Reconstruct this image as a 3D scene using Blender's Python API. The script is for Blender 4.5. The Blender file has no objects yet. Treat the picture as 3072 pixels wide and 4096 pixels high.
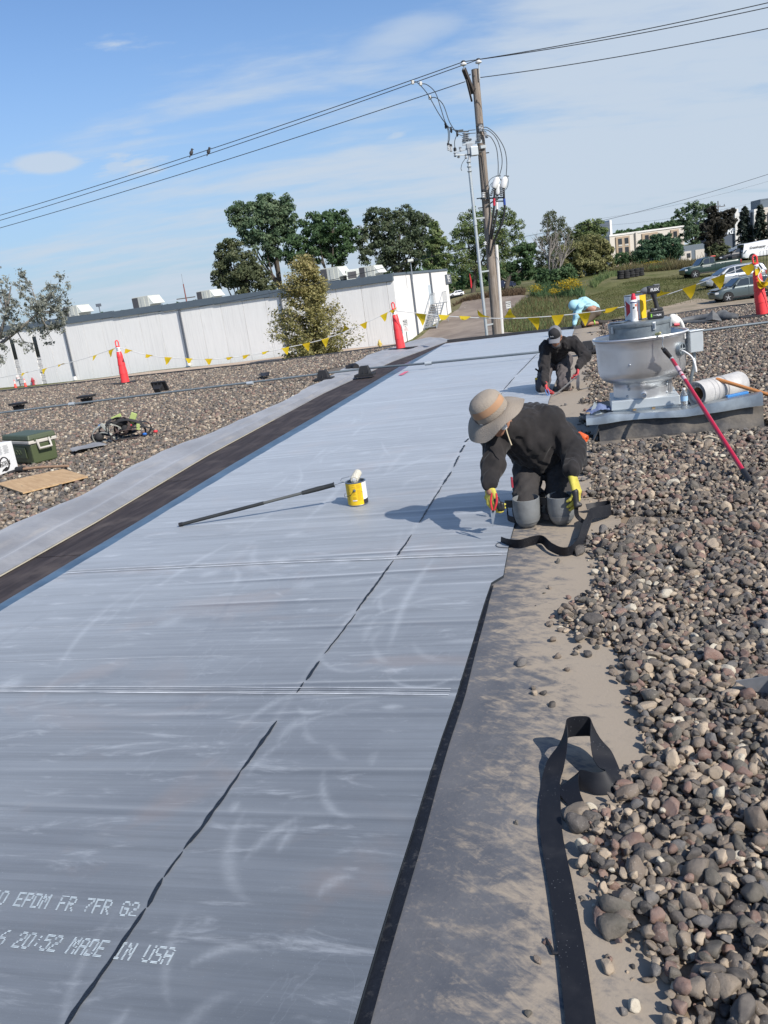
import bpy, bmesh, math, random
import numpy as np
from mathutils import Vector, Matrix, noise as mnoise

SC = bpy.context.scene
COL = SC.collection
R = math.radians

# ------------------------------------------------------------------ camera, sky, sun, exposure
FOC, ROLL, PITCH, EYE = 3280.0, R(8.04), math.atan(870 / 3280.0), 1.62
_c, _s = math.cos(ROLL), math.sin(ROLL)
CF = np.array([0, math.cos(PITCH), -math.sin(PITCH)])
_R0 = np.array([1.0, 0, 0]); _U0 = np.array([0, math.sin(PITCH), math.cos(PITCH)])
CR = _c * _R0 - _s * _U0
CU = _s * _R0 + _c * _U0
CP = np.array([0, 0, EYE])
cam_d = bpy.data.cameras.new('camera'); cam = bpy.data.objects.new('camera', cam_d); COL.objects.link(cam)
cam.matrix_world = Matrix(((CR[0], CU[0], -CF[0], CP[0]), (CR[1], CU[1], -CF[1], CP[1]), (CR[2], CU[2], -CF[2], CP[2]), (0, 0, 0, 1)))
cam_d.sensor_fit = 'VERTICAL'; cam_d.sensor_height = 36.0; cam_d.lens = 36.0 * FOC / 4096.0
cam_d.clip_start = 0.05; cam_d.clip_end = 3000
SC.camera = cam

SUN_EL, SUN_AZ = R(40), R(142)          # azimuth clockwise from +Y
sun_dir = Vector((math.sin(SUN_AZ) * math.cos(SUN_EL), math.cos(SUN_AZ) * math.cos(SUN_EL), math.sin(SUN_EL)))
sd = bpy.data.lights.new('sun', 'SUN'); sd.energy = 3.95; sd.angle = R(0.53); sd.color = (1.0, 0.94, 0.86)
so = bpy.data.objects.new('sun', sd); COL.objects.link(so)
so.rotation_euler = sun_dir.to_track_quat('Z', 'Y').to_euler(); so.location = (30, -30, 60)

W = bpy.data.worlds.new('World'); SC.world = W; W.use_nodes = True
def ray_(x, y): return CF + (x - 1536) / FOC * CR - (y - 2048) / FOC * CU
def build_world():
    nt = W.node_tree; n = nt.nodes; l = nt.links; n.clear()
    out = n.new('ShaderNodeOutputWorld'); bg = n.new('ShaderNodeBackground')
    sky = n.new('ShaderNodeTexSky'); sky.sky_type = 'NISHITA'; sky.sun_disc = False
    sky.sun_elevation = SUN_EL; sky.sun_rotation = SUN_AZ
    sky.air_density = 1.0; sky.dust_density = 0.6; sky.ozone_density = 1.6; sky.altitude = 250
    tint = n.new('ShaderNodeMix'); tint.data_type = 'RGBA'; tint.blend_type = 'MULTIPLY'; tint.inputs[0].default_value = 1; l.new(sky.outputs[0], tint.inputs[6]); tint.inputs[7].default_value = (.52, .61, .72, 1); sky = tint
    tc = n.new('ShaderNodeTexCoord'); sep = n.new('ShaderNodeSeparateXYZ'); l.new(tc.outputs['Generated'], sep.inputs[0])
    def math_(op, a, b=None, clamp=False):
        m = n.new('ShaderNodeMath'); m.operation = op; m.use_clamp = clamp
        for i, v in enumerate((a, b)):
            if v is None: continue
            if isinstance(v, (int, float)): m.inputs[i].default_value = v
            else: l.new(v, m.inputs[i])
        return m.outputs[0]
    def ramp(v, a, b):
        m = n.new('ShaderNodeMapRange'); m.interpolation_type = 'SMOOTHSTEP'
        l.new(v, m.inputs[0]); m.inputs[1].default_value = a; m.inputs[2].default_value = b
        return m.outputs[0]
    zz = math_('ADD', math_('MAXIMUM', sep.outputs[2], 0.0), 0.16)
    px = math_('DIVIDE', sep.outputs[0], zz); py = math_('DIVIDE', sep.outputs[1], zz)
    cmb = n.new('ShaderNodeCombineXYZ'); l.new(px, cmb.inputs[0]); l.new(py, cmb.inputs[1])
    def noi(scale, detail, rough, sx, sy, rot, off=0.0, dist=0.0):
        mp = n.new('ShaderNodeMapping'); l.new(cmb.outputs[0], mp.inputs[0])
        mp.inputs['Rotation'].default_value = (0, 0, rot); mp.inputs['Scale'].default_value = (sx, sy, 1); mp.inputs['Location'].default_value = (off, off * .7, off)
        t = n.new('ShaderNodeTexNoise'); l.new(mp.outputs[0], t.inputs['Vector'])
        t.inputs['Scale'].default_value = scale; t.inputs['Detail'].default_value = detail; t.inputs['Roughness'].default_value = rough; t.inputs['Distortion'].default_value = dist
        return t.outputs[0]
    big = noi(0.5, 3, .5, 1, 1, .3, 3.3)
    streak = noi(1.5, 7, .55, .55, 1.7, -.30, 1.7, .35)
    fine = noi(5.0, 6, .6, .7, 1.6, -.25, 7.1, .3)
    # thin veil of altocumulus that thickens towards the right of the view and lower down
    side = math_('ADD', math_('ADD', math_('MULTIPLY', sep.outputs[0], .75), .22), math_('MULTIPLY', sep.outputs[2], -1.25))
    cov = math_('ADD', math_('ADD', math_('MULTIPLY', big, .55), side), math_('MULTIPLY', math_('SUBTRACT', streak, .16), 1.5))
    cov = math_('ADD', cov, math_('MULTIPLY', fine, .62))
    veil = math_('MULTIPLY', ramp(cov, .86, 1.44), .86, True)
    # a few puffs of low cumulus
    puffn = noi(1.25, 7, .58, 1.0, 1.9, .1, 4.9, .2)
    puff = math_('MULTIPLY', ramp(puffn, .60, .70), .85, True)
    tot = math_('MAXIMUM', veil, puff)
    def bank(pa, pb, wide, strength, lo, hi, nz):
        # one cloud bank lying between two directions of the sky
        def pl(q): d = q / np.linalg.norm(q); z_ = max(d[2], 0) + .16; return np.array([d[0] / z_, d[1] / z_])
        a, b = pl(ray_(*pa)), pl(ray_(*pb)); mid = (a + b) / 2; L_ = np.linalg.norm(b - a) / 2; an = math.atan2(b[1] - a[1], b[0] - a[0])
        m1 = n.new('ShaderNodeMapping'); l.new(cmb.outputs[0], m1.inputs[0]); m1.inputs['Location'].default_value = (-mid[0], -mid[1], 0)
        m2 = n.new('ShaderNodeMapping'); l.new(m1.outputs[0], m2.inputs[0]); m2.inputs['Rotation'].default_value = (0, 0, -an)
        m3 = n.new('ShaderNodeMapping'); l.new(m2.outputs[0], m3.inputs[0]); m3.inputs['Scale'].default_value = (1 / L_, 1 / wide, 0)
        ln = n.new('ShaderNodeVectorMath'); ln.operation = 'LENGTH'; l.new(m3.outputs[0], ln.inputs[0])
        e_ = math_('ADD', ramp(ln.outputs['Value'], 1.25, .0), math_('MULTIPLY', math_('SUBTRACT', nz, .5), 2.1))
        return math_('MULTIPLY', ramp(e_, lo, hi), strength, True)
    for args in (((1250, 300), (2050, -20), .20, .62, .35, 1.0, streak), ((30, 700), (360, 610), .17, .80, .48, .95, puffn), ((430, 560), (720, 480), .13, .5, .5, 1.0, puffn), ((400, 680), (540, 655), .08, .55, .5, .95, puffn), ((820, 400), (960, 330), .09, .4, .5, .95, puffn), ((1150, 500), (1300, 470), .08, .5, .5, .95, puffn), ((1500, 570), (1680, 520), .07, .6, .45, .95, fine)):
        tot = math_('MAXIMUM', tot, bank(*args))
    mix = n.new('ShaderNodeMix'); mix.data_type = 'RGBA'
    l.new(tot, mix.inputs[0]); mix.inputs[7].default_value = (2.75, 3.15, 3.65, 1)
    hz = math_('MULTIPLY', ramp(sep.outputs[2], .34, -.02), .8); mh = n.new('ShaderNodeMix'); mh.data_type = 'RGBA'
    l.new(hz, mh.inputs[0]); l.new(sky.outputs[2], mh.inputs[6]); mh.inputs[7].default_value = (1.62, 2.22, 2.98, 1); l.new(mh.outputs[2], mix.inputs[6])
    l.new(mix.outputs[2], bg.inputs[0]); bg.inputs[1].default_value = 0.15
    l.new(bg.outputs[0], out.inputs[0])
build_world()
SC.view_settings.view_transform = 'Standard'; SC.view_settings.look = 'None'
SC.view_settings.gamma = 1.0; SC.view_settings.exposure = 0.52; SC.view_settings.use_curve_mapping = False
SC.render.engine = 'CYCLES'
SC.cycles.max_bounces = 6

# ------------------------------------------------------------------ placing helpers (pixel of the photograph -> point in the place)
def ray(x, y): return CF + (x - 1536) / FOC * CR - (y - 2048) / FOC * CU
def at(x, y, z=0.0):
    d = ray(x, y); return CP + d * ((z - EYE) / d[2])
def aty(x, y, yy):
    d = ray(x, y); return CP + d * (yy / d[1])
K = 3072 / 1659.0
def atd(x, y, z=0.0): return at(x * K, y * K, z)
def atyd(x, y, yy): return aty(x * K, y * K, yy)
def V(*a): return np.array(a, float)
AX = R(15.2)
A_DIR = V(math.sin(AX), math.cos(AX), 0); B_DIR = V(math.cos(AX), -math.sin(AX), 0)

_TP = V([-60, 60, -2.9], [-30, 89, -2.9], [-10, 82, -2.9], [3.5, 74, -2.9], [-5, 50, -2.9], [5, 45, -2.9], [1.6, 69, -2.9], [7.5, 80, -2.1], [-30, 60, -2.9],
        [10, 88.8, -1.35], [21.6, 104, -1.35], [12, 64, -2.45], [27.9, 62.7, -2.58], [31.4, 72.7, -1.96], [36.5, 90, -1.42], [72, 158, -.83], [50, 62, -2.4],
        [20, 30, -2.9], [-20, 30, -2.9], [40, 40, -2.8], [0, 125, -1.2], [-40, 150, -1.2], [150, 220, -.2], [0, 320, 1.0], [-200, 200, -1], [200, 60, -2], [60, 100, -1.3], [20, 85, -1.6],
        [0, 0, -2.9], [-100, 0, -2.9], [100, 0, -2.9], [24, 60, -2.6], [-100, 400, 1.5], [200, 500, 3], [-12, 100, -2.6], [-30, 105, -2.6])
_TP = np.concatenate([_TP, np.array([aty(*q) for q in ((2359, 1100, 98), (2300, 1125, 94), (2518, 1071, 104), (2643, 1057, 116), (2783, 1037, 128), (2870, 1047, 132), (2212, 1153, 92), (1889, 1168, 100), (2027, 1158, 104), (2484, 1116, 100), (2600, 1098, 98), (2773, 1036, 136), (1885, 1160, 97), (2031, 1148, 108), (2938, 1026, 142), (3003, 1040, 138), (1820, 1185, 104), (2122, 1187, 97), (2400, 1078, 104), (3060, 1000, 150))])])
def tz(x, y):
    x = np.asarray(x, float); y = np.asarray(y, float)
    sh = np.broadcast(x, y).shape
    x, y = np.broadcast_to(x, sh).ravel(), np.broadcast_to(y, sh).ravel()
    out = np.empty(len(x))
    for i in range(0, len(x), 20000):
        d2 = (x[i:i+20000, None] - _TP[None, :, 0]) ** 2 + (y[i:i+20000, None] - _TP[None, :, 1]) ** 2
        w = 1.0 / (d2 + 16.0) ** 1.9
        out[i:i+20000] = (w * _TP[None, :, 2]).sum(1) / w.sum(1)
    return out.reshape(sh) if sh else float(out[0])
def gnd(x, y):
    """the point of the terrain seen at this pixel"""
    d = ray(x, y); ts = np.linspace(30, 400, 1500)
    p = CP[None] + d[None] * ts[:, None]
    below = p[:, 2] < tz(p[:, 0], p[:, 1])
    i = int(np.argmax(below)) if below.any() else len(ts) - 1
    q = p[i].copy(); q[2] = tz(q[0], q[1]); return q
def ppm(p): return FOC / float(np.dot(np.asarray(p) - CP, CF))   # photograph pixels per metre there

# ------------------------------------------------------------------ mesh helpers
def rotz(a): return np.array(Matrix.Rotation(a, 3, 'Z'))
def frame(d, up=(0, 0, 1)):
    d = np.asarray(d, float); d = d / np.linalg.norm(d); up = np.asarray(up, float)
    if abs(np.dot(d, up)) > .97: up = V(1, 0, 0)
    x = np.cross(up, d); x /= np.linalg.norm(x); y = np.cross(d, x)
    return np.stack([x, y, d], 1)          # columns
class MB:
    def __init__(s): s.v = []; s.f = []; s.m = []; s.n = 0; s.mi = 0
    def add(s, verts, faces):
        verts = np.asarray(verts, float).reshape(-1, 3)
        s.v.append(verts); b = s.n
        for f in faces: s.f.append(tuple(int(i) + b for i in f)); s.m.append(s.mi)
        s.n += len(verts); return s
    def box(s, c, size, M=None, taper=(1, 1)):
        sx, sy, sz = [q / 2 for q in size]; tx, ty = taper
        p = V([-sx, -sy, -sz], [sx, -sy, -sz], [sx, sy, -sz], [-sx, sy, -sz], [-sx * tx, -sy * ty, sz], [sx * tx, -sy * ty, sz], [sx * tx, sy * ty, sz], [-sx * tx, sy * ty, sz])
        if M is not None: p = p @ np.asarray(M).T
        return s.add(p + np.asarray(c, float), [(0, 3, 2, 1), (4, 5, 6, 7), (0, 1, 5, 4), (1, 2, 6, 5), (2, 3, 7, 6), (3, 0, 4, 7)])
    def bar(s, a, b, w, h, up=(0, 0, 1)):
        a = np.asarray(a, float); b = np.asarray(b, float)
        return s.box((a + b) / 2, (w, h, np.linalg.norm(b - a)), frame(b - a, up))
    def tube(s, pts, r, n=8, caps=True, ell=(1, 1)):
        pts = np.asarray(pts, float); k = len(pts)
        r = np.broadcast_to(np.asarray(r, float), (k,))
        t = np.gradient(pts, axis=0); t /= np.maximum(np.linalg.norm(t, axis=1)[:, None], 1e-9)
        F = frame(t[0]); x = F[:, 0]; vs = []
        ang = np.linspace(0, 2 * math.pi, n, endpoint=False)
        for i in range(k):
            x = x - t[i] * np.dot(x, t[i]); x /= max(np.linalg.norm(x), 1e-9); y = np.cross(t[i], x)
            vs.append(pts[i] + r[i] * (np.cos(ang)[:, None] * x * ell[0] + np.sin(ang)[:, None] * y * ell[1]))
        fs = [(i * n + j, i * n + (j + 1) % n, (i + 1) * n + (j + 1) % n, (i + 1) * n + j) for i in range(k - 1) for j in range(n)]
        if caps: fs += [tuple(range(n - 1, -1, -1)), tuple((k - 1) * n + j for j in range(n))]
        return s.add(np.concatenate(vs), fs)
    def lathe(s, prof, n=24, c=(0, 0, 0), M=None, caps=True, arc=None):
        a0, a1 = arc or (0, 2 * math.pi); full = arc is None
        ang = np.linspace(a0, a1, n if full else n + 1, endpoint=not full); k = len(ang); vs = []
        for r_, z_ in prof: vs.append(np.stack([r_ * np.cos(ang), r_ * np.sin(ang), np.full(k, z_)], 1))
        p = np.concatenate(vs)
        if M is not None: p = p @ np.asarray(M).T
        m = len(prof); fs = [(i * k + j, i * k + (j + 1) % k, (i + 1) * k + (j + 1) % k, (i + 1) * k + j) for i in range(m - 1) for j in range(k if full else k - 1)]
        if caps and full:
            if prof[0][0] > 1e-4: fs.append(tuple(range(k - 1, -1, -1)))
            if prof[-1][0] > 1e-4: fs.append(tuple((m - 1) * k + j for j in range(k)))
        return s.add(p + np.asarray(c, float), fs)
    def cyl(s, a, b, r, n=12, r2=None): return s.tube([a, b], [r, r if r2 is None else r2], n)
    def ball(s, c, rad, M=None, n=12, m=8):
        prof = [(math.sin(math.pi * i / m), -math.cos(math.pi * i / m)) for i in range(m + 1)]
        prof[0] = (1e-5, -1); prof[-1] = (1e-5, 1)
        S = np.diag(np.broadcast_to(np.asarray(rad, float), (3,)))
        return s.lathe(prof, n, c, S if M is None else np.asarray(M) @ S, caps=False)
    def grid(s, P, flip=False, wrap=False):
        P = np.asarray(P, float); a, b = P.shape[:2]
        fs = []
        for i in range(a - 1):
            for j in range(b if wrap else b - 1):
                q = (i * b + j, i * b + (j + 1) % b, (i + 1) * b + (j + 1) % b, (i + 1) * b + j)
                fs.append(q[::-1] if flip else q)
        return s.add(P.reshape(-1, 3), fs)
    def poly(s, pts, h=0.0):
        """a flat polygon, or a prism of height h under it"""
        pts = np.asarray(pts, float); n = len(pts)
        if h == 0: return s.add(pts, [tuple(range(n))])
        lo = pts - V(0, 0, h)
        return s.add(np.concatenate([pts, lo]), [tuple(range(n)), tuple(range(2 * n - 1, n - 1, -1))] + [(i, n + i, n + (i + 1) % n, (i + 1) % n) for i in range(n)])
    def strip(s, C, S, w, th=0.0):
        """a band along centres C, half-axis vectors S (unit), width w, thickness th"""
        C = np.asarray(C, float); S = np.asarray(S, float); w = np.broadcast_to(np.asarray(w, float), (len(C),))[:, None]
        a = C - S * w / 2; b = C + S * w / 2
        if th == 0: return s.grid(np.stack([a, b], 1))
        t = np.gradient(C, axis=0); N = np.cross(t, S); N /= np.maximum(np.linalg.norm(N, axis=1)[:, None], 1e-9)
        return s.grid(np.stack([a, b, b - N * th, a - N * th], 1), wrap=True).ends(len(C), 4)
    def ends(s, k, n):
        b = s.n - k * n
        s.f.append(tuple(b + i for i in range(n))); s.m.append(s.mi)
        s.f.append(tuple(b + (k - 1) * n + i for i in range(n - 1, -1, -1))); s.m.append(s.mi); return s
    def xf(s, M=None, t=None):
        for i in range(len(s.v)):
            if M is not None: s.v[i] = s.v[i] @ np.asarray(M).T
            if t is not None: s.v[i] = s.v[i] + np.asarray(t, float)
        return s
    def mesh(s, name, origin=(0, 0, 0), smooth=None, bevel=0.0, bseg=2, recalc=False):
        me = bpy.data.meshes.new(name)
        vs = np.concatenate(s.v) - np.asarray(origin, float)
        me.from_pydata(vs.tolist(), [], s.f)
        me.polygons.foreach_set('material_index', s.m)
        if bevel > 0 or recalc:
            bm = bmesh.new(); bm.from_mesh(me)
            if recalc: bmesh.ops.recalc_face_normals(bm, faces=bm.faces)
            if bevel > 0:
                es = [e for e in bm.edges if len(e.link_faces) == 2 and e.calc_face_angle(0) > R(38)]
                bmesh.ops.bevel(bm, geom=es, offset=bevel, segments=bseg, affect='EDGES', profile=.5, clamp_overlap=True)
            bm.to_mesh(me); bm.free()
        if smooth is not None:
            me.shade_smooth()
            if smooth < 180: me.set_sharp_from_angle(angle=R(smooth))
        me.validate(); me.update()
        return me
    def build(s, name, mats, parent=None, origin=(0, 0, 0), **kw):
        return link(name, s.mesh(name, origin, **kw), mats, parent, origin if parent is None else (0, 0, 0))
def link(name, me, mats, parent=None, loc=(0, 0, 0)):
    o = bpy.data.objects.new(name, me); COL.objects.link(o)
    mats = mats if isinstance(mats, (list, tuple)) else [mats]
    if not me.materials:
        for m in mats: me.materials.append(m)
    o.location = tuple(float(q) for q in loc)
    if parent is not None: o.parent = parent
    return o
def thing(name, label, cat, loc=(0, 0, 0), rz=0.0, group=None):
    o = bpy.data.objects.new(name, None); COL.objects.link(o); o.empty_display_size = .1
    o.location = tuple(float(q) for q in loc); o.rotation_euler = (0, 0, rz)
    return tag(o, label, cat, group)
def tag(o, label, cat, group=None):
    o['label'] = label; o['category'] = cat
    if group: o['group'] = group
    return o
def struct(o): o['kind'] = 'structure'; return o
def stuff(o): o['kind'] = 'stuff'; return o
def dup(root, loc=None, rz=None, label=None, group=None):
    r = root.copy(); COL.objects.link(r)
    if loc is not None: r.location = tuple(float(q) for q in loc)
    if rz is not None: r.rotation_euler = (0, 0, rz)
    if label: r['label'] = label
    if group: r['group'] = group
    for ch in list(root.children):
        c = ch.copy(); COL.objects.link(c); c.parent = r
        for g in ch.children:
            d = g.copy(); COL.objects.link(d); d.parent = c
    return r
def text_geo(body, size=1.0, extrude=0.0, shear=0.0, align='CENTER', spacing=1.0, bold=0.0):
    cu = bpy.data.curves.new('lettering', 'FONT'); cu.body = body; cu.size = size; cu.extrude = extrude; cu.shear = shear
    cu.align_x = align; cu.align_y = 'CENTER'; cu.space_character = spacing; cu.offset = bold; cu.resolution_u = 3
    o = bpy.data.objects.new('lettering', cu); COL.objects.link(o)
    dg = bpy.context.evaluated_depsgraph_get(); me = bpy.data.meshes.new_from_object(o.evaluated_get(dg))
    vs = np.array([v.co[:] for v in me.vertices]).reshape(-1, 3); fs = [tuple(p.vertices) for p in me.polygons]
    bpy.data.objects.remove(o); bpy.data.curves.remove(cu); bpy.data.meshes.remove(me)
    return vs, fs
def text_on(mb, body, c, ex, ey, size, **kw):
    """lettering laid on a surface: ex reading direction, ey up"""
    vs, fs = text_geo(body, size, **kw)
    if not len(vs): return mb
    ex = np.asarray(ex, float); ey = np.asarray(ey, float); ex = ex / np.linalg.norm(ex); ey = ey / np.linalg.norm(ey)
    return mb.add(np.asarray(c, float) + vs[:, :1] * ex + vs[:, 1:2] * ey + vs[:, 2:] * np.cross(ex, ey), fs)
def interp(pts, n, key=0):
    pts = np.asarray(pts, float); d = np.r_[0, np.cumsum(np.linalg.norm(np.diff(pts, axis=0), axis=1))]
    t = np.linspace(0, d[-1], n); return np.stack([np.interp(t, d, pts[:, i]) for i in range(pts.shape[1])], 1)
def curve(pts, n=30):
    """smooth curve through points (Catmull-Rom)"""
    pts = np.asarray(pts, float); m = len(pts)
    P = np.concatenate([[2 * pts[0] - pts[1]], pts, [2 * pts[-1] - pts[-2]]]); out = []
    ts = np.linspace(0, m - 1 - 1e-6, n)
    for t in ts:
        i = int(t); u = t - i; a, b, c_, d = P[i], P[i + 1], P[i + 2], P[i + 3]
        out.append(.5 * ((2 * b) + (-a + c_) * u + (2 * a - 5 * b + 4 * c_ - d) * u * u + (-a + 3 * b - 3 * c_ + d) * u ** 3))
    return np.array(out)

# ------------------------------------------------------------------ materials
def mat(name, col, rough=.6, metal=0.0, spec=.5, var=.12, vs=6.0, col2=None, cs=4.0, cmix=(.4, .6), bump=0.0, bs=40.0, stretch=(1, 1, 1), coat=0.0, alpha=1.0, trans=0.0, emit=None, sheen=0.0, detail=5, rnd=0.0, aniso=0.0):
    m = bpy.data.materials.new(name); m.use_nodes = True; nt = m.node_tree; n = nt.nodes; l = nt.links
    p = n['Principled BSDF']
    p.inputs['Roughness'].default_value = rough; p.inputs['Metallic'].default_value = metal
    p.inputs['Specular IOR Level'].default_value = spec; p.inputs['Coat Weight'].default_value = coat
    p.inputs['Transmission Weight'].default_value = trans; p.inputs['Sheen Weight'].default_value = sheen; p.inputs['Anisotropic'].default_value = aniso
    tc = n.new('ShaderNodeTexCoord'); mp = n.new('ShaderNodeMapping'); l.new(tc.outputs['Object'], mp.inputs[0]); mp.inputs['Scale'].default_value = stretch
    base = None
    def rgb(c): 
        q = n.new('ShaderNodeRGB'); q.outputs[0].default_value = (*c, 1); return q.outputs[0]
    cur = rgb(col)
    if col2 is not None:
        t = n.new('ShaderNodeTexNoise'); l.new(mp.outputs[0], t.inputs['Vector']); t.inputs['Scale'].default_value = cs; t.inputs['Detail'].default_value = detail; t.inputs['Roughness'].default_value = .62
        mr = n.new('ShaderNodeMapRange'); l.new(t.outputs[0], mr.inputs[0]); mr.inputs[1].default_value, mr.inputs[2].default_value = cmix
        mx = n.new('ShaderNodeMix'); mx.data_type = 'RGBA'; l.new(mr.outputs[0], mx.inputs[0]); l.new(cur, mx.inputs[6]); l.new(rgb(col2), mx.inputs[7]); cur = mx.outputs[2]
    if var > 0:
        t = n.new('ShaderNodeTexNoise'); l.new(mp.outputs[0], t.inputs['Vector']); t.inputs['Scale'].default_value = vs; t.inputs['Detail'].default_value = 6; t.inputs['Roughness'].default_value = .65
        mr = n.new('ShaderNodeMapRange'); l.new(t.outputs[0], mr.inputs[0]); mr.inputs[1].default_value = .25; mr.inputs[2].default_value = .75; mr.inputs[3].default_value = 1 - var; mr.inputs[4].default_value = 1 + var
        mx = n.new('ShaderNodeMix'); mx.data_type = 'RGBA'; mx.blend_type = 'MULTIPLY'; mx.inputs[0].default_value = 1
        l.new(cur, mx.inputs[6]); l.new(mr.outputs[0], mx.inputs[7]); cur = mx.outputs[2]
    if rnd > 0:
        oi = n.new('ShaderNodeObjectInfo'); mr = n.new('ShaderNodeMapRange'); l.new(oi.outputs['Random'], mr.inputs[0]); mr.inputs[3].default_value = 1 - rnd; mr.inputs[4].default_value = 1 + rnd
        mx = n.new('ShaderNodeMix'); mx.data_type = 'RGBA'; mx.blend_type = 'MULTIPLY'; mx.inputs[0].default_value = 1
        l.new(cur, mx.inputs[6]); l.new(mr.outputs[0], mx.inputs[7]); cur = mx.outputs[2]
    l.new(cur, p.inputs['Base Color'])
    if bump > 0:
        t = n.new('ShaderNodeTexNoise'); l.new(mp.outputs[0], t.inputs['Vector']); t.inputs['Scale'].default_value = bs; t.inputs['Detail'].default_value = 5
        b = n.new('ShaderNodeBump'); b.inputs['Strength'].default_value = bump; b.inputs['Distance'].default_value = .02; l.new(t.outputs[0], b.inputs['Height']); l.new(b.outputs[0], p.inputs['Normal'])
    if emit is not None:
        p.inputs['Emission Color'].default_value = (*emit[0], 1); p.inputs['Emission Strength'].default_value = emit[1]
    if alpha < 1: p.inputs['Alpha'].default_value = alpha
    m['p'] = 1
    return m
class N:
    """small node-writing helper for the hand-made materials"""
    def __init__(s, name):
        s.m = bpy.data.materials.new(name); s.m.use_nodes = True; s.nt = s.m.node_tree; s.n = s.nt.nodes; s.l = s.nt.links; s.p = s.n['Principled BSDF']
        s.tc = s.n.new('ShaderNodeTexCoord')
    def map(s, scale=(1, 1, 1), rot=(0, 0, 0), loc=(0, 0, 0), src=None):
        # texture-type mapping so the rotation is applied before the scale
        a = s.n.new('ShaderNodeMapping'); s.l.new(src or s.tc.outputs['Object'], a.inputs[0]); a.inputs['Rotation'].default_value = rot; a.inputs['Location'].default_value = loc
        b = s.n.new('ShaderNodeMapping'); s.l.new(a.outputs[0], b.inputs[0]); b.inputs['Scale'].default_value = scale
        return b.outputs[0]
    def noise(s, vec, scale, detail=5, rough=.6, dist=0.0):
        t = s.n.new('ShaderNodeTexNoise'); s.l.new(vec, t.inputs['Vector'])
        t.inputs['Scale'].default_value = scale; t.inputs['Detail'].default_value = detail; t.inputs['Roughness'].default_value = rough; t.inputs['Distortion'].default_value = dist
        return t.outputs[0]
    def voro(s, vec, scale, feature='F1', out=0, rand=1.0):
        t = s.n.new('ShaderNodeTexVoronoi'); t.feature = feature; s.l.new(vec, t.inputs['Vector']); t.inputs['Scale'].default_value = scale; t.inputs['Randomness'].default_value = rand
        return t.outputs[out]
    def mr(s, v, a, b, c=0.0, d=1.0, smooth=True):
        m = s.n.new('ShaderNodeMapRange'); m.interpolation_type = 'SMOOTHSTEP' if smooth else 'LINEAR'
        s.l.new(v, m.inputs[0])
        for i, q in zip((1, 2, 3, 4), (a, b, c, d)): m.inputs[i].default_value = q
        return m.outputs[0]
    def math(s, op, a, b=None, clamp=False):
        m = s.n.new('ShaderNodeMath'); m.operation = op; m.use_clamp = clamp
        for i, v in enumerate((a, b)):
            if v is None: continue
            if isinstance(v, (int, float)): m.inputs[i].default_value = v
            else: s.l.new(v, m.inputs[i])
        return m.outputs[0]
    def mix(s, f, a, b, blend='MIX'):
        m = s.n.new('ShaderNodeMix'); m.data_type = 'RGBA'; m.blend_type = blend
        for i, v in ((0, f), (6, a), (7, b)):
            if isinstance(v, (int, float)): m.inputs[i].default_value = v if i == 0 else (v, v, v, 1)
            elif isinstance(v, (tuple, list)): m.inputs[i].default_value = (*v, 1)
            else: s.l.new(v, m.inputs[i])
        return m.outputs[2]
    def ramp(s, v, stops, const=False):
        r = s.n.new('ShaderNodeValToRGB'); s.l.new(v, r.inputs[0]); e = r.color_ramp
        if const: e.interpolation = 'CONSTANT'
        while len(e.elements) < len(stops): e.elements.new(.5)
        for k, (pos, c) in enumerate(stops): e.elements[k].position = pos; e.elements[k].color = (*c, 1)
        return r.outputs[0]
    def bump(s, h, strength, dist=.01, normal=None):
        b = s.n.new('ShaderNodeBump'); b.inputs['Strength'].default_value = strength; b.inputs['Distance'].default_value = dist; s.l.new(h, b.inputs['Height'])
        if normal is not None: s.l.new(normal, b.inputs['Normal'])
        return b.outputs[0]
    def sep(s, vec):
        q = s.n.new('ShaderNodeSeparateXYZ'); s.l.new(vec, q.inputs[0]); return q.outputs
    def attr(s, name):
        a = s.n.new('ShaderNodeAttribute'); a.attribute_name = name; return a.outputs
    def out(s, color=None, rough=None, normal=None, metal=None, **kw):
        for k_, v in (('Base Color', color), ('Roughness', rough), ('Normal', normal), ('Metallic', metal)):
            if v is None: continue
            if isinstance(v, (int, float)): s.p.inputs[k_].default_value = v
            elif isinstance(v, (tuple, list)): s.p.inputs[k_].default_value = (*v, 1)
            else: s.l.new(v, s.p.inputs[k_])
        for k_, v in kw.items(): s.p.inputs[k_.replace('_', ' ')].default_value = v
        return s.m
# ================================================================== ROOF AND GROUND
rng = np.random.default_rng(7); random.seed(7)
def uv_roof(p): return np.array([np.dot(p, B_DIR), np.dot(p, A_DIR)])      # (across u, along v)
def pt_roof(u, v, z=0.0): return B_DIR * u + A_DIR * v + V(0, 0, z)
def edge_curve(pts): 
    q = np.array([uv_roof(atd(*p)) for p in pts]); q = q[np.argsort(q[:, 1])]
    return lambda v: np.interp(v, q[:, 1], q[:, 0])
u_left = edge_curve([(0, 1325), (300, 1145), (500, 1022), (700, 903), (870, 800), (962, 743)])
u_blue = edge_curve([(0, 1308), (300, 1128), (500, 1006), (700, 890), (870, 789), (966, 741)])
u_brown = edge_curve([(0, 1248), (200, 1135), (450, 985), (700, 850), (850, 781), (962, 740)])
u_flap = edge_curve([(0, 1168), (150, 1095), (350, 985), (430, 955), (600, 880), (720, 815), (800, 770), (870, 748), (940, 737)])
u_seam = edge_curve([(145, 2212), (400, 1842), (600, 1555), (680, 1440), (770, 1325), (890, 1155), (950, 1055), (1010, 950), (1090, 840), (1140, 790), (1200, 722)])
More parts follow.
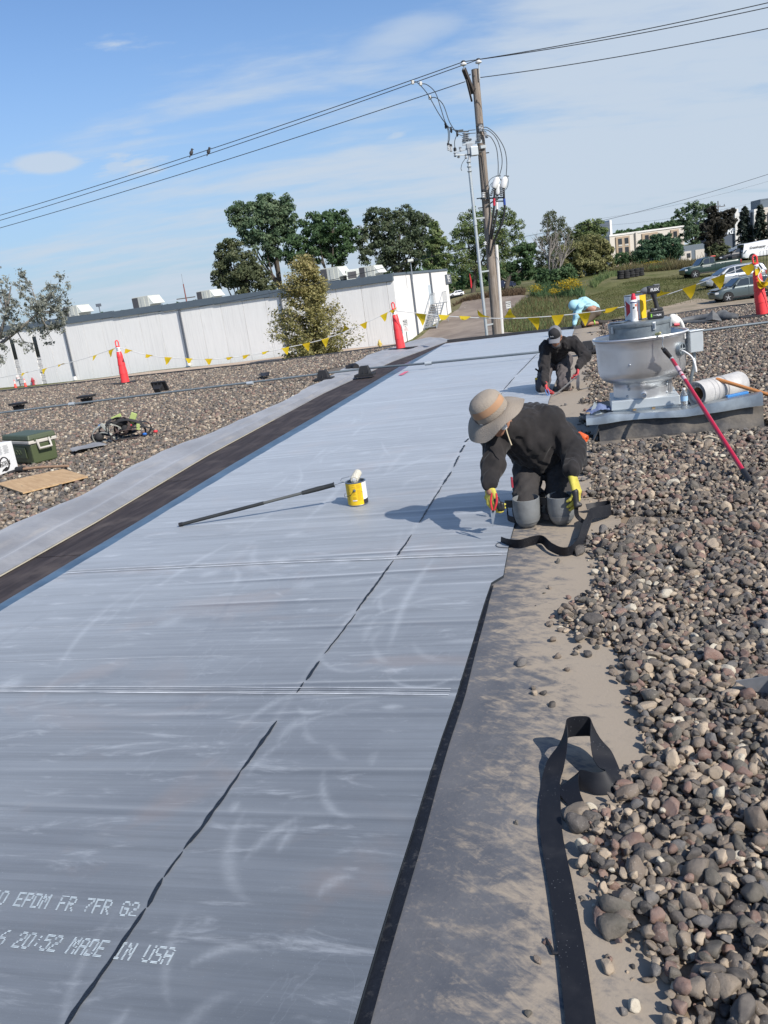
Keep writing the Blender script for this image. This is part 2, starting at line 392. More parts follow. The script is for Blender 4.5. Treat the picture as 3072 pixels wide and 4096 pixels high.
u_right = edge_curve([(770, 2212), (865, 1890), (955, 1600), (990, 1500), (1050, 1300), (1062, 1265), (1088, 1250), (1100, 1180), (1145, 1020), (1185, 870), (1240, 715)])
u_strip = edge_curve([(1365, 2212), (1285, 1950), (1330, 1700), (1340, 1560), (1300, 1480), (1235, 1350), (1300, 1200), (1300, 1120), (1262, 990), (1272, 800), (1305, 722)])
V_FAR = float(np.dot(atd(1100, 726), A_DIR))

far_px = [(-700, 1645), (0, 1571), (512, 1515), (1024, 1462), (1571, 1391), (1720, 1368), (1790, 1371), (2037, 1344), (2296, 1318), (2444, 1291), (2650, 1275), (2752, 1257), (2904, 1235), (3019, 1224), (3700, 1130)]
far_edge = [at(x, y) for x, y in far_px]
roof_poly = far_edge + [V(30, 12, 0), V(30, -6, 0), V(-30, -6, 0), V(-34, 20, 0)]
roof_xy = np.array(roof_poly)[:, :2]
def inside(x, y, poly):
    x = np.asarray(x); y = np.asarray(y); c = np.zeros(x.shape, bool); n = len(poly); j = n - 1
    for i in range(n):
        xi, yi = poly[i][0], poly[i][1]; xj, yj = poly[j][0], poly[j][1]
        if yi != yj: c ^= ((yi > y) != (yj > y)) & (x < (xj - xi) * (y - yi) / (yj - yi) + xi)
        j = i
    return c

# --- terrain: one sheet out to the horizon
def grid_axis(lo, hi, near, step, far):
    a = list(np.arange(-near, near + .1, step)); x = near
    st = step
    while x < hi: st *= 1.35; x += st; a.append(x); a.insert(0, -x)
    return np.array(sorted(a))
gx = grid_axis(0, 1800, 90, 3.0, 0); gy = np.r_[np.arange(-60, 260, 3.0), np.geomspace(262, 2200, 20)]
XX, YY = np.meshgrid(gx, gy, indexing='ij'); ZZ = tz(XX, YY)
far_r = np.hypot(XX, YY); ZZ = ZZ + np.clip((far_r - 350) / 1500, 0, 1) * 12
g = N('grass_ground')
v0 = g.map(); big = g.noise(v0, .06, 4, .6); mid = g.noise(v0, .5, 5, .65); fin = g.noise(v0, 5, 4, .7)
gc = g.mix(g.mr(mid, .38, .62), (.085, .10, .032), (.17, .165, .075))
gc = g.mix(g.mr(big, .42, .62), gc, (.21, .185, .11))
gc = g.mix(g.mr(fin, .3, .75, 0, .65), gc, (.05, .06, .02))
m_grass = g.out(gc, .95, g.bump(fin, .6, .1), Specular_IOR_Level=.1)
mb = MB(); mb.grid(np.stack([XX, YY, ZZ], 2), flip=False)
struct(mb.build('grass_ground', m_grass, smooth=180))

def drape(name, poly, m, lift, step=1.5):
    poly = np.array(poly)[:, :2]; lo = poly.min(0); hi = poly.max(0)
    xs = np.arange(lo[0], hi[0] + step, step); ys = np.arange(lo[1], hi[1] + step, step)
    bm = bmesh.new(); vs = [bm.verts.new((p[0], p[1], 0)) for p in poly]; f = bm.faces.new(vs)
    for x in xs[1:-1]: bmesh.ops.bisect_plane(bm, geom=bm.verts[:] + bm.edges[:] + bm.faces[:], plane_co=(x, 0, 0), plane_no=(1, 0, 0))
    for y in ys[1:-1]: bmesh.ops.bisect_plane(bm, geom=bm.verts[:] + bm.edges[:] + bm.faces[:], plane_co=(0, y, 0), plane_no=(0, 1, 0))
    bmesh.ops.recalc_face_normals(bm, faces=bm.faces)
    co = np.array([v.co[:] for v in bm.verts]); z = tz_mesh(co[:, 0], co[:, 1]) + lift
    for v, q in zip(bm.verts, z): v.co.z = q
    for f in bm.faces:
        if f.normal.z < 0: f.normal_flip()
    me = bpy.data.meshes.new(name); bm.to_mesh(me); bm.free(); me.shade_smooth()
    return struct(link(name, me, m))
def tz_mesh(x, y):
    """height of the terrain sheet (its quads, not the smooth function)"""
    x = np.asarray(x, float); y = np.asarray(y, float)
    i = np.clip(np.searchsorted(gx, x) - 1, 0, len(gx) - 2); j = np.clip(np.searchsorted(gy, y) - 1, 0, len(gy) - 2)
    u = (x - gx[i]) / (gx[i + 1] - gx[i]); v = (y - gy[j]) / (gy[j + 1] - gy[j])
    return ZZ[i, j] * (1 - u) * (1 - v) + ZZ[i + 1, j] * u * (1 - v) + ZZ[i, j + 1] * (1 - u) * v + ZZ[i + 1, j + 1] * u * v + .012
m_asphalt = mat('driveway_asphalt', (.19, .155, .13), .9, var=.18, vs=.8, col2=(.25, .21, .175), cs=.35, bump=.25, bs=30, spec=.2)
m_walk = mat('concrete_walk', (.43, .34, .26), .9, var=.14, vs=2, bump=.2, bs=25, spec=.2)
m_dirt = mat('gravel_yard', (.33, .27, .205), .95, var=.2, vs=3, col2=(.24, .205, .15), cs=.7, bump=.5, bs=18, spec=.1)
g_corner = gnd(1606, 1376); g_farcorner = gnd(1806, 1250)
dw = [V(2, 40, 0), g_corner + V(-1, -7, 0), g_corner + V(.6, -.6, 0), g_farcorner + V(.4, .2, 0), gnd(1850, 1212) , gnd(1930, 1186), gnd(2060, 1180), gnd(2122, 1186), gnd(2100, 1205), gnd(2072, 1232), gnd(2040, 1270), gnd(2014, 1305), gnd(2000, 1330), V(16, 38, 0)]
drape('driveway', dw, m_asphalt, .03)
wl = [gnd(-500, 1615), gnd(302, 1530), gnd(765, 1474), gnd(1024, 1444), gnd(1300, 1408), g_corner + V(.3, -.8, 0)]
wn = [p + V(-1.2, -4.5, 0) for p in wl]
drape('sidewalk', wl + wn[::-1], m_walk, .06)
drape('planting_bed', [p + V(.1, .9, 0) for p in wl] + [p + V(0, .02, 0) for p in wl][::-1], mat('bed_stones', (.30, .25, .22), .95, var=.5, vs=25, bump=.8, bs=30), .045)
drape('gravel_yard', [gnd(2330, 1330), gnd(2500, 1262), gnd(2660, 1228), gnd(2790, 1198), gnd(2960, 1204), gnd(3150, 1180), gnd(3500, 1150), V(70, 48, 0), V(45, 33, 0), V(12, 36, 0)], m_dirt, .035)
# parking bay stripes on the driveway
for i, (x0, y0, x1, y1) in enumerate([(1812, 1248, 1834, 1244), (1853, 1220, 1872, 1219), (1860, 1235, 1872, 1226), (2025, 1196, 2045, 1190)]):
    a, b = gnd(x0, y0), gnd(x1, y1); t = (b - a) / np.linalg.norm(b - a); s_ = V(-t[1], t[0], 0)
    q = interp([a, b], 6); q[:, 2] = tz_mesh(q[:, 0], q[:, 1]) + .036
    struct(MB().strip(q, np.repeat(s_[None], 6, 0), .14).build('parking_stripe', mat('stripe_paint', (.7, .7, .66), .8)))

# --- the building under our feet: roof deck slab with edge metal
m_deck = N('roof_deck')
q = m_deck.map(); d1 = m_deck.noise(q, 1.3, 6, .65); d2 = m_deck.noise(q, 9, 5, .7); d3 = m_deck.noise(q, 60, 3, .7)
c = m_deck.mix(m_deck.mr(d1, .35, .65), (.195, .142, .092), (.255, .192, .13)); c = m_deck.mix(m_deck.mr(d2, .35, .7, 0, .5), c, (.18, .145, .11)); c = m_deck.mix(m_deck.mr(d3, .4, .65, 0, .35), c, (.33, .265, .20))
m_deck = m_deck.out(c, .95, m_deck.bump(m_deck.math('ADD', d2, d3), .35, .01), Specular_IOR_Level=.15)
top = [V(p[0], p[1], -.004) for p in roof_poly]
struct(MB().poly(top[::-1] if False else top, 3.3).build('roof_deck', m_deck, recalc=True))
m_edge = mat('edge_metal', (.07, .07, .075), .5, .3)
mb = MB(); fe = np.array(far_edge[:6] ); fe2 = np.array(far_edge[6:])
for arr in (fe, fe2):
    q = interp(arr, 60); q[:, 2] = .02
    mb.strip(q + V(0, .05, 0), np.repeat(V(0, 0, 1)[None], 60, 0), .12, .03)
struct(mb.build('roof_edge', m_edge, recalc=True))

# --- new membrane sheet
vv = np.r_[np.linspace(.55, 5, 420), np.linspace(5.02, 9, 160), np.linspace(9.06, V_FAR - .05, 150)]
NU = 210
ridges = []
def vr(x, y): return uv_roof(atd(x, y))[1]
vA = [vr(0, 1500), vr(500, 1503), vr(990, 1510)]; vB = [vr(185, 1240), vr(600, 1222), vr(1085, 1205)]
uA = [uv_roof(atd(0, 1500))[0], uv_roof(atd(500, 1503))[0], uv_roof(atd(990, 1510))[0]]
uB = [uv_roof(atd(185, 1240))[0], uv_roof(atd(600, 1222))[0], uv_roof(atd(1085, 1205))[0]]
UV = np.zeros((len(vv), NU, 2)); fr = np.linspace(0, 1, NU)
for i, v in enumerate(vv):
    a, b = float(u_left(v)), float(u_right(v)); UV[i, :, 0] = a + (b - a) * fr; UV[i, :, 1] = v
# far end runs along the roof edge, which is askew to the sheet
z = np.zeros(UV.shape[:2]) + .014
rr = np.random.default_rng(5)
for (us, vs_) in ((uA, vA), (uB, vB)):
    vc = np.interp(UV[..., 0], us, vs_)
    for off, h, wd in ((0, .0026, .012), (.045, .0022, .012), (.02, -.001, .02)):
        z += h * np.exp(-((UV[..., 1] - vc - off) / wd) ** 2)
for k_ in range(34):          # smaller creases across the sheet
    v0_ = rr.uniform(2, V_FAR) if k_ > 10 else rr.uniform(1.6, 8); sl = rr.normal(0, .012); uc = rr.uniform(-2, 1); ln = rr.uniform(.5, 2.5)
    z += rr.uniform(.0012, .0045) * np.exp(-((UV[..., 1] - v0_ - sl * UV[..., 0]) / (.012 + .0016 * v0_)) ** 2) * np.exp(-((UV[..., 0] - uc) / ln) ** 4)
z += .0035 * np.sin(UV[..., 1] * 2.1 + np.sin(UV[..., 0] * 1.2)) * .5 + .0015 * np.sin(UV[..., 1] * 9 + UV[..., 0] * 1.7)
z += .0035 / (1 + np.exp(-(UV[..., 0] - u_seam(UV[..., 1])) / .006))
# dust: soft drag marks, scuffed arcs by the sheet edge, footprints; stored on the sheet as its own dirt
dustA = np.zeros(UV.shape[:2]); mudA = np.zeros(UV.shape[:2])
def stroke(pts, w, amp, tgt):
    q = curve(pts, max(6, len(pts) * 5)); lo, hi = q.min(0) - 4 * w, q.max(0) + 4 * w
    m = (UV[..., 0] > lo[0]) & (UV[..., 0] < hi[0]) & (UV[..., 1] > lo[1]) & (UV[..., 1] < hi[1])
    if not m.any(): return
    P = UV[m]; best = np.full(len(P), 9.0); tt = np.zeros(len(P)); n_q = len(q) - 1
    for k2, (a, b) in enumerate(zip(q[:-1], q[1:])):
        ab = b - a; t = np.clip(((P - a) @ ab) / max(ab @ ab, 1e-9), 0, 1); d_ = np.linalg.norm(P - a - t[:, None] * ab, axis=1); cl = d_ < best; best = np.where(cl, d_, best); tt = np.where(cl, (k2 + t) / n_q, tt)
    tgt[m] = np.maximum(tgt[m], amp * np.exp(-(best / (w * (.35 + .9 * np.sin(math.pi * tt)))) ** 2) * np.sin(math.pi * np.clip(tt * .94 + .03, 0, 1)) ** .7)
for k_ in range(46):        # long drags along the run
    v0_ = rr.uniform(1.0, 11); u0 = float(u_left(v0_)) + rr.uniform(.1, .95) * float(u_right(v0_) - u_left(v0_)); L_ = rr.uniform(.3, 1.5); a_ = rr.normal(0, .22)
    stroke([(u0, v0_), (u0 + a_ * L_ * .5 + rr.normal(0, .03), v0_ + L_ * .5), (u0 + a_ * L_, v0_ + L_)], rr.uniform(.010, .024), rr.uniform(.15, .5), dustA)
for k_ in range(44):        # sweeping arcs near the right edge
    v0_ = rr.uniform(.9, 4.2); ur = float(u_right(v0_)); r0 = rr.uniform(.12, .5); a0 = rr.uniform(1.2, 4.5); c_ = (ur - rr.uniform(.1, .6), v0_)
    stroke([(c_[0] + r0 * .55 * math.cos(a0 + t_), c_[1] + r0 * math.sin(a0 + t_)) for t_ in np.linspace(0, rr.uniform(.6, 1.6), 6)], rr.uniform(.009, .017), rr.uniform(.18, .5), dustA)
for k_ in range(70):        # short dabs across
    v0_ = rr.uniform(2, 16); u0 = float(u_left(v0_)) + rr.uniform(.05, .95) * float(u_right(v0_) - u_left(v0_)); L_ = rr.uniform(.08, .5); stroke([(u0, v0_), (u0 + L_, v0_ + rr.normal(0, .02))], rr.uniform(.008, .014) * (1 + v0_ * .07), rr.uniform(.2, .7), dustA)
for k_ in range(34):        # boot prints
    v0_ = rr.uniform(1.5, 9); u0 = float(u_left(v0_)) + rr.uniform(.1, .9) * float(u_right(v0_) - u_left(v0_)); a_ = rr.normal(.1, .5); d_ = (math.sin(a_), math.cos(a_))
    stroke([(u0, v0_), (u0 + d_[0] * .17, v0_ + d_[1] * .17)], .05, rr.uniform(.2, .55), mudA if k_ % 2 else dustA); stroke([(u0 - d_[0] * .09, v0_ - d_[1] * .09), (u0 - d_[0] * .07, v0_ - d_[1] * .07)], .04, rr.uniform(.2, .5), mudA if k_ % 2 else dustA)
for k_ in range(13):
    v0_ = rr.uniform(1.8, 16); sl = rr.normal(0, .01); w_ = .006 + .0013 * v0_; uc = rr.uniform(-1.5, .5); dustA = np.maximum(dustA, rr.uniform(.25, .7) * np.exp(-((UV[..., 1] - v0_ - sl * UV[..., 0]) / w_) ** 2) * np.exp(-((UV[..., 0] - uc) / rr.uniform(.8, 3)) ** 4))
Pm = UV[..., :1] * B_DIR + UV[..., 1:] * A_DIR; Pm[..., 2] = z
n_ = N('membrane_rubber')
RZ = (0, 0, AX)
q = n_.map(rot=RZ)
def st(su, sv, off=0.0): return n_.map((su, sv, 1), RZ, (off, off * .37, 0))
across = n_.noise(st(.35, 9, 1.3), 1.6, 8, .62)                 # bands across the sheet
acrossf = n_.noise(st(.5, 40, 5.1), 1.5, 6, .7)
along = n_.noise(st(6, .5, 9.2), 1.2, 6, .6, .4)
cloud = n_.noise(q, .9, 6, .62, .3); cloud2 = n_.noise(q, 3.1, 6, .66, .6)
dusty = n_.noise(st(1.3, 5, 3.3), 2.2, 8, .68, .5)
scuff = n_.noise(n_.map((2.6, .7, 1), (0, 0, AX + .3), (17, 6, 0)), 2.0, 5, .5, 1.2)
grit = n_.noise(q, 240, 2, .6)
col = n_.mix(n_.mr(across, .32, .68), (.085, .098, .114), (.120, .136, .155))
col = n_.mix(n_.mr(acrossf, .40, .75, 0, .38), col, (.125, .147, .178))
col = n_.mix(n_.mr(cloud, .35, .7, 0, .55), col, (.055, .067, .088))
col = n_.mix(n_.mr(dusty, .53, .78, 0, .8), col, (.33, .355, .385))
col = n_.mix(n_.mr(cloud2, .58, .76, 0, .36), col, (.14, .125, .122))
thin = n_.math('ABSOLUTE', n_.math('SUBTRACT', scuff, .5))
mask = n_.mr(n_.noise(q, .8, 3, .5), .44, .6)
col = n_.mix(n_.math('MULTIPLY', n_.mr(thin, 0, .010, .16, 0), mask), col, (.30, .33, .37))
mud = n_.noise(st(1, 1.2, 41), 1.15, 4, .55, .8)
col = n_.mix(n_.mr(mud, .56, .70, 0, .42), col, (.17, .13, .115))
sm = n_.noise(st(1.6, .6, 23), 1.1, 5, .6, 1.2)
col = n_.mix(n_.mr(sm, .60, .74, 0, .5), col, (.036, .046, .063))
col = n_.mix(n_.math('MULTIPLY', n_.attr('dust')[2], n_.mr(n_.noise(st(3, 9, 3), 7, 6, .75), .25, .7, .35, 1.0)), col, (.42, .45, .48))
col = n_.mix(n_.math('MULTIPLY', n_.attr('mud')[2], n_.mr(n_.noise(q, 30, 4, .7), .38, .6, .1, .7)), col, (.155, .125, .11))
colg = n_.mix(n_.mr(grit, .66, .8, 0, .35), col, (.5, .53, .57))
stren = n_.noise(st(.3, 26, 2), 1.2, 5, .6)
bmp = n_.bump(stren, .05, .02); bmp = n_.bump(grit, .06, .004, bmp)
m_memb = n_.out(colg, n_.mr(across, .3, .7, .56, .44, False), bmp, Specular_IOR_Level=.5, Sheen_Roughness=.45)
n_.l.new(n_.mr(n_.math('ADD', n_.math('MULTIPLY', across, .6), n_.math('MULTIPLY', acrossf, .4)), .36, .64, .80, 1.0), n_.p.inputs['Sheen Weight'])
m_memb.node_tree.nodes['Principled BSDF'].inputs['Sheen Tint'].default_value = (.97, .985, 1, 1)
sheet = tag(MB().grid(Pm, flip=True).build('membrane_sheet', m_memb, smooth=180), 'long new blue grey rubber roofing sheet with white dust and a dark seam line', 'roofing sheet')
for nm_, ar in (('dust', dustA), ('mud', mudA)): sheet.data.attributes.new(nm_, 'FLOAT', 'POINT').data.foreach_set('value', ar.ravel().astype(np.float32))
# turned-down thin edge of the sheet on its right side
m_dark = mat('membrane_edge', (.02, .026, .034), .5, var=.2, vs=30)
Er = Pm[:, -1]; mb = MB(); mb.strip(Er - V(0, 0, .007) + B_DIR * .0012, np.repeat(V(0, 0, 1)[None], len(Er), 0), .013)
mb.build('sheet_edge', m_dark, sheet, recalc=True)
# pale chalky fold lines left from the roll
m_crease = mat('fold_chalk', (.58, .60, .62), .8, var=.3, vs=5, col2=(.32, .34, .37), cs=6, cmix=(.46, .72))
def fold_line(us, vs_, off, w, ua=None, ub=None):
    n = 90; u = np.linspace(ua if ua is not None else float(u_left(np.mean(vs_))) + .03, ub if ub is not None else float(u_right(np.mean(vs_))) - .03, n); v = np.interp(u, us, vs_) + off
    iv = np.clip(np.searchsorted(vv, v), 1, len(vv) - 1); fu_ = np.clip((u - UV[iv, 0, 0]) / (UV[iv, -1, 0] - UV[iv, 0, 0]) * (NU - 1), 0, NU - 1).astype(int); zz_ = z[iv, fu_]
    q = np.stack([pt_roof(a, b, c_ + .0038) for a, b, c_ in zip(u, v, np.convolve(np.pad(zz_, 2, 'edge'), np.ones(5) / 5, 'valid'))]); ww = w * (.7 + .6 * np.abs(np.array([mnoise.noise((a * 3.1, off * 50, 2)) for a in u])))
    MB().strip(q, np.repeat(A_DIR[None], n, 0), ww).build('fold_line', m_crease, sheet)
for us, vs_, k_ in ((uA, vA, 1.0), (uB, vB, 1.5)):
    for off, w in ((-.006, .0042), (.012, .0018), (.030, .0015), (.046, .0030)): fold_line(us, vs_, off, w * k_ * 1.7)
for (xa, ya), (xb, yb), w in (((0, 1437), (480, 1424), .003), ((60, 1362), (330, 1352), .003), ((700, 1168), (1090, 1150), .004), ((330, 1165), (760, 1152), .004), ((800, 985), (1010, 968), .006), ((520, 1062), (960, 1040), .006), ((640, 985), (980, 962), .006), ((760, 905), (1000, 880), .008), ((1020, 905), (1160, 890), .007), ((860, 850), (1060, 832), .009)):
    a, b = uv_roof(atd(xa, ya)), uv_roof(atd(xb, yb)); fold_line([a[0], b[0]], [a[1], b[1]], 0.0, w, a[0], b[0])
# dark adhesive weeping along the lap seam
m_glue = mat('lap_adhesive', (.011, .014, .02), .42, var=.25, vs=60, bump=.3, bs=120)
segs = [((130, 2235), (316, 1965), .010), ((318, 1962), (352, 1900), .014), ((355, 1897), (395, 1842), .006), ((398, 1836), (432, 1790), .008), ((412, 1822), (520, 1668), .011), ((520, 1668), (598, 1558), .012), ((641, 1497), (657, 1475), .007), ((662, 1470), (690, 1430), .012), ((702, 1413), (768, 1328), .006), ((770, 1322), (850, 1212), .010), ((858, 1202), (889, 1156), .009),
        ((905, 1130), (955, 1050), .008), ((957, 1048), (975, 1020), .015), ((980, 1010), (992, 985), .012), ((994, 978), (1004, 962), .016), ((1005, 955), (1012, 947), .018), ((1018, 940), (1085, 848), .010), ((1088, 842), (1112, 815), .012), ((1116, 810), (1160, 765), .012), ((1165, 758), (1205, 720), .014)]
for (a, b, w_) in segs:
    a, b = atd(*a, .016), atd(*b, .016); n = max(4, int(np.linalg.norm(b - a) / .018)); q = interp([a, b], n)
    va = uv_roof(a)[1]; q = q + B_DIR * (np.array([mnoise.noise((float(i) * .35, va, 0)) for i in range(n)]) * .004)[:, None]
    t = np.linspace(0, 1, n); w = w_ * (.55 + .9 * np.abs(np.array([mnoise.noise((i * .23, va * 3, 5)) for i in range(n)]))) * np.sqrt(np.clip(np.minimum(t, 1 - t) * 6 + .03, 0, 1)) * 1.5
    q[:, 2] = np.interp(q @ A_DIR, vv, z[:, NU * 2 // 3]) + .004
    MB().strip(q, np.repeat(B_DIR[None], n, 0), w, .003).build('lap_adhesive', m_glue, sheet, recalc=True)
# dot-matrix print on the sheet: every glyph row is a dash
GL = {'E': '11111 10000 10000 11110 10000 10000 11111', 'P': '11110 10001 10001 11110 10000 10000 10000', 'D': '11110 10001 10001 10001 10001 10001 11110', 'M': '10001 11011 10101 10101 10001 10001 10001',
      'F': '11111 10000 10000 11110 10000 10000 10000', 'R': '11110 10001 10001 11110 10100 10010 10001', '7': '11111 00001 00010 00100 01000 01000 01000', 'G': '01110 10001 10000 10111 10001 10001 01110', '2': '01110 10001 00001 00110 01000 10000 11111',
      '0': '01110 10001 10001 10001 10001 10001 01110', '6': '00110 01000 10000 11110 10001 10001 01110', ':': '00000 00100 00100 00000 00100 00100 00000', '5': '11111 10000 11110 00001 00001 10001 01110', 'A': '01110 10001 10001 11111 10001 10001 10001',
      'I': '01110 00100 00100 00100 00100 00100 01110', 'N': '10001 11001 10101 10101 10011 10001 10001', 'U': '10001 10001 10001 10001 10001 10001 01110', 'S': '01111 10000 10000 01110 00001 00001 11110', ' ': '00000 ' * 7}
m_print = mat('white_print', (.58, .66, .69), .7, var=.25, vs=60)
def dotprint(txt, p0, p1, ptop, rows=2):
    """baseline from p0 (left) to p1 (right), cap height towards ptop"""
    mb = MB(); n = len(txt); ex = (p1 - p0) / (n * 6 - 1); ey = (ptop - p0) / 7.0
    for i, ch in enumerate(txt):
        g_ = GL[ch].split()
        for r_, row in enumerate(g_):
            for s_ in range(rows):
                yy = (6 - r_) + (s_ + .5) / rows; j = 0
                while j < 5:
                    if row[j] == '1':
                        k = j
                        while k < 5 and row[k] == '1': k += 1
                        if random.random() > .03:
                            a = p0 + ex * (i * 6 + j - .1) + ey * (yy - .13); b = p0 + ex * (i * 6 + k + .1) + ey * (yy - .13)
                            mb.add([a, b, b + ey * .27, a + ey * .27], [(0, 1, 2, 3)])
                        j = k
                    else: j += 1
    return mb
def lift(p): 
    p = p.copy(); p[2] = np.interp(p @ A_DIR, vv, z[:, NU // 2]) + .006; return p
c2 = lambda x, y: lift(at(x * 1100 / 1659, 3300 + y * 1100 / 1659, .014))
b0, b1 = c2(75, 497), c2(818, 566); ex1 = (b1 - b0) / 14.0       # EPDM FR 7FR G2 : 14 cells
stuff(dotprint('60 EPDM FR 7FR G2', b0 - ex1 * 3, b1, c2(125, 412) - ex1 * 3).build('printed_lettering', m_print, sheet))
b0, b1 = c2(65, 748), c2(1015, 856); ex2 = (b1 - b0) / 17.0
stuff(dotprint('6 20:52 MADE IN USA', b0 - ex2 * 2, b1, c2(140, 650) - ex2 * 2).build('printed_lettering', m_print, sheet))

# --- strips to the left of the new sheet: blue flashing, bare board, folded back old membrane
def band(ua, ub, v0_, v1_, zf, n=160, m=8):
    vs = np.linspace(v0_, v1_, n); P = np.zeros((n, m, 3))
    for i, v in enumerate(vs):
        for j, t in enumerate(np.linspace(0, 1, m)):
            u = float(ua(v)) * (1 - t) + float(ub(v)) * t; P[i, j] = pt_roof(u, v, zf(u, v, t))
    return P
m_blue = mat('primed_edge', (.075, .125, .185), .38, var=.2, vs=4, stretch=(1, 1, 1), col2=(.05, .085, .13), cs=3, spec=.6)
tag(MB().grid(band(u_blue, u_left, .4, V_FAR - .3, lambda u, v, t: .010 + .006 * math.sin(t * math.pi))).build('primed_strip', m_blue, smooth=180, recalc=True), 'narrow dark blue primed strip along the left edge of the new sheet', 'primed strip')
m_board = N('bare_board')
q = m_board.map((9, .8, 1), RZ); a_ = m_board.noise(q, 1.5, 7, .65, .5); b_ = m_board.noise(m_board.map(), 2.2, 5, .6)
c = m_board.mix(m_board.mr(a_, .35, .7), (.028, .022, .023), (.062, .05, .049)); c = m_board.mix(m_board.mr(b_, .5, .72, 0, .6), c, (.10, .082, .075))
m_board = m_board.out(c, .8, m_board.bump(a_, .25, .01), Specular_IOR_Level=.3)
board = struct(thing('board_strip', '', ''));
for k_ in ('label', 'category'): del board[k_]
e = .4
while e < V_FAR + .3:
    e2 = min(e + 2.43, V_FAR + .5)
    w0 = lambda v: float(u_brown(v)) - .05
    mb = MB(); P = band(w0, u_blue, e + .004, e2 - .004, lambda u, v, t: .004, n=18, m=3); mb.grid(P)
    mb.build('board', m_board, board, recalc=True); e = e2
m_old = N('old_membrane')
q = m_old.map(); a_ = m_old.noise(q, 1.2, 7, .65, .4); b_ = m_old.noise(m_old.map((5, .8, 1), RZ), 1.4, 6, .6); c_ = m_old.noise(q, 14, 5, .7)
c = m_old.mix(m_old.mr(a_, .35, .65), (.16, .165, .18), (.235, .24, .255)); c = m_old.mix(m_old.mr(b_, .5, .75, 0, .55), c, (.33, .30, .265)); c = m_old.mix(m_old.mr(c_, .4, .7, 0, .35), c, (.13, .135, .15))
m_oldm = m_old.out(c, .75, m_old.bump(m_old.math('ADD', a_, m_old.math('MULTIPLY', c_, .3)), .3, .02), Specular_IOR_Level=.3, Sheen_Weight=.4)
def flapz(u, v, t):
    wob = mnoise.noise((u * 1.3, v * .45, 3)) * .03 + mnoise.noise((u * 3, v * 1.6, 9)) * .022 + mnoise.noise((u * 8, v * 2.6, 4)) * .012
    rise = .055 * math.exp(-((t - .80) / .12) ** 2) + .05 * math.exp(-((t - .15) / .35) ** 2)
    farl = .18 * max(0, (v - 21.5) / 4) ** 2 * math.sin(math.pi * min(1, t * 1.2))
    return .02 + max(-.01, rise + wob * math.sin(math.pi * min(1, .15 + t)) + farl)
u_fl2 = lambda v: float(u_flap(v)) + .07 * mnoise.noise((v * .9, 0, 4)) + .035 * mnoise.noise((v * 2.9, 0, 8))
P = band(u_fl2, u_brown, .4, 24.6, flapz, n=240, m=26)
flap = MB().grid(P); bot = P.copy(); bot[..., 2] = np.maximum(.002, bot[..., 2] - .012)
flap.strip(P[:, -1] - V(0, 0, .012), np.repeat(V(0, 0, 1)[None], len(P), 0), .024); flap.strip(P[:, 0] - V(0, 0, .03), np.repeat(V(0, 0, 1)[None], len(P), 0), .06)
flap = tag(flap.build('membrane_flap', m_oldm, smooth=180, recalc=True), 'wavy dusty grey strip of old roofing folded back beside the gravel', 'roofing flap')
m_yel = mat('sealant_line', (.50, .45, .34), .6)
vs_ = np.linspace(3, 11.5, 60); q = np.array([pt_roof(float(u_brown(v)) + .012, v, .012) for v in vs_])
MB().strip(q, np.repeat(B_DIR[None], 60, 0), .009, .006).build('sealant_bead', m_yel, flap, recalc=True)

# --- old membrane strip to the right of the new sheet, with dust and boot marks
n_ = N('old_membrane_walked')
q = n_.map(); ru = n_.attr('gravelness')[2]
a_ = n_.noise(q, 2.6, 7, .66, .5); b_ = n_.noise(q, 11, 6, .68, .8); tr = n_.noise(n_.map((1.4, 5, 1), RZ), 3.5, 6, .66, .6); c_ = n_.noise(q, 75, 3, .7)
vor = n_.voro(n_.map((1, 1.6, 1), (0, 0, .5)), 13, 'DISTANCE_TO_EDGE')
vmask = n_.mr(n_.noise(q, 2.2, 3, .5), .47, .6)
c = n_.mix(n_.mr(a_, .3, .7), (.082, .088, .102), (.135, .136, .143))
dust = n_.math('ADD', n_.math('MULTIPLY', ru, 1.15), n_.math('ADD', n_.math('MULTIPLY', n_.math('SUBTRACT', tr, .5), 1.5), n_.math('MULTIPLY', n_.math('SUBTRACT', b_, .5), 1.4)))
c = n_.mix(n_.mr(n_.math('ADD', dust, n_.math('MULTIPLY', n_.math('SUBTRACT', n_.noise(n_.map((3, 14, 1), (0, 0, .9)), 2.2, 6, .72, .8), .5), 1.3)), .34, 1.05, 0, .88), c, (.34, .285, .22))
c = n_.mix(n_.math('MULTIPLY', n_.math('MULTIPLY', n_.mr(vor, .02, .10), vmask), n_.mr(a_, .45, .55, 0, .18)), c, (.055, .06, .07))
c = n_.mix(n_.mr(c_, .55, .75, 0, .22), c, (.36, .30, .24))
m_walk2 = n_.out(c, n_.mr(dust, .3, .9, .6, .95), n_.bump(n_.math('ADD', b_, c_), .2, .006), Specular_IOR_Level=.3)
P = band(lambda v: float(u_right(v)) - .12, lambda v: float(u_strip(v)) + .12, .55, V_FAR - .5, lambda u, v, t: .004, n=220, m=14)
me = MB().grid(P); o = struct(me.build('old_membrane_strip', m_walk2, recalc=True))
at_ = o.data.attributes.new('gravelness', 'FLOAT', 'POINT'); at_.data.foreach_set('value', (np.tile(np.linspace(-.12, 1.1, 14), 220) + np.repeat(np.clip((np.linspace(.55, V_FAR - .5, 220) - 2.3) / 4.5, 0, 1) * .62, 14)).astype(np.float32))
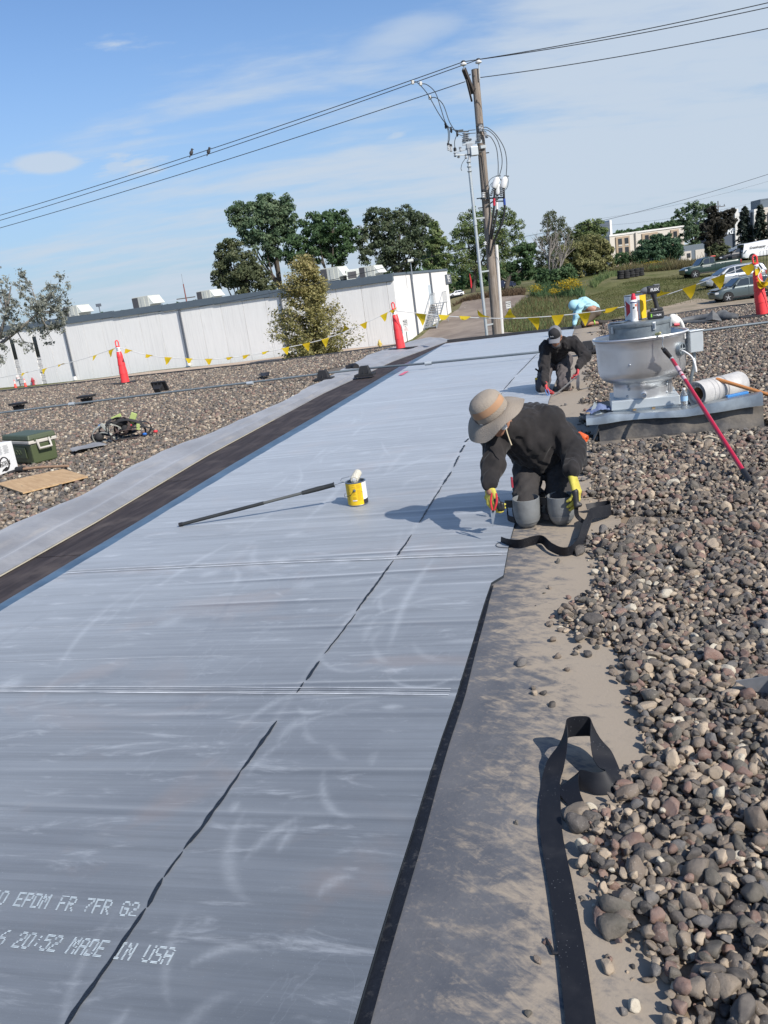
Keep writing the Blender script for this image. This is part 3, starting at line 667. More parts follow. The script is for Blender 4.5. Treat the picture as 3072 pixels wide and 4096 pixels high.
# glossy seam tape left uncovered beside the sheet edge
m_tape = mat('seam_tape', (.010, .012, .017), .55, spec=.2, var=.3, vs=25, col2=(.05, .05, .052), cs=30, cmix=(.56, .75), bump=.2, bs=60)
vs_ = np.linspace(.5, 4.2, 90); wt = np.interp(vs_, [.5, 2.0, 2.6, 3.2, 4.2], [.042, .042, .040, .034, .02]); q = np.array([pt_roof(float(u_right(v)) + w_ / 2 - .005, v, .007) for v, w_ in zip(vs_, wt)])
tag(MB().strip(q, np.repeat(B_DIR[None], 90, 0), wt * (1 + .1 * np.sin(vs_ * 7))).build('seam_tape', m_tape, recalc=True), 'shiny black seam tape showing along the right edge of the new sheet', 'seam tape')
# ================================================================== GRAVEL
def stone_mesh(i, sub):
    r_ = random.Random(100 + i); bm = bmesh.new(); bmesh.ops.create_icosphere(bm, subdivisions=sub, radius=1.0)
    cuts = [(Vector((r_.gauss(0, 1), r_.gauss(0, 1), r_.gauss(0, .7))).normalized(), r_.uniform(.44, .86)) for _ in range(r_.choice([2, 5, 8, 11]))]
    sx, sy, sz = r_.uniform(.85, 1.25), r_.uniform(.7, 1.0), r_.uniform(.5, .78)
    for v in bm.verts:
        p = v.co.normalized(); k = 1 + .24 * mnoise.noise(p * 1.1 + Vector((i * 7.3, 0, 0))) + .08 * mnoise.noise(p * 3.2 + Vector((0, i * 3.1, 0)))
        p = p * k
        for nrm, d in cuts:
            e_ = p.dot(nrm) - d
            if e_ > 0: p = p - nrm * e_ * .98
        v.co = Vector((p.x * sx, p.y * sy, p.z * sz))
    me = bpy.data.meshes.new('stone'); bm.to_mesh(me); bm.free(); me.shade_smooth(); me.materials.append(m_stone); return me
n_ = N('river_stone')
oi = n_.n.new('ShaderNodeObjectInfo'); rnd_ = oi.outputs['Random']
base = n_.ramp(rnd_, [(0, (0.056, 0.052, 0.049)), (.09, (0.103, 0.094, 0.078)), (.20, (0.142, 0.118, 0.095)), (.30, (0.077, 0.070, 0.066)), (.40, (0.180, 0.143, 0.111)), (.52, (0.164, 0.104, 0.085)), (.59, (0.229, 0.143, 0.114)), (.64, (0.240, 0.195, 0.148)), (.76, (0.361, 0.290, 0.213)), (.84, (0.130, 0.124, 0.120)), (.905, (0.459, 0.368, 0.268)), (.968, (0.537, 0.485, 0.385))], True)
sc_ = n_.n.new('ShaderNodeVectorMath'); sc_.operation = 'ADD'; n_.l.new(n_.tc.outputs['Object'], sc_.inputs[0])
cmb = n_.n.new('ShaderNodeCombineXYZ'); n_.l.new(n_.math('MULTIPLY', rnd_, 400), cmb.inputs[0]); n_.l.new(cmb.outputs[0], sc_.inputs[1])
r2 = n_.n.new('ShaderNodeTexWhiteNoise'); r2.noise_dimensions = '1D'; n_.l.new(n_.math('MULTIPLY', rnd_, 977.0), r2.inputs['W'])
sp = n_.noise(sc_.outputs[0], 5, 6, .75); sp2 = n_.noise(sc_.outputs[0], 1.1, 4, .6)
c = n_.mix(n_.mr(sp2, .3, .7, 0, .55), base, n_.mix(.6, base, (.25, .22, .19)))
c = n_.mix(n_.math('MULTIPLY', n_.mr(sp, .55, .72), n_.mr(r2.outputs[0], .35, .9, .1, .75)), c, (.42, .385, .345))
c = n_.mix(n_.math('MULTIPLY', n_.mr(sp, .44, .3), n_.mr(r2.outputs[0], .3, .7, .5, 0)), c, (.03, .028, .027))
m_stone = n_.out(c, .72, n_.bump(sp, .35, .12), Specular_IOR_Level=.3)

SM = [stone_mesh(i, 3) for i in range(24)]
SL = [stone_mesh(i + 40, 2) for i in range(12)]
u_gr = lambda v: u_strip(v)
curb_c = atd(1450, 905)                    # refined with the fan
FAN_BOX = None
def scatter(xlo, xhi, ylo, yhi, dens, accept, size=(.021, .30), layer=(0.0, .02), seed=1):
    r_ = np.random.default_rng(seed); n = int((xhi - xlo) * (yhi - ylo) * dens)
    x = r_.uniform(xlo, xhi, n); y = r_.uniform(ylo, yhi, n); keep = accept(x, y, r_); x, y = x[keep], y[keep]
    rad = np.clip(size[0] * np.exp(r_.normal(0, size[1], len(x))), .005, .046)
    zz = r_.uniform(*layer, len(x)) + rad * .45
    return np.stack([x, y, zz, rad], 1)
def lim(y): return .48 * y + 1.0          # right limit of what a camera near ours can see
def edge_noise(x, y, f=2.2, a=1.0): return np.array([mnoise.noise((float(p) * f, float(q_) * f, 1.7)) for p, q_ in zip(x, y)]) * a
def acc_right(thin):
    def f(x, y, r_):
        p = np.stack([x, y, 0 * x], 1); u = p @ B_DIR; v = p @ A_DIR
        d = u - u_strip(v)
        k = (x < lim(y)) & (d > -.45) & inside(x, y, roof_xy) & (y < 25)
        dk = np.zeros(len(x)); i = np.where(k)[0]
        dk[i] = d[i] + edge_noise(x[i], y[i], 2.4, .22) + edge_noise(x[i], y[i], 7, .07)
        pr = np.clip(dk / .10, 0, 1) if not thin else np.clip((dk + .10) / .30, 0, 1) ** 1.8
        pr = np.maximum(pr, np.where(d > -.35, .016 * (d + .45) / .45, 0)) if thin else pr
        # bare tongue of membrane to the right of the kneeling man
        t1 = np.exp(-(((x - 1.55) / .42) ** 2 + ((y - 5.0 + (x - 1.5) * .25) / .16) ** 2)); t2 = np.exp(-(((x - 2.15) / .5) ** 2 + ((y - 7.35) / .3) ** 2))
        pr = pr * (1 - np.clip(1.25 * t1, 0, 1)) * (1 - .75 * np.clip(t2, 0, 1))
        for bx in NO_STONE: pr = np.where(inside(x, y, bx), 0, pr)
        return k & (r_.random(len(x)) < pr)
    return f
def acc_left(x, y, r_):
    p = np.stack([x, y, 0 * x], 1); u = p @ B_DIR; v = p @ A_DIR; d = u_flap(v) - u
    k = (d > -.02) & inside(x, y, roof_xy) & (x > -.50 * y - 1.2)
    # a bare dusty patch beside the flap, far off
    b = np.exp(-(((u - u_flap(v) + .25) / .5) ** 2 + ((v - 18.6) / 1.6) ** 2))
    return k & (r_.random(len(x)) < 1 - np.clip(b * 1.3, 0, 1))
NO_STONE = [[tuple(pt_roof(u, v)[:2]) for u, v in ((-.02, 7.66), (1.52, 7.66), (1.52, 8.95), (-.02, 8.95))]]
NO_STONE.append([tuple(at(2000 + x * .6462, 2700 + y * .6462)[:2]) for x, y in ((370, 2360), (630, 2360), (540, 1700), (480, 1300), (410, 1000), (400, 700), (560, 890), (720, 720), (760, 620), (600, 300), (400, 270), (260, 480), (215, 640), (215, 1000), (270, 1300), (335, 1700))])
def cone_box(p, s=.36): return [(p[0] - s, p[1] - s), (p[0] + s, p[1] - s), (p[0] + s, p[1] + s), (p[0] - s, p[1] + s)]
CONES = [atd(272, 831), atd(867, 758), atd(1648, 686)]
m_bed = mat('gravel_fines', (.13, .115, .10), .95, var=.4, vs=20, col2=(.19, .165, .14), cs=8, bump=.8, bs=60, spec=.1)
# beds of fines under the stones (they are what one sees between the stones)
def bed(name, ua, ub, v0_, v1_, n=120, m=40, clip=None):
    P = band(ua, ub, v0_, v1_, lambda u, v, t: .002, n=n, m=m); mb = MB(); mb.grid(P)
    me = mb.mesh(name); bm = bmesh.new(); bm.from_mesh(me)
    co = np.array([f.calc_center_median()[:] for f in bm.faces]); ok = inside(co[:, 0], co[:, 1], roof_xy)
    bmesh.ops.delete(bm, geom=[f for f, k in zip(bm.faces[:], ok) if not k], context='FACES')
    bmesh.ops.recalc_face_normals(bm, faces=bm.faces); bm.to_mesh(me); bm.free(); me.shade_smooth()
    return struct(link(name, me, m_bed))
bed_r = bed('gravel_bed', lambda v: float(u_strip(v)) + .16 + .1 * mnoise.noise((v * 2.1, 0, 0)), lambda v: float(u_strip(v)) + 12, .6, 26, 160, 60)
bed_l = bed('gravel_bed', lambda v: float(u_flap(v)) - 26, lambda v: float(u_flap(v)) + .1, 1, 36, 160, 60)
fr_, fl_ = acc_right(True), acc_left
pts = [scatter(.2, 4.2, .9, 6.5, 1100, acc_right(True), (.0085, .3), (0, .004), 11), scatter(.2, 4.2, .9, 6.5, 350, acc_right(False), (.010, .3), (.02, .036), 12),
       scatter(.2, 6.2, .9, 9, 1500, fr_, (.0172, .36), (0, .004), 1), scatter(.2, 6.2, .9, 9, 1000, acc_right(False), (.0170, .36), (.014, .030), 2),
       scatter(1, 13.5, 9, 25.5, 1000, fr_, (.0205, .32), (0, .012), 3), scatter(1, 13.5, 9, 25.5, 330, acc_right(False), (.0215, .30), (.018, .032), 4),
       scatter(-9, -1.5, 4, 13, 1400, fl_, (.0205, .33), (0, .014), 5), scatter(-17, 2, 13, 34, 640, fl_, (.026, .28), (0, .018), 6), scatter(-9, -1.5, 4, 13, 350, fl_, (.0215, .30), (.018, .032), 7)]
for a, b in ((0, 1),):
    pass
ALL = np.concatenate(pts)
# a handful of single stones lying out on the strip, where the photograph shows them
LOOSE = [(1206, 1217, .022), (1292, 1262, .014), (1243, 1312, .016), (1252, 1327, .013), (1225, 1450, .016), (1156, 1502, .02), (1192, 1527, .017), (1252, 1792, .04), (1308, 2005, .04), (1277, 1749, .02), (1250, 1300, .02), (1262, 1290, .02), (1213, 1365, .02), (1345, 2190, .013), (1181, 2040, .012), (1366, 1160, .03), (1385, 1150, .02), (1277, 1308, .03), (1160, 1145, .017), (1142, 2195, .012)]
rL = np.random.default_rng(77)
LO = np.array([[*atd(x, y)[:2], r_ * .45, r_] for x, y, r_ in LOOSE])
# the stones that show largest are objects of their own, parts of the bed
dist = np.linalg.norm(np.c_[ALL[:, :2], ALL[:, 2]] - CP, axis=1); dep = (np.c_[ALL[:, :3]] - CP) @ CF
xs = 1536 + FOC * ((ALL[:, :3] - CP) @ CR) / dep; ys = 2048 - FOC * ((ALL[:, :3] - CP) @ CU) / dep
vis = (dep > .3) & (xs > 0) & (xs < 3072) & (ys > 0) & (ys < 4096) & (ALL[:, 0] > 0)
score = np.where(vis, ALL[:, 3] / dist * np.where(ALL[:, 2] > .022, 1.1, .85), 0)
top_i = np.argsort(-score)[:278]
def rot_rand(r_): 
    from mathutils import Quaternion
    return Matrix.Rotation(r_.uniform(0, 6.283), 4, 'Z') @ Matrix.Rotation(r_.gauss(0, .45), 4, 'X') @ Matrix.Rotation(r_.gauss(0, .45), 4, 'Y')
rp = random.Random(3)
for row in list(LO) + [ALL[i] for i in top_i]:
    o = bpy.data.objects.new('stone', SM[rp.randrange(len(SM))]); COL.objects.link(o); o.parent = bed_r
    o.matrix_local = Matrix.Translation(row[:3]) @ rot_rand(rp) @ Matrix.Scale(float(row[3]), 4)
rest = np.ones(len(ALL), bool); rest[top_i] = False; ALL = ALL[rest]
def gravel_obj(name, P, meshes, parent, seed):
    """all other stones: one mesh of points, a stone instanced on each"""
    r_ = np.random.default_rng(seed); n = len(P)
    me = bpy.data.meshes.new(name); me.vertices.add(n); me.vertices.foreach_set('co', P[:, :3].ravel().astype(np.float32))
    a = me.attributes.new('rad', 'FLOAT', 'POINT'); a.data.foreach_set('value', P[:, 3].astype(np.float32))
    e = np.stack([r_.normal(0, .45, n), r_.normal(0, .45, n), r_.uniform(0, 6.283, n)], 1)
    a = me.attributes.new('rot', 'FLOAT_VECTOR', 'POINT'); a.data.foreach_set('vector', e.ravel().astype(np.float32))
    a = me.attributes.new('pick', 'INT', 'POINT'); a.data.foreach_set('value', r_.integers(0, len(meshes), n).astype(np.int32))
    o = bpy.data.objects.new(name, me); COL.objects.link(o); o.parent = parent; stuff(o)
    me.materials.append(m_stone)
    ng = bpy.data.node_groups.new(name, 'GeometryNodeTree'); ng.interface.new_socket('Geometry', in_out='INPUT', socket_type='NodeSocketGeometry'); ng.interface.new_socket('Geometry', in_out='OUTPUT', socket_type='NodeSocketGeometry')
    gi = ng.nodes.new('NodeGroupInput'); go = ng.nodes.new('NodeGroupOutput'); ip = ng.nodes.new('GeometryNodeInstanceOnPoints')
    g2i = ng.nodes.new('GeometryNodeGeometryToInstance')
    for m in reversed(meshes):
        src = bpy.data.objects.new('stone', m); oi_ = ng.nodes.new('GeometryNodeObjectInfo'); oi_.inputs[0].default_value = src
        ng.links.new(oi_.outputs['Geometry'], g2i.inputs[0])
    def na(nm, t):
        q = ng.nodes.new('GeometryNodeInputNamedAttribute'); q.data_type = t; q.inputs[0].default_value = nm; return q.outputs[0]
    e2r = ng.nodes.new('FunctionNodeEulerToRotation'); ng.links.new(na('rot', 'FLOAT_VECTOR'), e2r.inputs[0])
    L_ = ng.links.new
    L_(gi.outputs[0], ip.inputs['Points']); L_(g2i.outputs[0], ip.inputs['Instance']); ip.inputs['Pick Instance'].default_value = True
    L_(na('pick', 'INT'), ip.inputs['Instance Index']); L_(e2r.outputs[0], ip.inputs['Rotation']); L_(na('rad', 'FLOAT'), ip.inputs['Scale'])
    L_(ip.outputs[0], go.inputs[0])
    md = o.modifiers.new('stones', 'NODES'); md.node_group = ng
    return o
R_ = ALL[:, :2] @ B_DIR[:2] > u_seam(ALL[:, :2] @ A_DIR[:2])
near = ALL[:, 1] < 9
gravel_obj('gravel', ALL[R_ & near], SM, bed_r, 1); gravel_obj('gravel', ALL[R_ & ~near], SL, bed_r, 2); gravel_obj('gravel', ALL[~R_], SL, bed_l, 3)
print('stones', len(ALL))
# ================================================================== WAREHOUSE ACROSS THE DRIVE
def planehit(x, y, o, nrm):
    d = ray(x, y); t = np.dot(o - CP, nrm) / np.dot(d, nrm); return CP + d * t
gc = g_corner.copy(); gl = gnd(302, 1523); wd = (gl - gc); wd[2] = 0; wd /= np.linalg.norm(wd)       # along the front wall, to the left
fn = V(wd[1], -wd[0], 0); fn = fn if fn[1] < 0 else -fn
rw = g_farcorner - gc; RL = float(np.hypot(rw[0], rw[1])); rd = V(rw[0], rw[1], 0) / RL; rn = V(rd[1], -rd[0], 0)
FL = 62.0
zt_ = lambda t: 2.42 + .0145 * t
def tz_wall(x, y):                      # pixel -> (distance along the front wall, height)
    p = planehit(x, y, gc, fn); return float(np.dot(p - gc, wd)), float(p[2])
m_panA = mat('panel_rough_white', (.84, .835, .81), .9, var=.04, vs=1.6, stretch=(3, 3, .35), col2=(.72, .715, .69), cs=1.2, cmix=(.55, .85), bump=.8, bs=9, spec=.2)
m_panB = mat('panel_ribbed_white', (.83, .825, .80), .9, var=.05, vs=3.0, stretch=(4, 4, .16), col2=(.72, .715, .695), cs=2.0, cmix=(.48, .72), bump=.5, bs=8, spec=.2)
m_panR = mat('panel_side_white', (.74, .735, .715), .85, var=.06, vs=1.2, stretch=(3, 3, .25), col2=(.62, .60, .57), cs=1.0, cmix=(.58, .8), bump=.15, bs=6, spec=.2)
m_fas = mat('fascia_blue_grey', (.105, .135, .165), .5, var=.08, vs=2)
m_roofm = mat('warehouse_roof', (.32, .32, .31), .9)
m_spout = mat('spout_grey', (.10, .115, .14), .5)
m_glassd = mat('dark_glass', (.012, .015, .018), .08, spec=.8, var=0)
wh = thing('warehouse', 'long low white concrete panel warehouse with blue grey roof trim across the drive', 'building', gc)
back = -fn * 16
mb = MB()
foot = [gc + V(0, 0, -3), gc + wd * FL + V(0, 0, -3), gc + wd * FL + back + V(0, 0, -3), gc + rd * RL + V(0, 0, -3)]
# core just behind the panels, then a flat roof
ins = lambda p, s: p + (-fn * s) + (-rn * s * 0)
core_t = [gc - fn * .22 - rn * .22 + V(0, 0, zt_(0) - gc[2] + .2), gc + wd * FL - fn * .22 + V(0, 0, zt_(FL) - gc[2] + .2), gc + wd * FL + back + V(0, 0, zt_(FL) - gc[2] + .2), gc + rd * (RL - .1) - rn * .22 + V(0, 0, zt_(0) - gc[2] + .2)]
mb.poly(core_t, 7.5); mb.build('roof', m_roofm, wh, recalc=True, origin=gc)
PW = 2.44
t_sp = tz_wall(307, 1521)[0]; t_off = t_sp % PW
def wall_box(name, o, along, nrm, t0, t1, z0, z1, proud, thick, m, parent=wh, bevel=.0):
    mb = MB(); c = o + along * (t0 + t1) / 2 + nrm * (proud - thick / 2); c = V(c[0], c[1], (z0 + z1) / 2)
    M = np.stack([along, nrm, V(0, 0, 1)], 1); mb.box(c, (abs(t1 - t0), thick, z1 - z0), M)
    return mb.build(name, m, parent, origin=gc, bevel=bevel, recalc=True)
t = 0.0; i = 0
edges = [0.0] + list(np.arange(t_off, FL, PW)); rpan = random.Random(4)
wt1, wz1 = tz_wall(134, 1348); wt1b, wz0 = tz_wall(148, 1428); wt2 = tz_wall(54, 1400)[0]
for a, b in zip(edges[:-1], edges[1:]):
    if b - a < .1: continue
    z1 = zt_((a + b) / 2)
    hole = [w_ for w_ in (wt1, wt2) if a < w_ < b]
    m = (m_panA, m_panB)[i % 2]; i += 1
    base = float(min(tz(*(gc + wd * q)[:2]) for q in (a, b))) - .15
    if not hole: wall_box('wall_panel', gc, wd, fn, a + .02, b - .02, base, z1, 0, .18, m)
    else:
        w_ = hole[0]; wall_box('wall_panel', gc, wd, fn, a + .02, w_ - .32, base, z1, 0, .18, m); wall_box('wall_panel', gc, wd, fn, w_ + .32, b - .02, base, z1, 0, .18, m)
        wall_box('wall_panel', gc, wd, fn, w_ - .32, w_ + .32, wz1 + .05, z1, -.03, .15, m)
        wf = wall_box('window', gc, wd, fn, w_ - .31, w_ + .31, wz0, wz1 + .05, -.06, .12, m_spout); mb = MB()
        wall_box('pane', gc, wd, fn, w_ - .26, w_ + .26, wz0 + .06, wz1, -.045, .02, m_glassd, wf)
        m_rub = mat('rubble_stone_white', (.62, .61, .59), .95, var=.3, vs=3, bump=1.5, bs=4)
        zc = base; k_ = 0
        while zc < wz0 - .1:
            h = rpan.uniform(.16, .26); wall_box('stone', gc, wd, fn, w_ - .31, w_ + .31, zc, min(zc + h - .02, wz0 - .01), rpan.uniform(-.05, .02), .14, m_rub, bevel=.02); zc += h
# fascia in lengths
for a in np.arange(0, FL, 6.1):
    b = min(a + 6.08, FL); z0 = zt_((a + b) / 2)
    wall_box('fascia', gc, wd, fn, a, b, z0 + .004, z0 + .62, .16, .3, m_fas)
wall_box('gutter_lip', gc, wd, fn, -.1, FL, zt_(FL / 2) + .60, zt_(FL / 2) + .68, .24, .12, m_fas) if False else None
for px_, py_ in ((307, 1521), (762, 1463), (1160, 1418)):
    tt, zb = tz_wall(px_, py_); mb = MB()
    p0 = gc + wd * tt + fn * .12
    mb.box(V(p0[0], p0[1], (zb + zt_(tt)) / 2 + .2), (.17, .14, zt_(tt) - zb - .3), np.stack([wd, fn, V(0, 0, 1)], 1)); 
    d_ = mb.build('downspout', m_spout, wh, origin=gc, recalc=True)
    MB().box(V(p0[0], p0[1], zb + .22) + fn * .1, (.22, .3, .4), np.stack([wd, fn, V(0, 0, 1)], 1)).build('splash_boot', m_panR, wh, origin=gc, bevel=.03, recalc=True)
# short side: panels, trim, spouts, door
side_t = lambda x, y: (lambda p: (float(np.dot(p - gc, rd)), float(p[2])))(planehit(x, y, gc, rn))
ed = np.linspace(0, RL, 7)
for a, b in zip(ed[:-1], ed[1:]):
    base = float(min(tz(*(gc + rd * q)[:2]) for q in (a, b))) - .3
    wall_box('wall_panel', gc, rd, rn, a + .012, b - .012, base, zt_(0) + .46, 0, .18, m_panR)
for a, b in ((0, RL / 2 - .01), (RL / 2 + .01, RL)): wall_box('fascia', gc, rd, rn, a, b, zt_(0) + .464, zt_(0) + .66, .08, .26, m_fas)
for (xa, ya, xb, yb) in ((1638, 1092, 1666, 1338), (1714, 1084, 1727, 1175)):
    ta, za = side_t(xa, ya); tb, zb = side_t(xb, yb); wall_box('downspout', gc, rd, rn, ta, ta + .24, min(zb, za - .5), zt_(0) + .46, .14, .13, m_spout)
td, zd1 = side_t(1712, 1140); _, zd0 = side_t(1720, 1216)
wall_box('door', gc, rd, rn, td - .1, td + 1.0, zd0 - .1, zd1, .03, .06, mat('door_pale', (.50, .56, .60), .5))
ts, zs1 = side_t(1788, 1098); _, zs0 = side_t(1790, 1136)
sg = wall_box('sign_board', gc, rd, rn, ts - .9, ts + 1.1, zs0, zs1, .1, .08, m_spout)
mb = MB(); text_on(mb, '95', gc + rd * (ts + .1) + rn * .105 + V(0, 0, (zs0 + zs1) / 2 - gc[2]), rd, V(0, 0, 1), 1.05, extrude=.01); mb.build('sign_figures', mat('sign_white', (.7, .7, .68), .6), sg, origin=gc)
# steel stair beside the door
m_galv = mat('galvanised_steel', (.36, .39, .42), .45, .6, var=.12, vs=4)
sb = gnd(1727, 1318); st0 = float(np.dot(sb - gc, rd)); stair = thing('stair', 'grey open steel stair with railings rising to the side door of the white warehouse', 'stair', sb)
land_z = zd0 - .05; run = max(2.6, (td - st0)); nst = 10
M = np.stack([rd, rn, V(0, 0, 1)], 1); so_ = gc + rn * .75; so_[2] = 0
for k_ in range(nst):
    f_ = (k_ + .5) / nst; c = so_ + rd * (st0 + run * f_) + V(0, 0, sb[2] + (land_z - sb[2]) * (k_ + 1) / nst)
    MB().box(c, (.3, 1.1, .05), M).build('tread', m_galv, stair, origin=sb)
for s_ in (-.58, .58):
    a = so_ + rd * st0 + rn * s_ + V(0, 0, sb[2] + .02); b = so_ + rd * (st0 + run) + rn * s_ + V(0, 0, land_z)
    MB().bar(a, b, .05, .22).build('stringer', m_galv, stair, origin=sb)
    MB().tube([a + V(0, 0, 1), b + V(0, 0, 1), b + rd * 1.3 + V(0, 0, 1)], .03, 6).build('handrail', m_galv, stair, origin=sb)
    for f_ in (0, .33, .66, 1): q = a + (b - a) * f_; MB().cyl(q, q + V(0, 0, 1), .025, 6).build('rail_post', m_galv, stair, origin=sb)
    for f_ in (.3, .6, .9, 1.2): q = b + rd * f_; MB().cyl(q, q + V(0, 0, 1), .022, 6).build('rail_post', m_galv, stair, origin=sb)
c = so_ + rd * (st0 + run + .65) + V(0, 0, land_z); MB().box(c, (1.3, 1.2, .06), M).build('landing', m_galv, stair, origin=sb)
for s_ in (-.5, .5):
    q = so_ + rd * (st0 + run + 1.2) + rn * s_; MB().cyl(V(q[0], q[1], land_z), V(q[0], q[1], float(tz(q[0], q[1])) - .1), .04, 6).build('stair_leg', m_galv, stair, origin=sb)
# rooftop units
m_rtu = mat('unit_cream', (.50, .51, .46), .55, var=.06); m_coil = mat('coil_grey', (.07, .07, .075), .7, var=.3, vs=30, stretch=(1, 1, 8)); m_hood = mat('hood_cream', (.60, .62, .57), .5)
def rtu(x0, x1, y0, y1, label, rot=.25, hood=True):
    p = planehit((x0 + x1) / 2, y1, gc - fn * 5.5, fn); s_ = ppm(p); w_ = (x1 - x0) / s_; h = (y1 - y0) / s_ * .92
    r = thing('rooftop_unit', label, 'air conditioner', p, math.atan2(wd[1], wd[0]) + math.pi, 'rooftop units on the warehouse')
    MB().box((-.04 * w_, 0, h * .55), (w_ * .72, 2.0, h * .9)).build('cabinet', m_rtu, r, bevel=.03)
    MB().box((-.28 * w_, -1.02, h * .55), (w_ * .26, .05, h * .78)).build('coil_panel', m_coil, r)
    MB().box((.06 * w_, -1.02, h * .55), (w_ * .16, .05, h * .7)).build('access_panel', m_rtu, r)
    MB().box((0, 0, h * .05 - .25), (w_ * .66, 1.9, h * .1 + .5)).build('roof_curb', m_fas, r)
    if hood:
        x = .32 * w_; MB().add([(x, -.95, h * .95), (x, .95, h * .95), (x + .2 * w_, .95, h * .35), (x + .2 * w_, -.95, h * .35), (x, -.95, h * .3), (x, .95, h * .3)], [(0, 3, 2, 1), (0, 4, 3), (1, 2, 5), (4, 5, 2, 3)]).build('rain_hood', m_hood, r)
    return r
rtu(268, 366, 1219, 1268, 'cream rooftop unit with a sloping hood, beside the olive tree at the left')
rtu(543, 651, 1181, 1236, 'cream rooftop unit with dark coil side standing clear on the left half of the roof')
rtu(802, 889, 1158, 1203, 'cream rooftop unit beside the dark lower tree')
rtu(1294, 1399, 1066, 1128, 'large cream rooftop unit behind the yellowing tree')
rtu(1448, 1537, 1061, 1112, 'cream rooftop unit nearest the warehouse corner')
# small roof things: floodlight on a post, sensor post, ducts
fl = planehit(1647, 1088, gc - fn * 3, fn); r = thing('floodlight', 'small floodlight on a slim post above the warehouse corner', 'floodlight', fl)
MB().cyl((0, 0, -.6), (0, 0, .85), .05, 6).build('post', m_galv, r); MB().box((0, -.1, .95), (.5, .3, .26)).build('lamp_head', m_hood, r, bevel=.03)
fl = planehit(404, 1264, gc - fn * 8, fn); r = thing('floodlight', 'dark twin lamp on a short post on the left of the warehouse roof', 'floodlight', fl)
MB().cyl((0, 0, -.5), (0, 0, 1.1), .05, 6).build('post', m_spout, r); MB().box((0, -.05, 1.2), (.55, .3, .32)).build('lamp_head', m_spout, r, bevel=.03)
fl = planehit(1415, 1115, gc - fn * 6, fn); r = thing('roof_duct', 'small white louvred roof duct between the two big rooftop units', 'duct', fl)
MB().box((0, 0, .3), (1.3, 1.2, 1.1)).build('housing', m_hood, r, bevel=.03); MB().box((-.1, -.61, .35), (.8, .04, .6)).build('louvre', m_coil, r)
# hydrants, signs and little cones along the wall
def hydrant(p, label, body, cap):
    r = thing('fire_hydrant', label, 'hydrant', p); p = V(0, 0, 0)
    MB().lathe([(.19, 0), (.19, .05), (.13, .06), (.125, .5), (.16, .51), (.16, .56), (.13, .57), (.12, .68), (.07, .76), (.03, .80), (.03, .85)], 14).build('barrel', body, r, smooth=40)
    for a in (0, math.pi): MB().cyl((math.cos(a) * .1, math.sin(a) * .1, .45), (math.cos(a) * .21, math.sin(a) * .21, .45), .06, 8).build('nozzle', cap, r, smooth=40)
    MB().cyl((0, -.1, .43), (0, -.22, .43), .075, 8).build('nozzle', cap, r, smooth=40)
    return r
m_hy = mat('hydrant_yellow', (.55, .42, .12), .5); m_hr = mat('hydrant_red', (.35, .035, .05), .5); m_hk = mat('hydrant_black', (.03, .03, .03), .5)
hp = gnd(1522, 1400); r = hydrant(hp, 'faded yellow fire hydrant with a black base in front of the warehouse corner', m_hy, m_hy); MB().lathe([(.2, 0), (.2, .06), (.15, .07), (.15, .26)], 14).build('hydrant_foot', m_hk, r, smooth=40)
hydrant(gnd(135, 1541), 'dark red standpipe hydrant at the left end of the white wall', m_hr, m_hr)
m_signw = mat('sign_face_white', (.72, .72, .70), .5); m_signk = mat('sign_black', (.02, .02, .022), .5); m_post = mat('sign_post', (.04, .045, .05), .5); m_signr = mat('sign_red_print', (.45, .10, .09), .6)
def sign(p, top_px, w_px, label, extra=True, lines=('BEGIN', 'ONE', 'WAY')):
    s_ = ppm(p); h = top_px / s_; w_ = w_px / s_
    r = thing('road_sign', label, 'sign', p, .08); MB().box((0, .03, h * .5), (.06, .06, h)).build('post', m_post, r)
    hh = w_ * 1.4; b = MB().box((0, 0, h - hh / 2), (w_, .02, hh)).build('sign_plate', m_signw, r)
    mb = MB()
    for s2 in (-1, 1): mb.box((s2 * (w_ / 2 - .025), -.012, h - hh / 2), (.018, .004, hh - .06)); mb.box((0, -.012, h - hh / 2 + s2 * (hh / 2 - .03)), (w_ - .06, .004, .018))
    stuff(mb.build('border', m_signk, b))
    mb = MB()
    for i_, t_ in enumerate(lines): text_on(mb, t_, V(0, -.014, h - hh * (.25 + .25 * i_)), V(1, 0, 0), V(0, 0, 1), w_ * .30, bold=.006)
    stuff(mb.build('lettering', m_signk, b))
    if extra:
        b2 = MB().box((0, 0, h - hh - .26), (w_ * .62, .02, .42)).build('small_plate', m_signw, r); mb = MB()
        for i_, (t_, z_) in enumerate((('NO', .12), ('PARKING', .0), ('FIRE LANE', -.12))): text_on(mb, t_, V(0, -.014, h - hh - .26 + z_), V(1, 0, 0), V(0, 0, 1), .10 if i_ else .14)
        stuff(mb.build('lettering', m_signr, b2))
    return r
sign(gnd(1631, 1372), 92, 19, 'black and white begin one way sign with a small red plate beside the warehouse corner')
sign(gnd(2041, 1300), 92, 20, 'black and white begin one way sign standing in the weeds right of the utility pole', False)
p = gnd(82, 1545); r = thing('parking_sign', 'small red lettered parking sign low by the white wall between two little cones', 'sign', p, .1)
MB().box((0, .03, .55), (.05, .05, 1.1)).build('post', m_post, r); b = MB().box((0, 0, 1.0), (.34, .02, .46)).build('sign_plate', m_signw, r); mb = MB()
for t_, z_ in (('NO', .12), ('PARKING', -.02), ('ANY TIME', -.14)): text_on(mb, t_, V(0, -.014, 1.0 + z_), V(1, 0, 0), V(0, 0, 1), .11)
stuff(mb.build('lettering', m_signr, b))
m_cone = mat('cone_orange', (.75, .075, .05), .45, var=.05); m_refl = mat('reflective_white', (.75, .76, .76), .4)
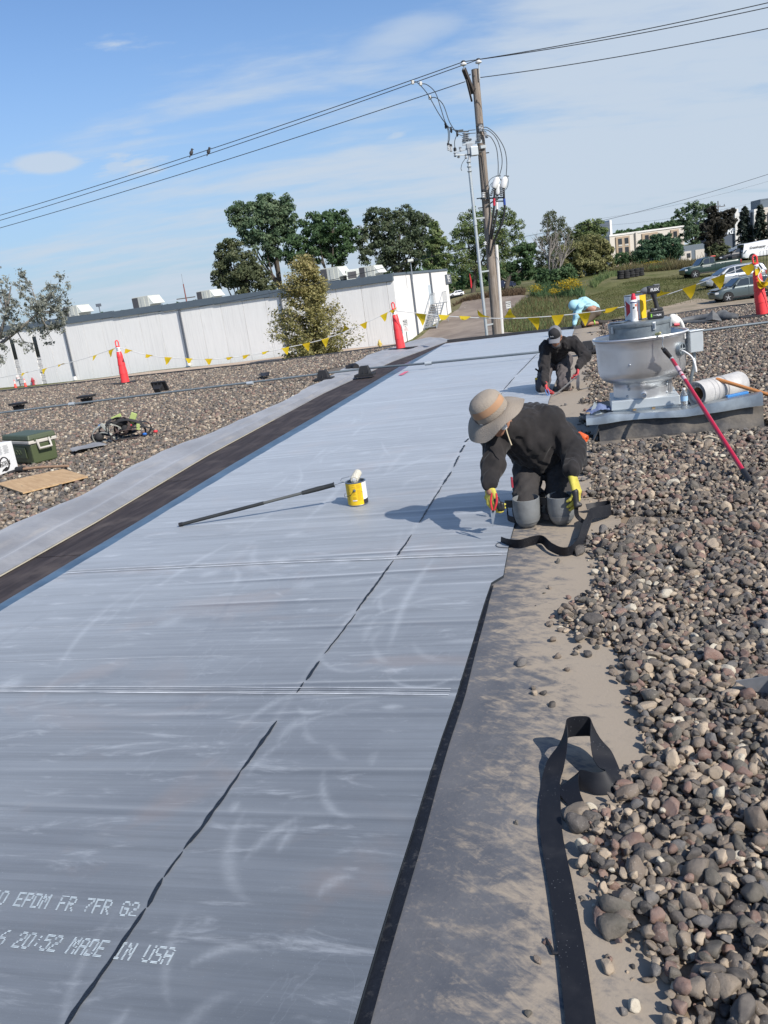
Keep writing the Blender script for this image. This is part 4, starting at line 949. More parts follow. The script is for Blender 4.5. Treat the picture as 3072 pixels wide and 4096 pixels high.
def small_cone(p, label):
    r = thing('traffic_cone', label, 'cone', p, .3, 'traffic cones by the warehouse wall')
    MB().box((0, 0, .025), (.4, .4, .05)).build('cone_base', m_hk, r, bevel=.01); MB().lathe([(.15, .05), (.03, .9), (.015, .91)], 14).build('cone_body', m_cone, r, smooth=60)
    for z0, z1 in ((.5, .62), (.68, .76)): q = lambda z: .15 - .12 * (z - .05) / .85 + .004; MB().lathe([(q(z0), z0), (q(z1), z1)], 14, caps=False).build('collar', m_refl, r, smooth=60)
small_cone(gnd(64, 1553), 'little orange traffic cone left of the low parking sign'); small_cone(gnd(104, 1549), 'little orange traffic cone right of the low parking sign')

# ================================================================== HOTEL AND WHAT STANDS ROUND IT
m_tan = mat('hotel_tan', (.36, .28, .20), .9, var=.05); m_crm = mat('hotel_cream', (.55, .51, .45), .9, var=.05); m_slate = mat('hotel_slate', (.075, .095, .125), .8, var=.06); m_whiteb = mat('hotel_white', (.66, .65, .62), .8)
def block(x0, x1, ytop, depth, thick, name, label, cat='building', zb=None):
    p0, p1 = aty(x0, ytop + (0), depth[0]), aty(x1, ytop - (x1 - x0) * .1412 * 0, depth[1])
    return p0, p1
c4 = lambda x, y: (2272 + x * .4822, 700 + y * .4822)
# low wing, four bays with pairs of windows
hA = aty(*c4(345, 520), 170); hB = aty(*c4(960, 425), 176)
zr = (hA[2] + hB[2]) / 2; o_h = V(hA[0], hA[1], float(tz(hA[0], hA[1])))
hx = hB - hA; hx[2] = 0; HL = float(np.linalg.norm(hx)); hx /= HL; hn = V(hx[1], -hx[0], 0); MH = np.stack([hx, hn, V(0, 0, 1)], 1)
hotel = thing('hotel', 'tan and cream four storey hotel with a slate grey sign tower beyond the bushes', 'building', o_h)
def hbox(name, t0, t1, z0, z1, d0, d1, m, parent=hotel):
    c = o_h + hx * (t0 + t1) / 2 + hn * (d0 + d1) / 2; c[2] = (z0 + z1) / 2
    return MB().box(c, (t1 - t0, abs(d1 - d0), z1 - z0), MH).build(name, m, parent, origin=o_h)
zg = o_h[2] - 4
hbox('wall', 0, HL, zg, zr, -14, 0, m_crm); hbox('parapet', -.1, HL, zr + .01, zr + .35, -14.1, .12, m_whiteb)
def wing_t(x): return float(np.dot(planehit(*c4(x, 520), o_h, hn) - o_h, hx))
m_win = mat('window_dark', (.03, .035, .04), .15, spec=.7, var=0); m_ac = mat('ac_grille', (.42, .42, .40), .7)
for xa, xb in ((390, 505), (610, 740), (850, 915)):
    ta, tb = wing_t(xa), wing_t(xb)
    hbox('bay_panel', ta, tb, zg, zr - .25, 0, .25, m_tan)
    for fl_ in range(4):
        zw = zr - 1.15 - 1.75 * fl_
        for q in ((.28, .75) if tb - ta > 2.4 else (.5,)):
            tc_ = ta + (tb - ta) * q
            w_ = hbox('window', tc_ - .45, tc_ + .45, zw - .55, zw + .55, .25, .33, m_spout)
            hbox('pane', tc_ - .40, tc_ - .03, zw - .5, zw + .5, .33, .36, m_win, w_); hbox('pane', tc_ + .03, tc_ + .40, zw - .5, zw + .5, .33, .36, m_win, w_)
            hbox('ac_grille', tc_ - .42, tc_ + .42, zw - .95, zw - .65, .25, .34, m_ac)
hbox('pilaster', wing_t(550), wing_t(565), zg, zr + .2, 0, .5, m_crm)
ta, tb = wing_t(325), wing_t(430); hbox('stair_tower', ta - .3, tb, zr + .36, zr + 3.0, -9, -3, m_slate); hbox('tower_trim', tb + .02, tb + .5, zr + .36, zr + 3.3, -9, -3, m_whiteb)
# sign tower, nearer and taller
tA = aty(*c4(1275, 340), 160); tB = aty(*c4(1520, 310), 161.5); tC = aty(*c4(1720, 300), 161.5)
o2 = V(tA[0], tA[1], 0); ztw = (tA[2] + tB[2]) / 2
def tbox(name, q0, q1, z0, z1, y0, y1, m, parent=hotel): return MB().box(((q0 + q1) / 2, (y0 + y1) / 2, (z0 + z1) / 2), (q1 - q0, y1 - y0, z1 - z0)).build(name, m, parent, origin=o_h)
tbox('sign_tower', tA[0], tB[0], zg, ztw, 161, 172, m_slate)
xs_ = aty(*c4(1412, 400), 160)[0]; tbox('corner_column', xs_ - .35, xs_ + .5, zg, ztw + .2, 160.5, 160.99, m_whiteb); tbox('corner_column', tB[0] + .01, tB[0] + 1.0, zg, ztw + .4, 160.4, 172, m_whiteb)
tbox('tan_wing', tB[0] + 1.02, tC[0] + 10, zg, ztw + .5, 161.2, 174, m_crm)
for k_ in range(5):
    x_ = tB[0] + 1.9 + k_ * 1.6
    tbox('bay_panel', x_ - .5, x_ + .5, zg, ztw - .4, 160.9, 161.19, m_tan)
    for f_ in range(4): tbox('window', x_ - .3, x_ + .3, ztw - 1.7 - 1.75 * f_, ztw - .7 - 1.75 * f_, 160.8, 160.89, m_win)
tbox('roof_unit', tA[0] + 3, tA[0] + 5, ztw + .01, ztw + 1.1, 164, 168, m_whiteb); tbox('roof_unit', tB[0] + 3, tB[0] + 6.5, ztw + .51, ztw + 2.2, 164, 168, m_fas)
mb = MB(); s1 = aty(*c4(1330, 437), 160.9); s2 = aty(*c4(1325, 470), 160.9)
mb2 = text_on(mb, 'Holiday Inn', s1, V(1, 0, 0), V(0, 0, 1), 1.25, shear=.25, extrude=.05); text_on(mb, 'EXPRESS', s2, V(1, 0, 0), V(0, 0, 1), 1.5, shear=.25, extrude=.05, bold=.03)
mb.build('sign_lettering', mat('sign_letter_white', (.75, .78, .8), .5), hotel, origin=o_h)
# low dark shed with a truck bay right of the round bush
pS = aty(*c4(1040, 698), 140); r = thing('garage_building', 'low grey garage with pale doors between the round bush and the willow', 'building', V(pS[0], pS[1], pS[2] - .4))
MB().box((-1.6, 3, 1.35), (7.4, 6, 2.7)).build('wall', mat('garage_grey', (.13, .16, .19), .8), r); MB().box((-1.2, -.05, .95), (1.7, .1, 1.7)).build('panel_door', m_crm, r); MB().box((-.8, -.12, 1.1), (.6, .06, .7)).build('window', m_win, r); MB().box((1.1, -.05, .95), (1.5, .1, 1.7)).build('panel_door', m_crm, r)
# far power pole with cross arm, and its lines
fp = aty(*c4(1255, 600), 138); r = thing('utility_pole', 'distant power pole with cross arms rising above the dark trees', 'pole', V(fp[0], fp[1], float(tz(fp[0], fp[1]))))
hz = aty(*c4(1250, 215), 138)[2] - r.location.z
m_wood = mat('far_pole_wood', (.09, .075, .065), .9)
MB().cyl((0, 0, -.3), (0, 0, hz), .10, 8, .08).build('pole_shaft', m_wood, r); MB().box((.3, 0, hz - .9), (1.7, .1, .1)).build('cross_arm', m_wood, r)
for x in (-.45, .3, 1.0): MB().cyl((x, 0, hz - .84), (x, 0, hz - .6), .05, 6).build('insulator', m_signk, r)
m_wire = mat('wire_grey', (.055, .06, .065), .6, var=0)
def wire(name, a, b, sag, rad, label, n=24, cat='wire', group=None):
    t_ = np.linspace(0, 1, n)[:, None]; q = np.asarray(a) * (1 - t_) + np.asarray(b) * t_; q[:, 2:] -= sag * 4 * t_ * (1 - t_)
    return tag(MB().tube(q, rad, 6).build(name, m_wire, None, origin=a), label, cat, group)
wire('distant_wire', aty(2310, 907, 138), aty(3200, 765, 112), .9, .012, 'thin wire reaching the far power pole, upper of the pair', group='far power lines')
wire('distant_wire', aty(2480, 935, 140), aty(3200, 802, 112), .7, .012, 'thin wire sloping down past the far power pole, lower of the pair', group='far power lines')
wire('distant_wire', aty(2360, 880, 125), aty(3250, 670, 112), .7, .011, 'thin wire crossing the sky above the hotel on the right')
# far mast with a cross bar on the left
fp = aty(753, 1240, 190); r = thing('radio_mast', 'thin reddish mast with a cross bar beyond the warehouse roof', 'mast', fp - V(0, 0, 4)); hz = aty(731, 1095, 190)[2] - fp[2] + 4
MB().cyl((0, 0, 0), (0, 0, hz * .82), .22, 6, .12).build('mast_shaft', mat('mast_red', (.22, .08, .07), .7), r); MB().cyl((0, 0, hz * .8), (0, 0, hz), .05, 6).build('aerial', m_galv, r); MB().box((0, 0, hz * .56), (4.2, .2, .2)).build('cross_bar', m_wood, r)
# ================================================================== TREES AND WEEDS
def leaf_mat(name, c1, c2, c3, tr=.36):
    if name.startswith('leaf') and name not in ('leaf_yellowing', 'leaf_silver', 'leaf_dusky'): c1, c2, c3 = [(c[0] * 1.5, c[1] * 1.45, c[2] * 1.9 + .006) for c in (c1, c2, c3)]
    n_ = N(name); a = n_.attr('tint')[2]; c = n_.ramp(a, [(0, c1), (.5, c2), (1, c3)])
    n_.out(c, .62, Specular_IOR_Level=.22)
    t = n_.n.new('ShaderNodeBsdfTranslucent'); n_.l.new(c, t.inputs[0]); mx = n_.n.new('ShaderNodeMixShader'); mx.inputs[0].default_value = tr
    o = n_.n['Material Output']; n_.l.new(n_.p.outputs[0], mx.inputs[1]); n_.l.new(t.outputs[0], mx.inputs[2]); n_.l.new(mx.outputs[0], o.inputs[0]); return n_.m
def quad_mesh(name, Q, tint, origin):
    n = len(Q); me = bpy.data.meshes.new(name); me.vertices.add(n * 4); me.vertices.foreach_set('co', (Q.reshape(-1, 3) - origin).ravel().astype(np.float32))
    me.loops.add(n * 4); me.loops.foreach_set('vertex_index', np.arange(n * 4, dtype=np.int32)); me.polygons.add(n); me.polygons.foreach_set('loop_start', np.arange(0, n * 4, 4, dtype=np.int32))
    me.update(calc_edges=True); a = me.attributes.new('tint', 'FLOAT', 'POINT'); a.data.foreach_set('value', np.repeat(tint, 4).astype(np.float32)); me.validate(); return me
def leaves(r_, C, nrm, s, droop=.2, flat=.8):
    n = len(C); d = nrm + r_.normal(0, flat, (n, 3)) + V(0, 0, droop); d /= np.linalg.norm(d, axis=1)[:, None]
    x = np.cross(d, r_.normal(0, 1, (n, 3))); x /= np.linalg.norm(x, axis=1)[:, None]; y = np.cross(d, x)
    L = (s * .92 * np.exp(r_.normal(0, .3, n)))[:, None]; Wd = L * r_.uniform(.45, .7, n)[:, None]
    return np.stack([C - x * L, C - y * Wd + d * L * .15, C + x * L, C + y * Wd + d * L * .15], 1)
def crown(lobes, n, s, seed, clump=.40, sub=20, fill=.35, tints=(0, 1)):
    r_ = np.random.default_rng(seed); lob = np.array(lobes); w = lob[:, 3] ** 2; w = w / w.sum()
    Cs, Rs, Ns = [], [], []
    for l_, wi in zip(lob, w):
        k = max(5, int(sub)); d = r_.normal(0, 1, (k, 3)); d[:, 2] = d[:, 2] * .8 + .15; d /= np.linalg.norm(d, axis=1)[:, None]
        rr_ = l_[3] * r_.uniform(.5, 1.02, k)[:, None]; Cs.append(l_[:3] + d * rr_); Rs.append(np.full(k, l_[3] * clump)); Ns.append(d)
    Cs = np.concatenate(Cs); Rs = np.concatenate(Rs); Ns = np.concatenate(Ns); p = Rs ** 2; p /= p.sum()
    i = r_.choice(len(Cs), n, p=p); off = r_.normal(0, 1, (n, 3)); off /= np.linalg.norm(off, axis=1)[:, None]; off *= (r_.uniform(0, 1, n) ** .45)[:, None]
    P = Cs[i] + off * Rs[i][:, None] * V(1.1, 1.1, .75); nn = Ns[i] * .6 + off * .7
    ct = r_.uniform(0, 1, len(Cs)); tint = np.clip(tints[0] + (tints[1] - tints[0]) * (.55 * ct[i] + .45 * r_.uniform(0, 1, n)), 0, 1)
    return leaves(r_, P, nn, s), tint, Cs
m_bark = mat('bark_brown', (.09, .075, .06), .95, var=.3, vs=3, stretch=(4, 4, .6), bump=.8, bs=10); m_barkg = mat('bark_grey', (.22, .20, .18), .95, var=.25, vs=4, stretch=(4, 4, .6))
def tree(name, label, depth, cr, lobes_px, base_px, mleaf, n, s, bark=None, trunk=.28, seed=1, group=None, cat='tree', jit=.55, limbs=7, base_z=None, **kw):
    r_ = random.Random(seed); lob = []
    if 16 <= seed <= 26: depth = float(np.clip(gnd(*cr(*base_px))[1], 70, 150))
    for x, y, rp in lobes_px:
        X, Y_ = cr(x, y); sc = cr(1, 0)[0] - cr(0, 0)[0]
        p = aty(X, Y_, depth); rad = rp * sc / ppm(p); p = p + ray(X, Y_) / np.linalg.norm(ray(X, Y_)) * r_.uniform(-1, 1) * rad * jit; lob.append((*p, rad))
    b = aty(*cr(*base_px), depth); b[2] = tz(b[0], b[1]) if base_z is None else base_z
    root = thing(name, label, cat, b, 0, group)
    Q, t_, Cs = crown(lob, n, s, seed, **kw)
    link('crown', quad_mesh('crown', Q, t_, b), mleaf, root)
    L = np.array(lob); top = L[:, :3].mean(0); mb = MB(); hub = b * .45 + top * .55; hub[:2] = hub[:2] * .7 + b[:2] * .3
    mb.tube(curve([b - V(0, 0, .3), b * .6 + hub * .4 + V(r_.uniform(-.2, .2), 0, 0), hub], 8), np.linspace(trunk, trunk * .55, 8), 7, False)
    mb.build('trunk', bark or m_bark, root, origin=b, smooth=60)
    order = np.argsort(-L[:, 3])[:limbs]
    mb = MB()
    for k_ in order:
        e = L[k_, :3]; q = hub * .6 + b * .4 + (hub - b) * r_.uniform(-.1, .35); mid = (q + e) / 2 + V(r_.uniform(-.3, .3), r_.uniform(-.3, .3), -.1 * np.linalg.norm(e - q))
        mb.tube(curve([q, mid, e], 7), np.linspace(trunk * .42, trunk * .08, 7), 5, False)
        for c_ in Cs[np.argsort(np.linalg.norm(Cs - e, axis=1))[:5]]: mb.tube([mid * .4 + e * .6, (e + c_) / 2 + V(0, 0, .1), c_], [trunk * .14, trunk * .08, trunk * .03], 4, False)
    mb.build('limbs', bark or m_bark, root, origin=b, smooth=60)
    return root
cc2 = lambda x, y: (800 + x * .6172, 700 + y * .6172); cc3 = lambda x, y: (1600 + x * .4822, 700 + y * .4822); cc1 = lambda x, y: (x * .6172, 700 + y * .6172)
lm_dk = leaf_mat('leaf_dark_green', (0.032, 0.061, 0.020), (0.055, 0.099, 0.029), (0.090, 0.138, 0.046))
lm_cw = leaf_mat('leaf_cottonwood', (0.046, 0.084, 0.032), (0.087, 0.133, 0.052), (0.152, 0.196, 0.090))
lm_ol = leaf_mat('leaf_olive', (.050, .066, .024), (.082, .100, .036), (.125, .135, .055))
lm_oak = leaf_mat('leaf_oak', (0.043, 0.064, 0.026), (0.075, 0.102, 0.041), (0.123, 0.138, 0.061))
lm_br = leaf_mat('leaf_bright', (0.058, 0.096, 0.026), (0.109, 0.152, 0.043), (0.181, 0.210, 0.072))
lm_yl = leaf_mat('leaf_yellowing', (.22, .215, .085), (.37, .335, .145), (.48, .39, .20), .45)
lm_sil = leaf_mat('leaf_silver', (.15, .165, .13), (.26, .275, .23), (.40, .41, .36))
lm_pur = leaf_mat('leaf_dusky', (0.032, 0.032, 0.026), (0.055, 0.052, 0.041), (0.084, 0.075, 0.058))
lm_sp = leaf_mat('needle_dark', (0.020, 0.032, 0.023), (0.032, 0.046, 0.035), (0.052, 0.067, 0.049), .05)
lm_dry = leaf_mat('weed_dry', (.09, .085, .035), (.16, .14, .065), (.25, .21, .12))
lm_gold = leaf_mat('flower_gold', (.30, .22, .01), (.42, .31, .02), (.5, .38, .05))
G_ = 'trees behind the warehouse'
tree('cottonwood_tree', 'tallest tree behind the warehouse, a cottonwood with a leaning bare lower trunk', 118, cc2, [(235, 225, 62), (262, 300, 70), (345, 225, 62), (430, 190, 72), (470, 270, 95), (545, 195, 62), (575, 270, 55), (390, 330, 95), (505, 370, 85), (330, 410, 70), (420, 450, 78), (300, 350, 60), (590, 340, 45), (440, 560, 40), (480, 520, 55)], (552, 800), lm_cw, 20000, .17, trunk=.55, seed=11, group=G_)
tree('maple_tree', 'low round tree with brownish olive leaves at the left foot of the cottonwood', 108, cc2, [(165, 450, 50), (150, 530, 60), (225, 470, 60), (130, 620, 62), (215, 580, 85), (310, 560, 70), (300, 650, 90), (200, 690, 80), (380, 680, 75), (430, 720, 55), (120, 700, 40), (280, 745, 70), (350, 620, 60)], (290, 830), lm_ol, 17000, .15, trunk=.4, seed=12, group=G_)
tree('oak_tree', 'dark green oak with a ragged top right of the cottonwood', 112, cc2, [(735, 285, 55), (700, 345, 50), (800, 300, 65), (850, 262, 45), (915, 265, 45), (950, 320, 40), (860, 350, 80), (760, 390, 75), (940, 400, 70), (1000, 380, 45), (660, 450, 60), (590, 440, 55), (560, 520, 50), (640, 540, 75), (740, 480, 80), (840, 470, 85), (960, 490, 60), (890, 550, 70), (660, 310, 28), (720, 580, 70)], (870, 740), lm_dk, 21000, .16, trunk=.5, seed=13, group=G_)
tree('oak_tree', 'broad rounded oak with dull green leaves behind the rooftop units', 116, cc2, [(1120, 270, 55), (1195, 255, 50), (1260, 290, 60), (1330, 255, 60), (1410, 270, 60), (1465, 310, 48), (1090, 350, 65), (1180, 350, 75), (1290, 370, 90), (1400, 370, 85), (1070, 440, 60), (1160, 450, 75), (1270, 470, 85), (1380, 470, 85), (1450, 430, 60), (1080, 530, 60), (1190, 560, 75), (1310, 570, 80), (1420, 560, 75)], (1270, 740), lm_oak, 22000, .16, trunk=.55, seed=14, group=G_)
tree('elm_tree', 'narrow bright green tree between the broad oak and the pole', 106, cc2, [(1515, 330, 34), (1530, 385, 45), (1555, 440, 48), (1500, 450, 45), (1525, 520, 55), (1580, 540, 45), (1490, 560, 50), (1540, 610, 60)], (1540, 800), lm_br, 9000, .15, trunk=.3, seed=15, group=G_)
tree('maple_tree', 'big full green tree right behind the utility pole', 100, cc3, [(600, 320, 50), (545, 370, 60), (660, 370, 80), (520, 450, 70), (780, 350, 70), (870, 320, 55), (930, 350, 45), (880, 420, 85), (980, 420, 50), (620, 470, 95), (760, 470, 95), (480, 500, 60), (560, 570, 95), (720, 590, 100), (870, 550, 95), (980, 530, 60), (500, 660, 85), (640, 690, 95), (800, 690, 95), (930, 660, 80), (440, 600, 55), (440, 740, 60), (560, 780, 85), (720, 790, 90), (870, 780, 80), (980, 620, 50), (420, 850, 60)], (600, 970), lm_br, 26000, .15, trunk=.45, seed=16)
tree('maple_tree', 'leafy green tree half hidden behind the right side of the pole', 104, cc3, [(800, 800, 60), (1010, 620, 60), (940, 760, 60), (1050, 700, 60), (1060, 800, 55), (960, 850, 50), (1090, 600, 45)], (885, 950), lm_dk, 9000, .15, trunk=.4, seed=17)
tree('hackberry_tree', 'dusty olive tree behind the bare dead tree', 106, cc3, [(1240, 340, 50), (1220, 420, 60), (1310, 400, 60), (1260, 500, 75), (1370, 470, 65), (1190, 560, 60), (1320, 580, 80), (1440, 540, 65), (1250, 660, 80), (1390, 660, 80), (1160, 680, 60), (1460, 640, 60), (1300, 740, 70), (1420, 750, 70), (1200, 760, 60), (1480, 720, 50)], (1280, 850), lm_ol, 12000, .14, trunk=.3, seed=18)
tree('shrub', 'round blue green shrub at the foot of the dead tree', 92, cc3, [(1180, 840, 60), (1250, 850, 70), (1330, 830, 70), (1210, 900, 50), (1300, 900, 55), (1400, 800, 60), (1420, 870, 50)], (1270, 940), lm_dk, 9000, .13, trunk=.12, seed=19, cat='bush')
tree('elm_tree', 'green tree with a rounded top right of the dead tree', 112, c4, [(110, 440, 55), (170, 420, 60), (240, 420, 55), (200, 480, 70), (100, 520, 60), (270, 480, 45), (40, 480, 45), (300, 460, 35), (60, 580, 60), (160, 570, 65), (260, 550, 55), (100, 640, 60)], (180, 700), lm_br, 9000, .15, trunk=.3, seed=20)
tree('shrub', 'wide yellow green bush with leaves to the ground left of the hotel', 98, c4, [(60, 600, 70), (150, 570, 75), (240, 560, 70), (310, 580, 55), (100, 680, 80), (210, 660, 85), (300, 660, 65), (20, 680, 55), (340, 630, 40), (130, 750, 75), (240, 740, 75), (330, 710, 45), (40, 780, 60), (100, 810, 55), (200, 800, 55), (300, 780, 50), (-40, 720, 60), (-30, 640, 55), (360, 760, 35)], (180, 830), leaf_mat('leaf_lime', (0.080, 0.094, 0.026), (0.145, 0.152, 0.046), (0.232, 0.225, 0.080)), 17000, .13, trunk=.15, seed=21, cat='bush')
tree('shrub', 'dark low bush between the lime bush and the tyres', 104, c4, [(430, 690, 50), (500, 700, 60), (570, 700, 60), (620, 720, 45), (470, 740, 45), (400, 720, 40)], (510, 770), lm_dk, 7000, .13, trunk=.1, seed=22, cat='bush')
tree('shrub', 'big round dark green bush in front of the hotel', 118, c4, [(640, 590, 60), (720, 540, 60), (800, 550, 65), (880, 570, 60), (610, 650, 55), (700, 630, 80), (800, 630, 85), (900, 640, 60), (740, 690, 65), (860, 690, 60), (920, 600, 40)], (770, 740), leaf_mat('leaf_deep', (0.029, 0.061, 0.026), (0.052, 0.096, 0.038), (0.087, 0.145, 0.058)), 15000, .14, trunk=.15, seed=23, cat='bush')
tree('locust_tree', 'feathery grey green tree in front of the hotel sign tower', 128, c4, [(930, 310, 42), (990, 280, 45), (1060, 270, 50), (1130, 280, 45), (1180, 270, 40), (900, 360, 40), (980, 370, 55), (1060, 350, 55), (1010, 450, 60), (1090, 430, 60), (960, 520, 45), (1070, 510, 60), (1050, 580, 50), (1130, 350, 45)], (1060, 700), lm_cw, 9000, .16, trunk=.3, seed=24, clump=.34)
tree('willow_tree', 'dark dusky hanging tree in front of the hotel sign tower', 132, c4, [(1190, 300, 38), (1220, 370, 60), (1170, 430, 60), (1260, 430, 60), (1330, 330, 45), (1340, 400, 50), (1270, 480, 45), (1220, 500, 55), (1150, 520, 50), (1230, 560, 45), (1190, 600, 45), (1360, 300, 25)], (1240, 720), lm_pur, 13000, .16, trunk=.3, seed=25)
tree('shrub', 'loose green bush behind the tail of the green pickup', 112, c4, [(1180, 620, 45), (1240, 600, 45), (1290, 620, 40), (1200, 670, 45), (1270, 670, 50), (1310, 660, 30), (1260, 560, 35)], (1250, 720), lm_ol, 6000, .13, trunk=.1, seed=26, cat='bush')
def spruce(apex, base, halfw, depth, label, seed):
    r_ = np.random.default_rng(seed); b = aty(*c4(*base), depth); top = aty(*c4(*apex), depth); b[2] = tz(b[0], b[1]); h = top[2] - b[2]; w_ = halfw * .4822 / ppm(top)
    root = thing('spruce_tree', label, 'tree', b, 0, 'spruces by the hotel'); MB().cyl((0, 0, -.2), (0, 0, h), .2, 6, .03).build('trunk', m_bark, root)
    Cs, Nn = [], []
    for k_ in range(150):
        f_ = r_.uniform(.16, .99); a = r_.uniform(0, 6.283); L_ = w_ * (1 - f_) ** .8 * r_.uniform(.75, 1.15) + .2; d = V(math.cos(a), math.sin(a), 0)
        for q in np.linspace(.15, 1, 9): Cs += [V(0, 0, h * f_ - L_ * q * .35) + d * L_ * q + r_.normal(0, .1, 3) for _ in range(4)]; Nn += [V(0, 0, 1) + d * .4] * 4
    Cs = np.array(Cs); link('crown', quad_mesh('crown', leaves(r_, Cs, np.array(Nn), .2, -.2, .5), r_.uniform(0, 1, len(Cs)), V(0, 0, 0)), lm_sp, root)
spruce((1480, 262), (1470, 590), 95, 140, 'dark spruce left of the pair beside the hotel', 31); spruce((1600, 250), (1600, 585), 80, 138, 'dark spruce right of the pair beside the hotel, its trunk showing', 32)
# bare dead tree
def bare(p, h, lean, label, seed, rad=.16, spread=.55):
    r_ = random.Random(seed); mb = MB(); root = thing('dead_tree', label, 'tree', p)
    def grow(a, d, L_, r0, lev):
        n = 4; pts = [a]; dd = d.copy()
        for _ in range(n): dd = dd + V(r_.uniform(-.16, .16), r_.uniform(-.16, .16), r_.uniform(-.02, .14)); dd /= np.linalg.norm(dd); pts.append(pts[-1] + dd * L_ / n)
        mb.tube(pts, np.linspace(r0, r0 * .5, n + 1), 6 if lev < 2 else 4, False)
        if lev >= 4: return
        for _ in range(3 if lev else 5):
            j = r_.randint(1, n); ax = V(r_.uniform(-1, 1), r_.uniform(-1, 1), r_.uniform(-.1, .5)); nd = dd * .75 + ax * spread; nd /= np.linalg.norm(nd); grow(pts[j], nd, L_ * r_.uniform(.5, .72), r0 * (.52 if lev else .6), lev + 1)
    grow(V(0, 0, -.2), lean, h * .42, rad, 0); grow(V(.5, 0, -.2), lean + V(.35, 0, 0), h * .40, rad * .8, 0); mb.build('branches', m_barkg, root, smooth=60); return root
dp = aty(*cc3(1245, 800), 96); dp[2] = float(tz(dp[0], dp[1])); dh = aty(*cc3(1230, 290), 96)[2] - dp[2]
bare(dp, dh, V(-.08, 0, 1), 'bare grey dead tree with fine twigs right of the utility pole', 5, .17)
# yellowing conical tree in front of the wall
bt = gnd(1262, 1427); bt = aty(1262, 1427, 66.0); bt[2] = float(tz(bt[0], bt[1]))
root = thing('amur_maple_tree', 'small cone shaped tree with yellowing leaves in front of the white wall', 'tree', bt)
r_ = np.random.default_rng(41); top = aty(*cc2(738, 512), 66.0); hh = top[2] - bt[2]; mb = MB(); Cs, Nn = [], []
for k_ in range(150):
    f_ = r_.uniform(.03, .97); a = r_.uniform(0, 6.283); prof = np.interp(f_, [0, .12, .25, .45, .7, .9, 1], [2.6, 3.5, 3.6, 3.0, 1.75, .85, .3]); L_ = prof * r_.uniform(.55, 1.1)
    d = V(math.cos(a), math.sin(a), 0); z0 = max(.1, hh * f_ - L_ * .55); e = V(0, 0, hh * f_) + d * L_; ax = V(0, 0, z0) + (top - bt) * V(1, 1, 0) * f_
    pts = curve([ax, (ax + e) / 2 + V(0, 0, -.1), e], 6); mb.tube(pts, np.linspace(.05 * (1 - f_) + .015, .008, 6), 4, False)
    for q in np.linspace(.35, 1.05, 10):
        c_ = ax + (e - ax) * q; m_ = int(9 + 13 * q); Cs += list(c_ + r_.normal(0, .13 + .07 * q, (m_, 3))); Nn += [d * .4 + V(0, 0, .8)] * m_
mb.tube(curve([V(0, 0, -.3), V(.05, 0, hh * .4), (top - bt) * V(1, 1, 1)], 10), np.linspace(.16, .015, 10), 6, False)
mb.build('trunk', m_bark, root, smooth=60); Cs = np.array(Cs); hh_ = Cs[:, 2] / hh
link('crown', quad_mesh('crown', leaves(r_, Cs, np.array(Nn), .10, .3, .6), np.clip(.12 + .42 * hh_ + r_.normal(0, .22, len(Cs)), 0, 1), V(0, 0, 0)), lm_yl, root)
# silvery tree entering at the left
bo = aty(-60, 1640, 44.0); bo[2] = float(tz(bo[0], bo[1])); root = thing('olive_tree', 'sparse silvery grey tree reaching in at the left edge before the warehouse', 'tree', bo)
r_ = np.random.default_rng(42); mb = MB(); Cs, Nn, SD = [], [], []
tips = [(60, 640), (130, 610), (95, 700), (170, 720), (30, 760), (110, 800), (200, 790), (260, 760), (330, 680), (400, 660), (440, 690), (380, 740), (330, 760), (430, 780), (470, 800), (400, 830), (300, 830), (210, 860), (420, 920), (360, 880), (280, 900), (150, 900), (60, 860), (20, 940), (100, 960), (340, 980), (390, 1000), (250, 990), (40, 1040), (10, 1110), (15, 1200), (70, 1010), (180, 960), (450, 870), (0, 1250), (350, 1090), (240, 1090), (-20, 700), (-60, 600), (-80, 900), (-40, 1000)]
hub = aty(*cc1(-30, 1120), 44.0)
mb.tube(curve([bo - V(0, 0, .2), (bo + hub) / 2, hub], 7), np.linspace(.22, .15, 7), 6, False)
h2 = aty(*cc1(110, 1010), 44.3); h3 = aty(*cc1(250, 890), 44.6); h4 = aty(*cc1(40, 900), 43.6)
mb.tube(curve([hub, h2, h3, aty(*cc1(330, 780), 44.9)], 12), np.linspace(.11, .03, 12), 6, False); mb.tube(curve([hub, h4, aty(*cc1(70, 720), 43.4)], 8), np.linspace(.1, .03, 8), 6, False)
for x, y in tips:
    e = aty(*cc1(x, y), 44.0 + r_.uniform(-1.4, 1.4)); hs = [hub, h2, h3, h4]; h_ = hs[int(np.argmin([np.linalg.norm(e - q) for q in hs]))]
    mid = (h_ + e) / 2 + r_.normal(0, .12, 3); q = curve([h_, mid, e], 10); mb.tube(q, np.linspace(.035, .006, 10), 4, False)
    for _ in range(4):
        j = r_.integers(4, 10); d = r_.normal(0, .32, 3) + V(0, 0, -.1); s0 = q[j]; mb.tube([s0, s0 + d * .6 + V(0, 0, .05), s0 + d], .005, 3, False)
        m_ = 48; f_ = r_.uniform(.1, 1.1, m_)[:, None]; Cs += list(s0 + d * f_ + r_.normal(0, .07, (m_, 3))); Nn += [V(0, -.3, .4)] * m_
mb.build('branches', m_barkg, root, origin=bo, smooth=60); Cs = np.array(Cs)
link('crown', quad_mesh('crown', leaves(r_, Cs, np.array(Nn), .058, -.2, .9), r_.uniform(0, 1, len(Cs)), bo), lm_sil, root)
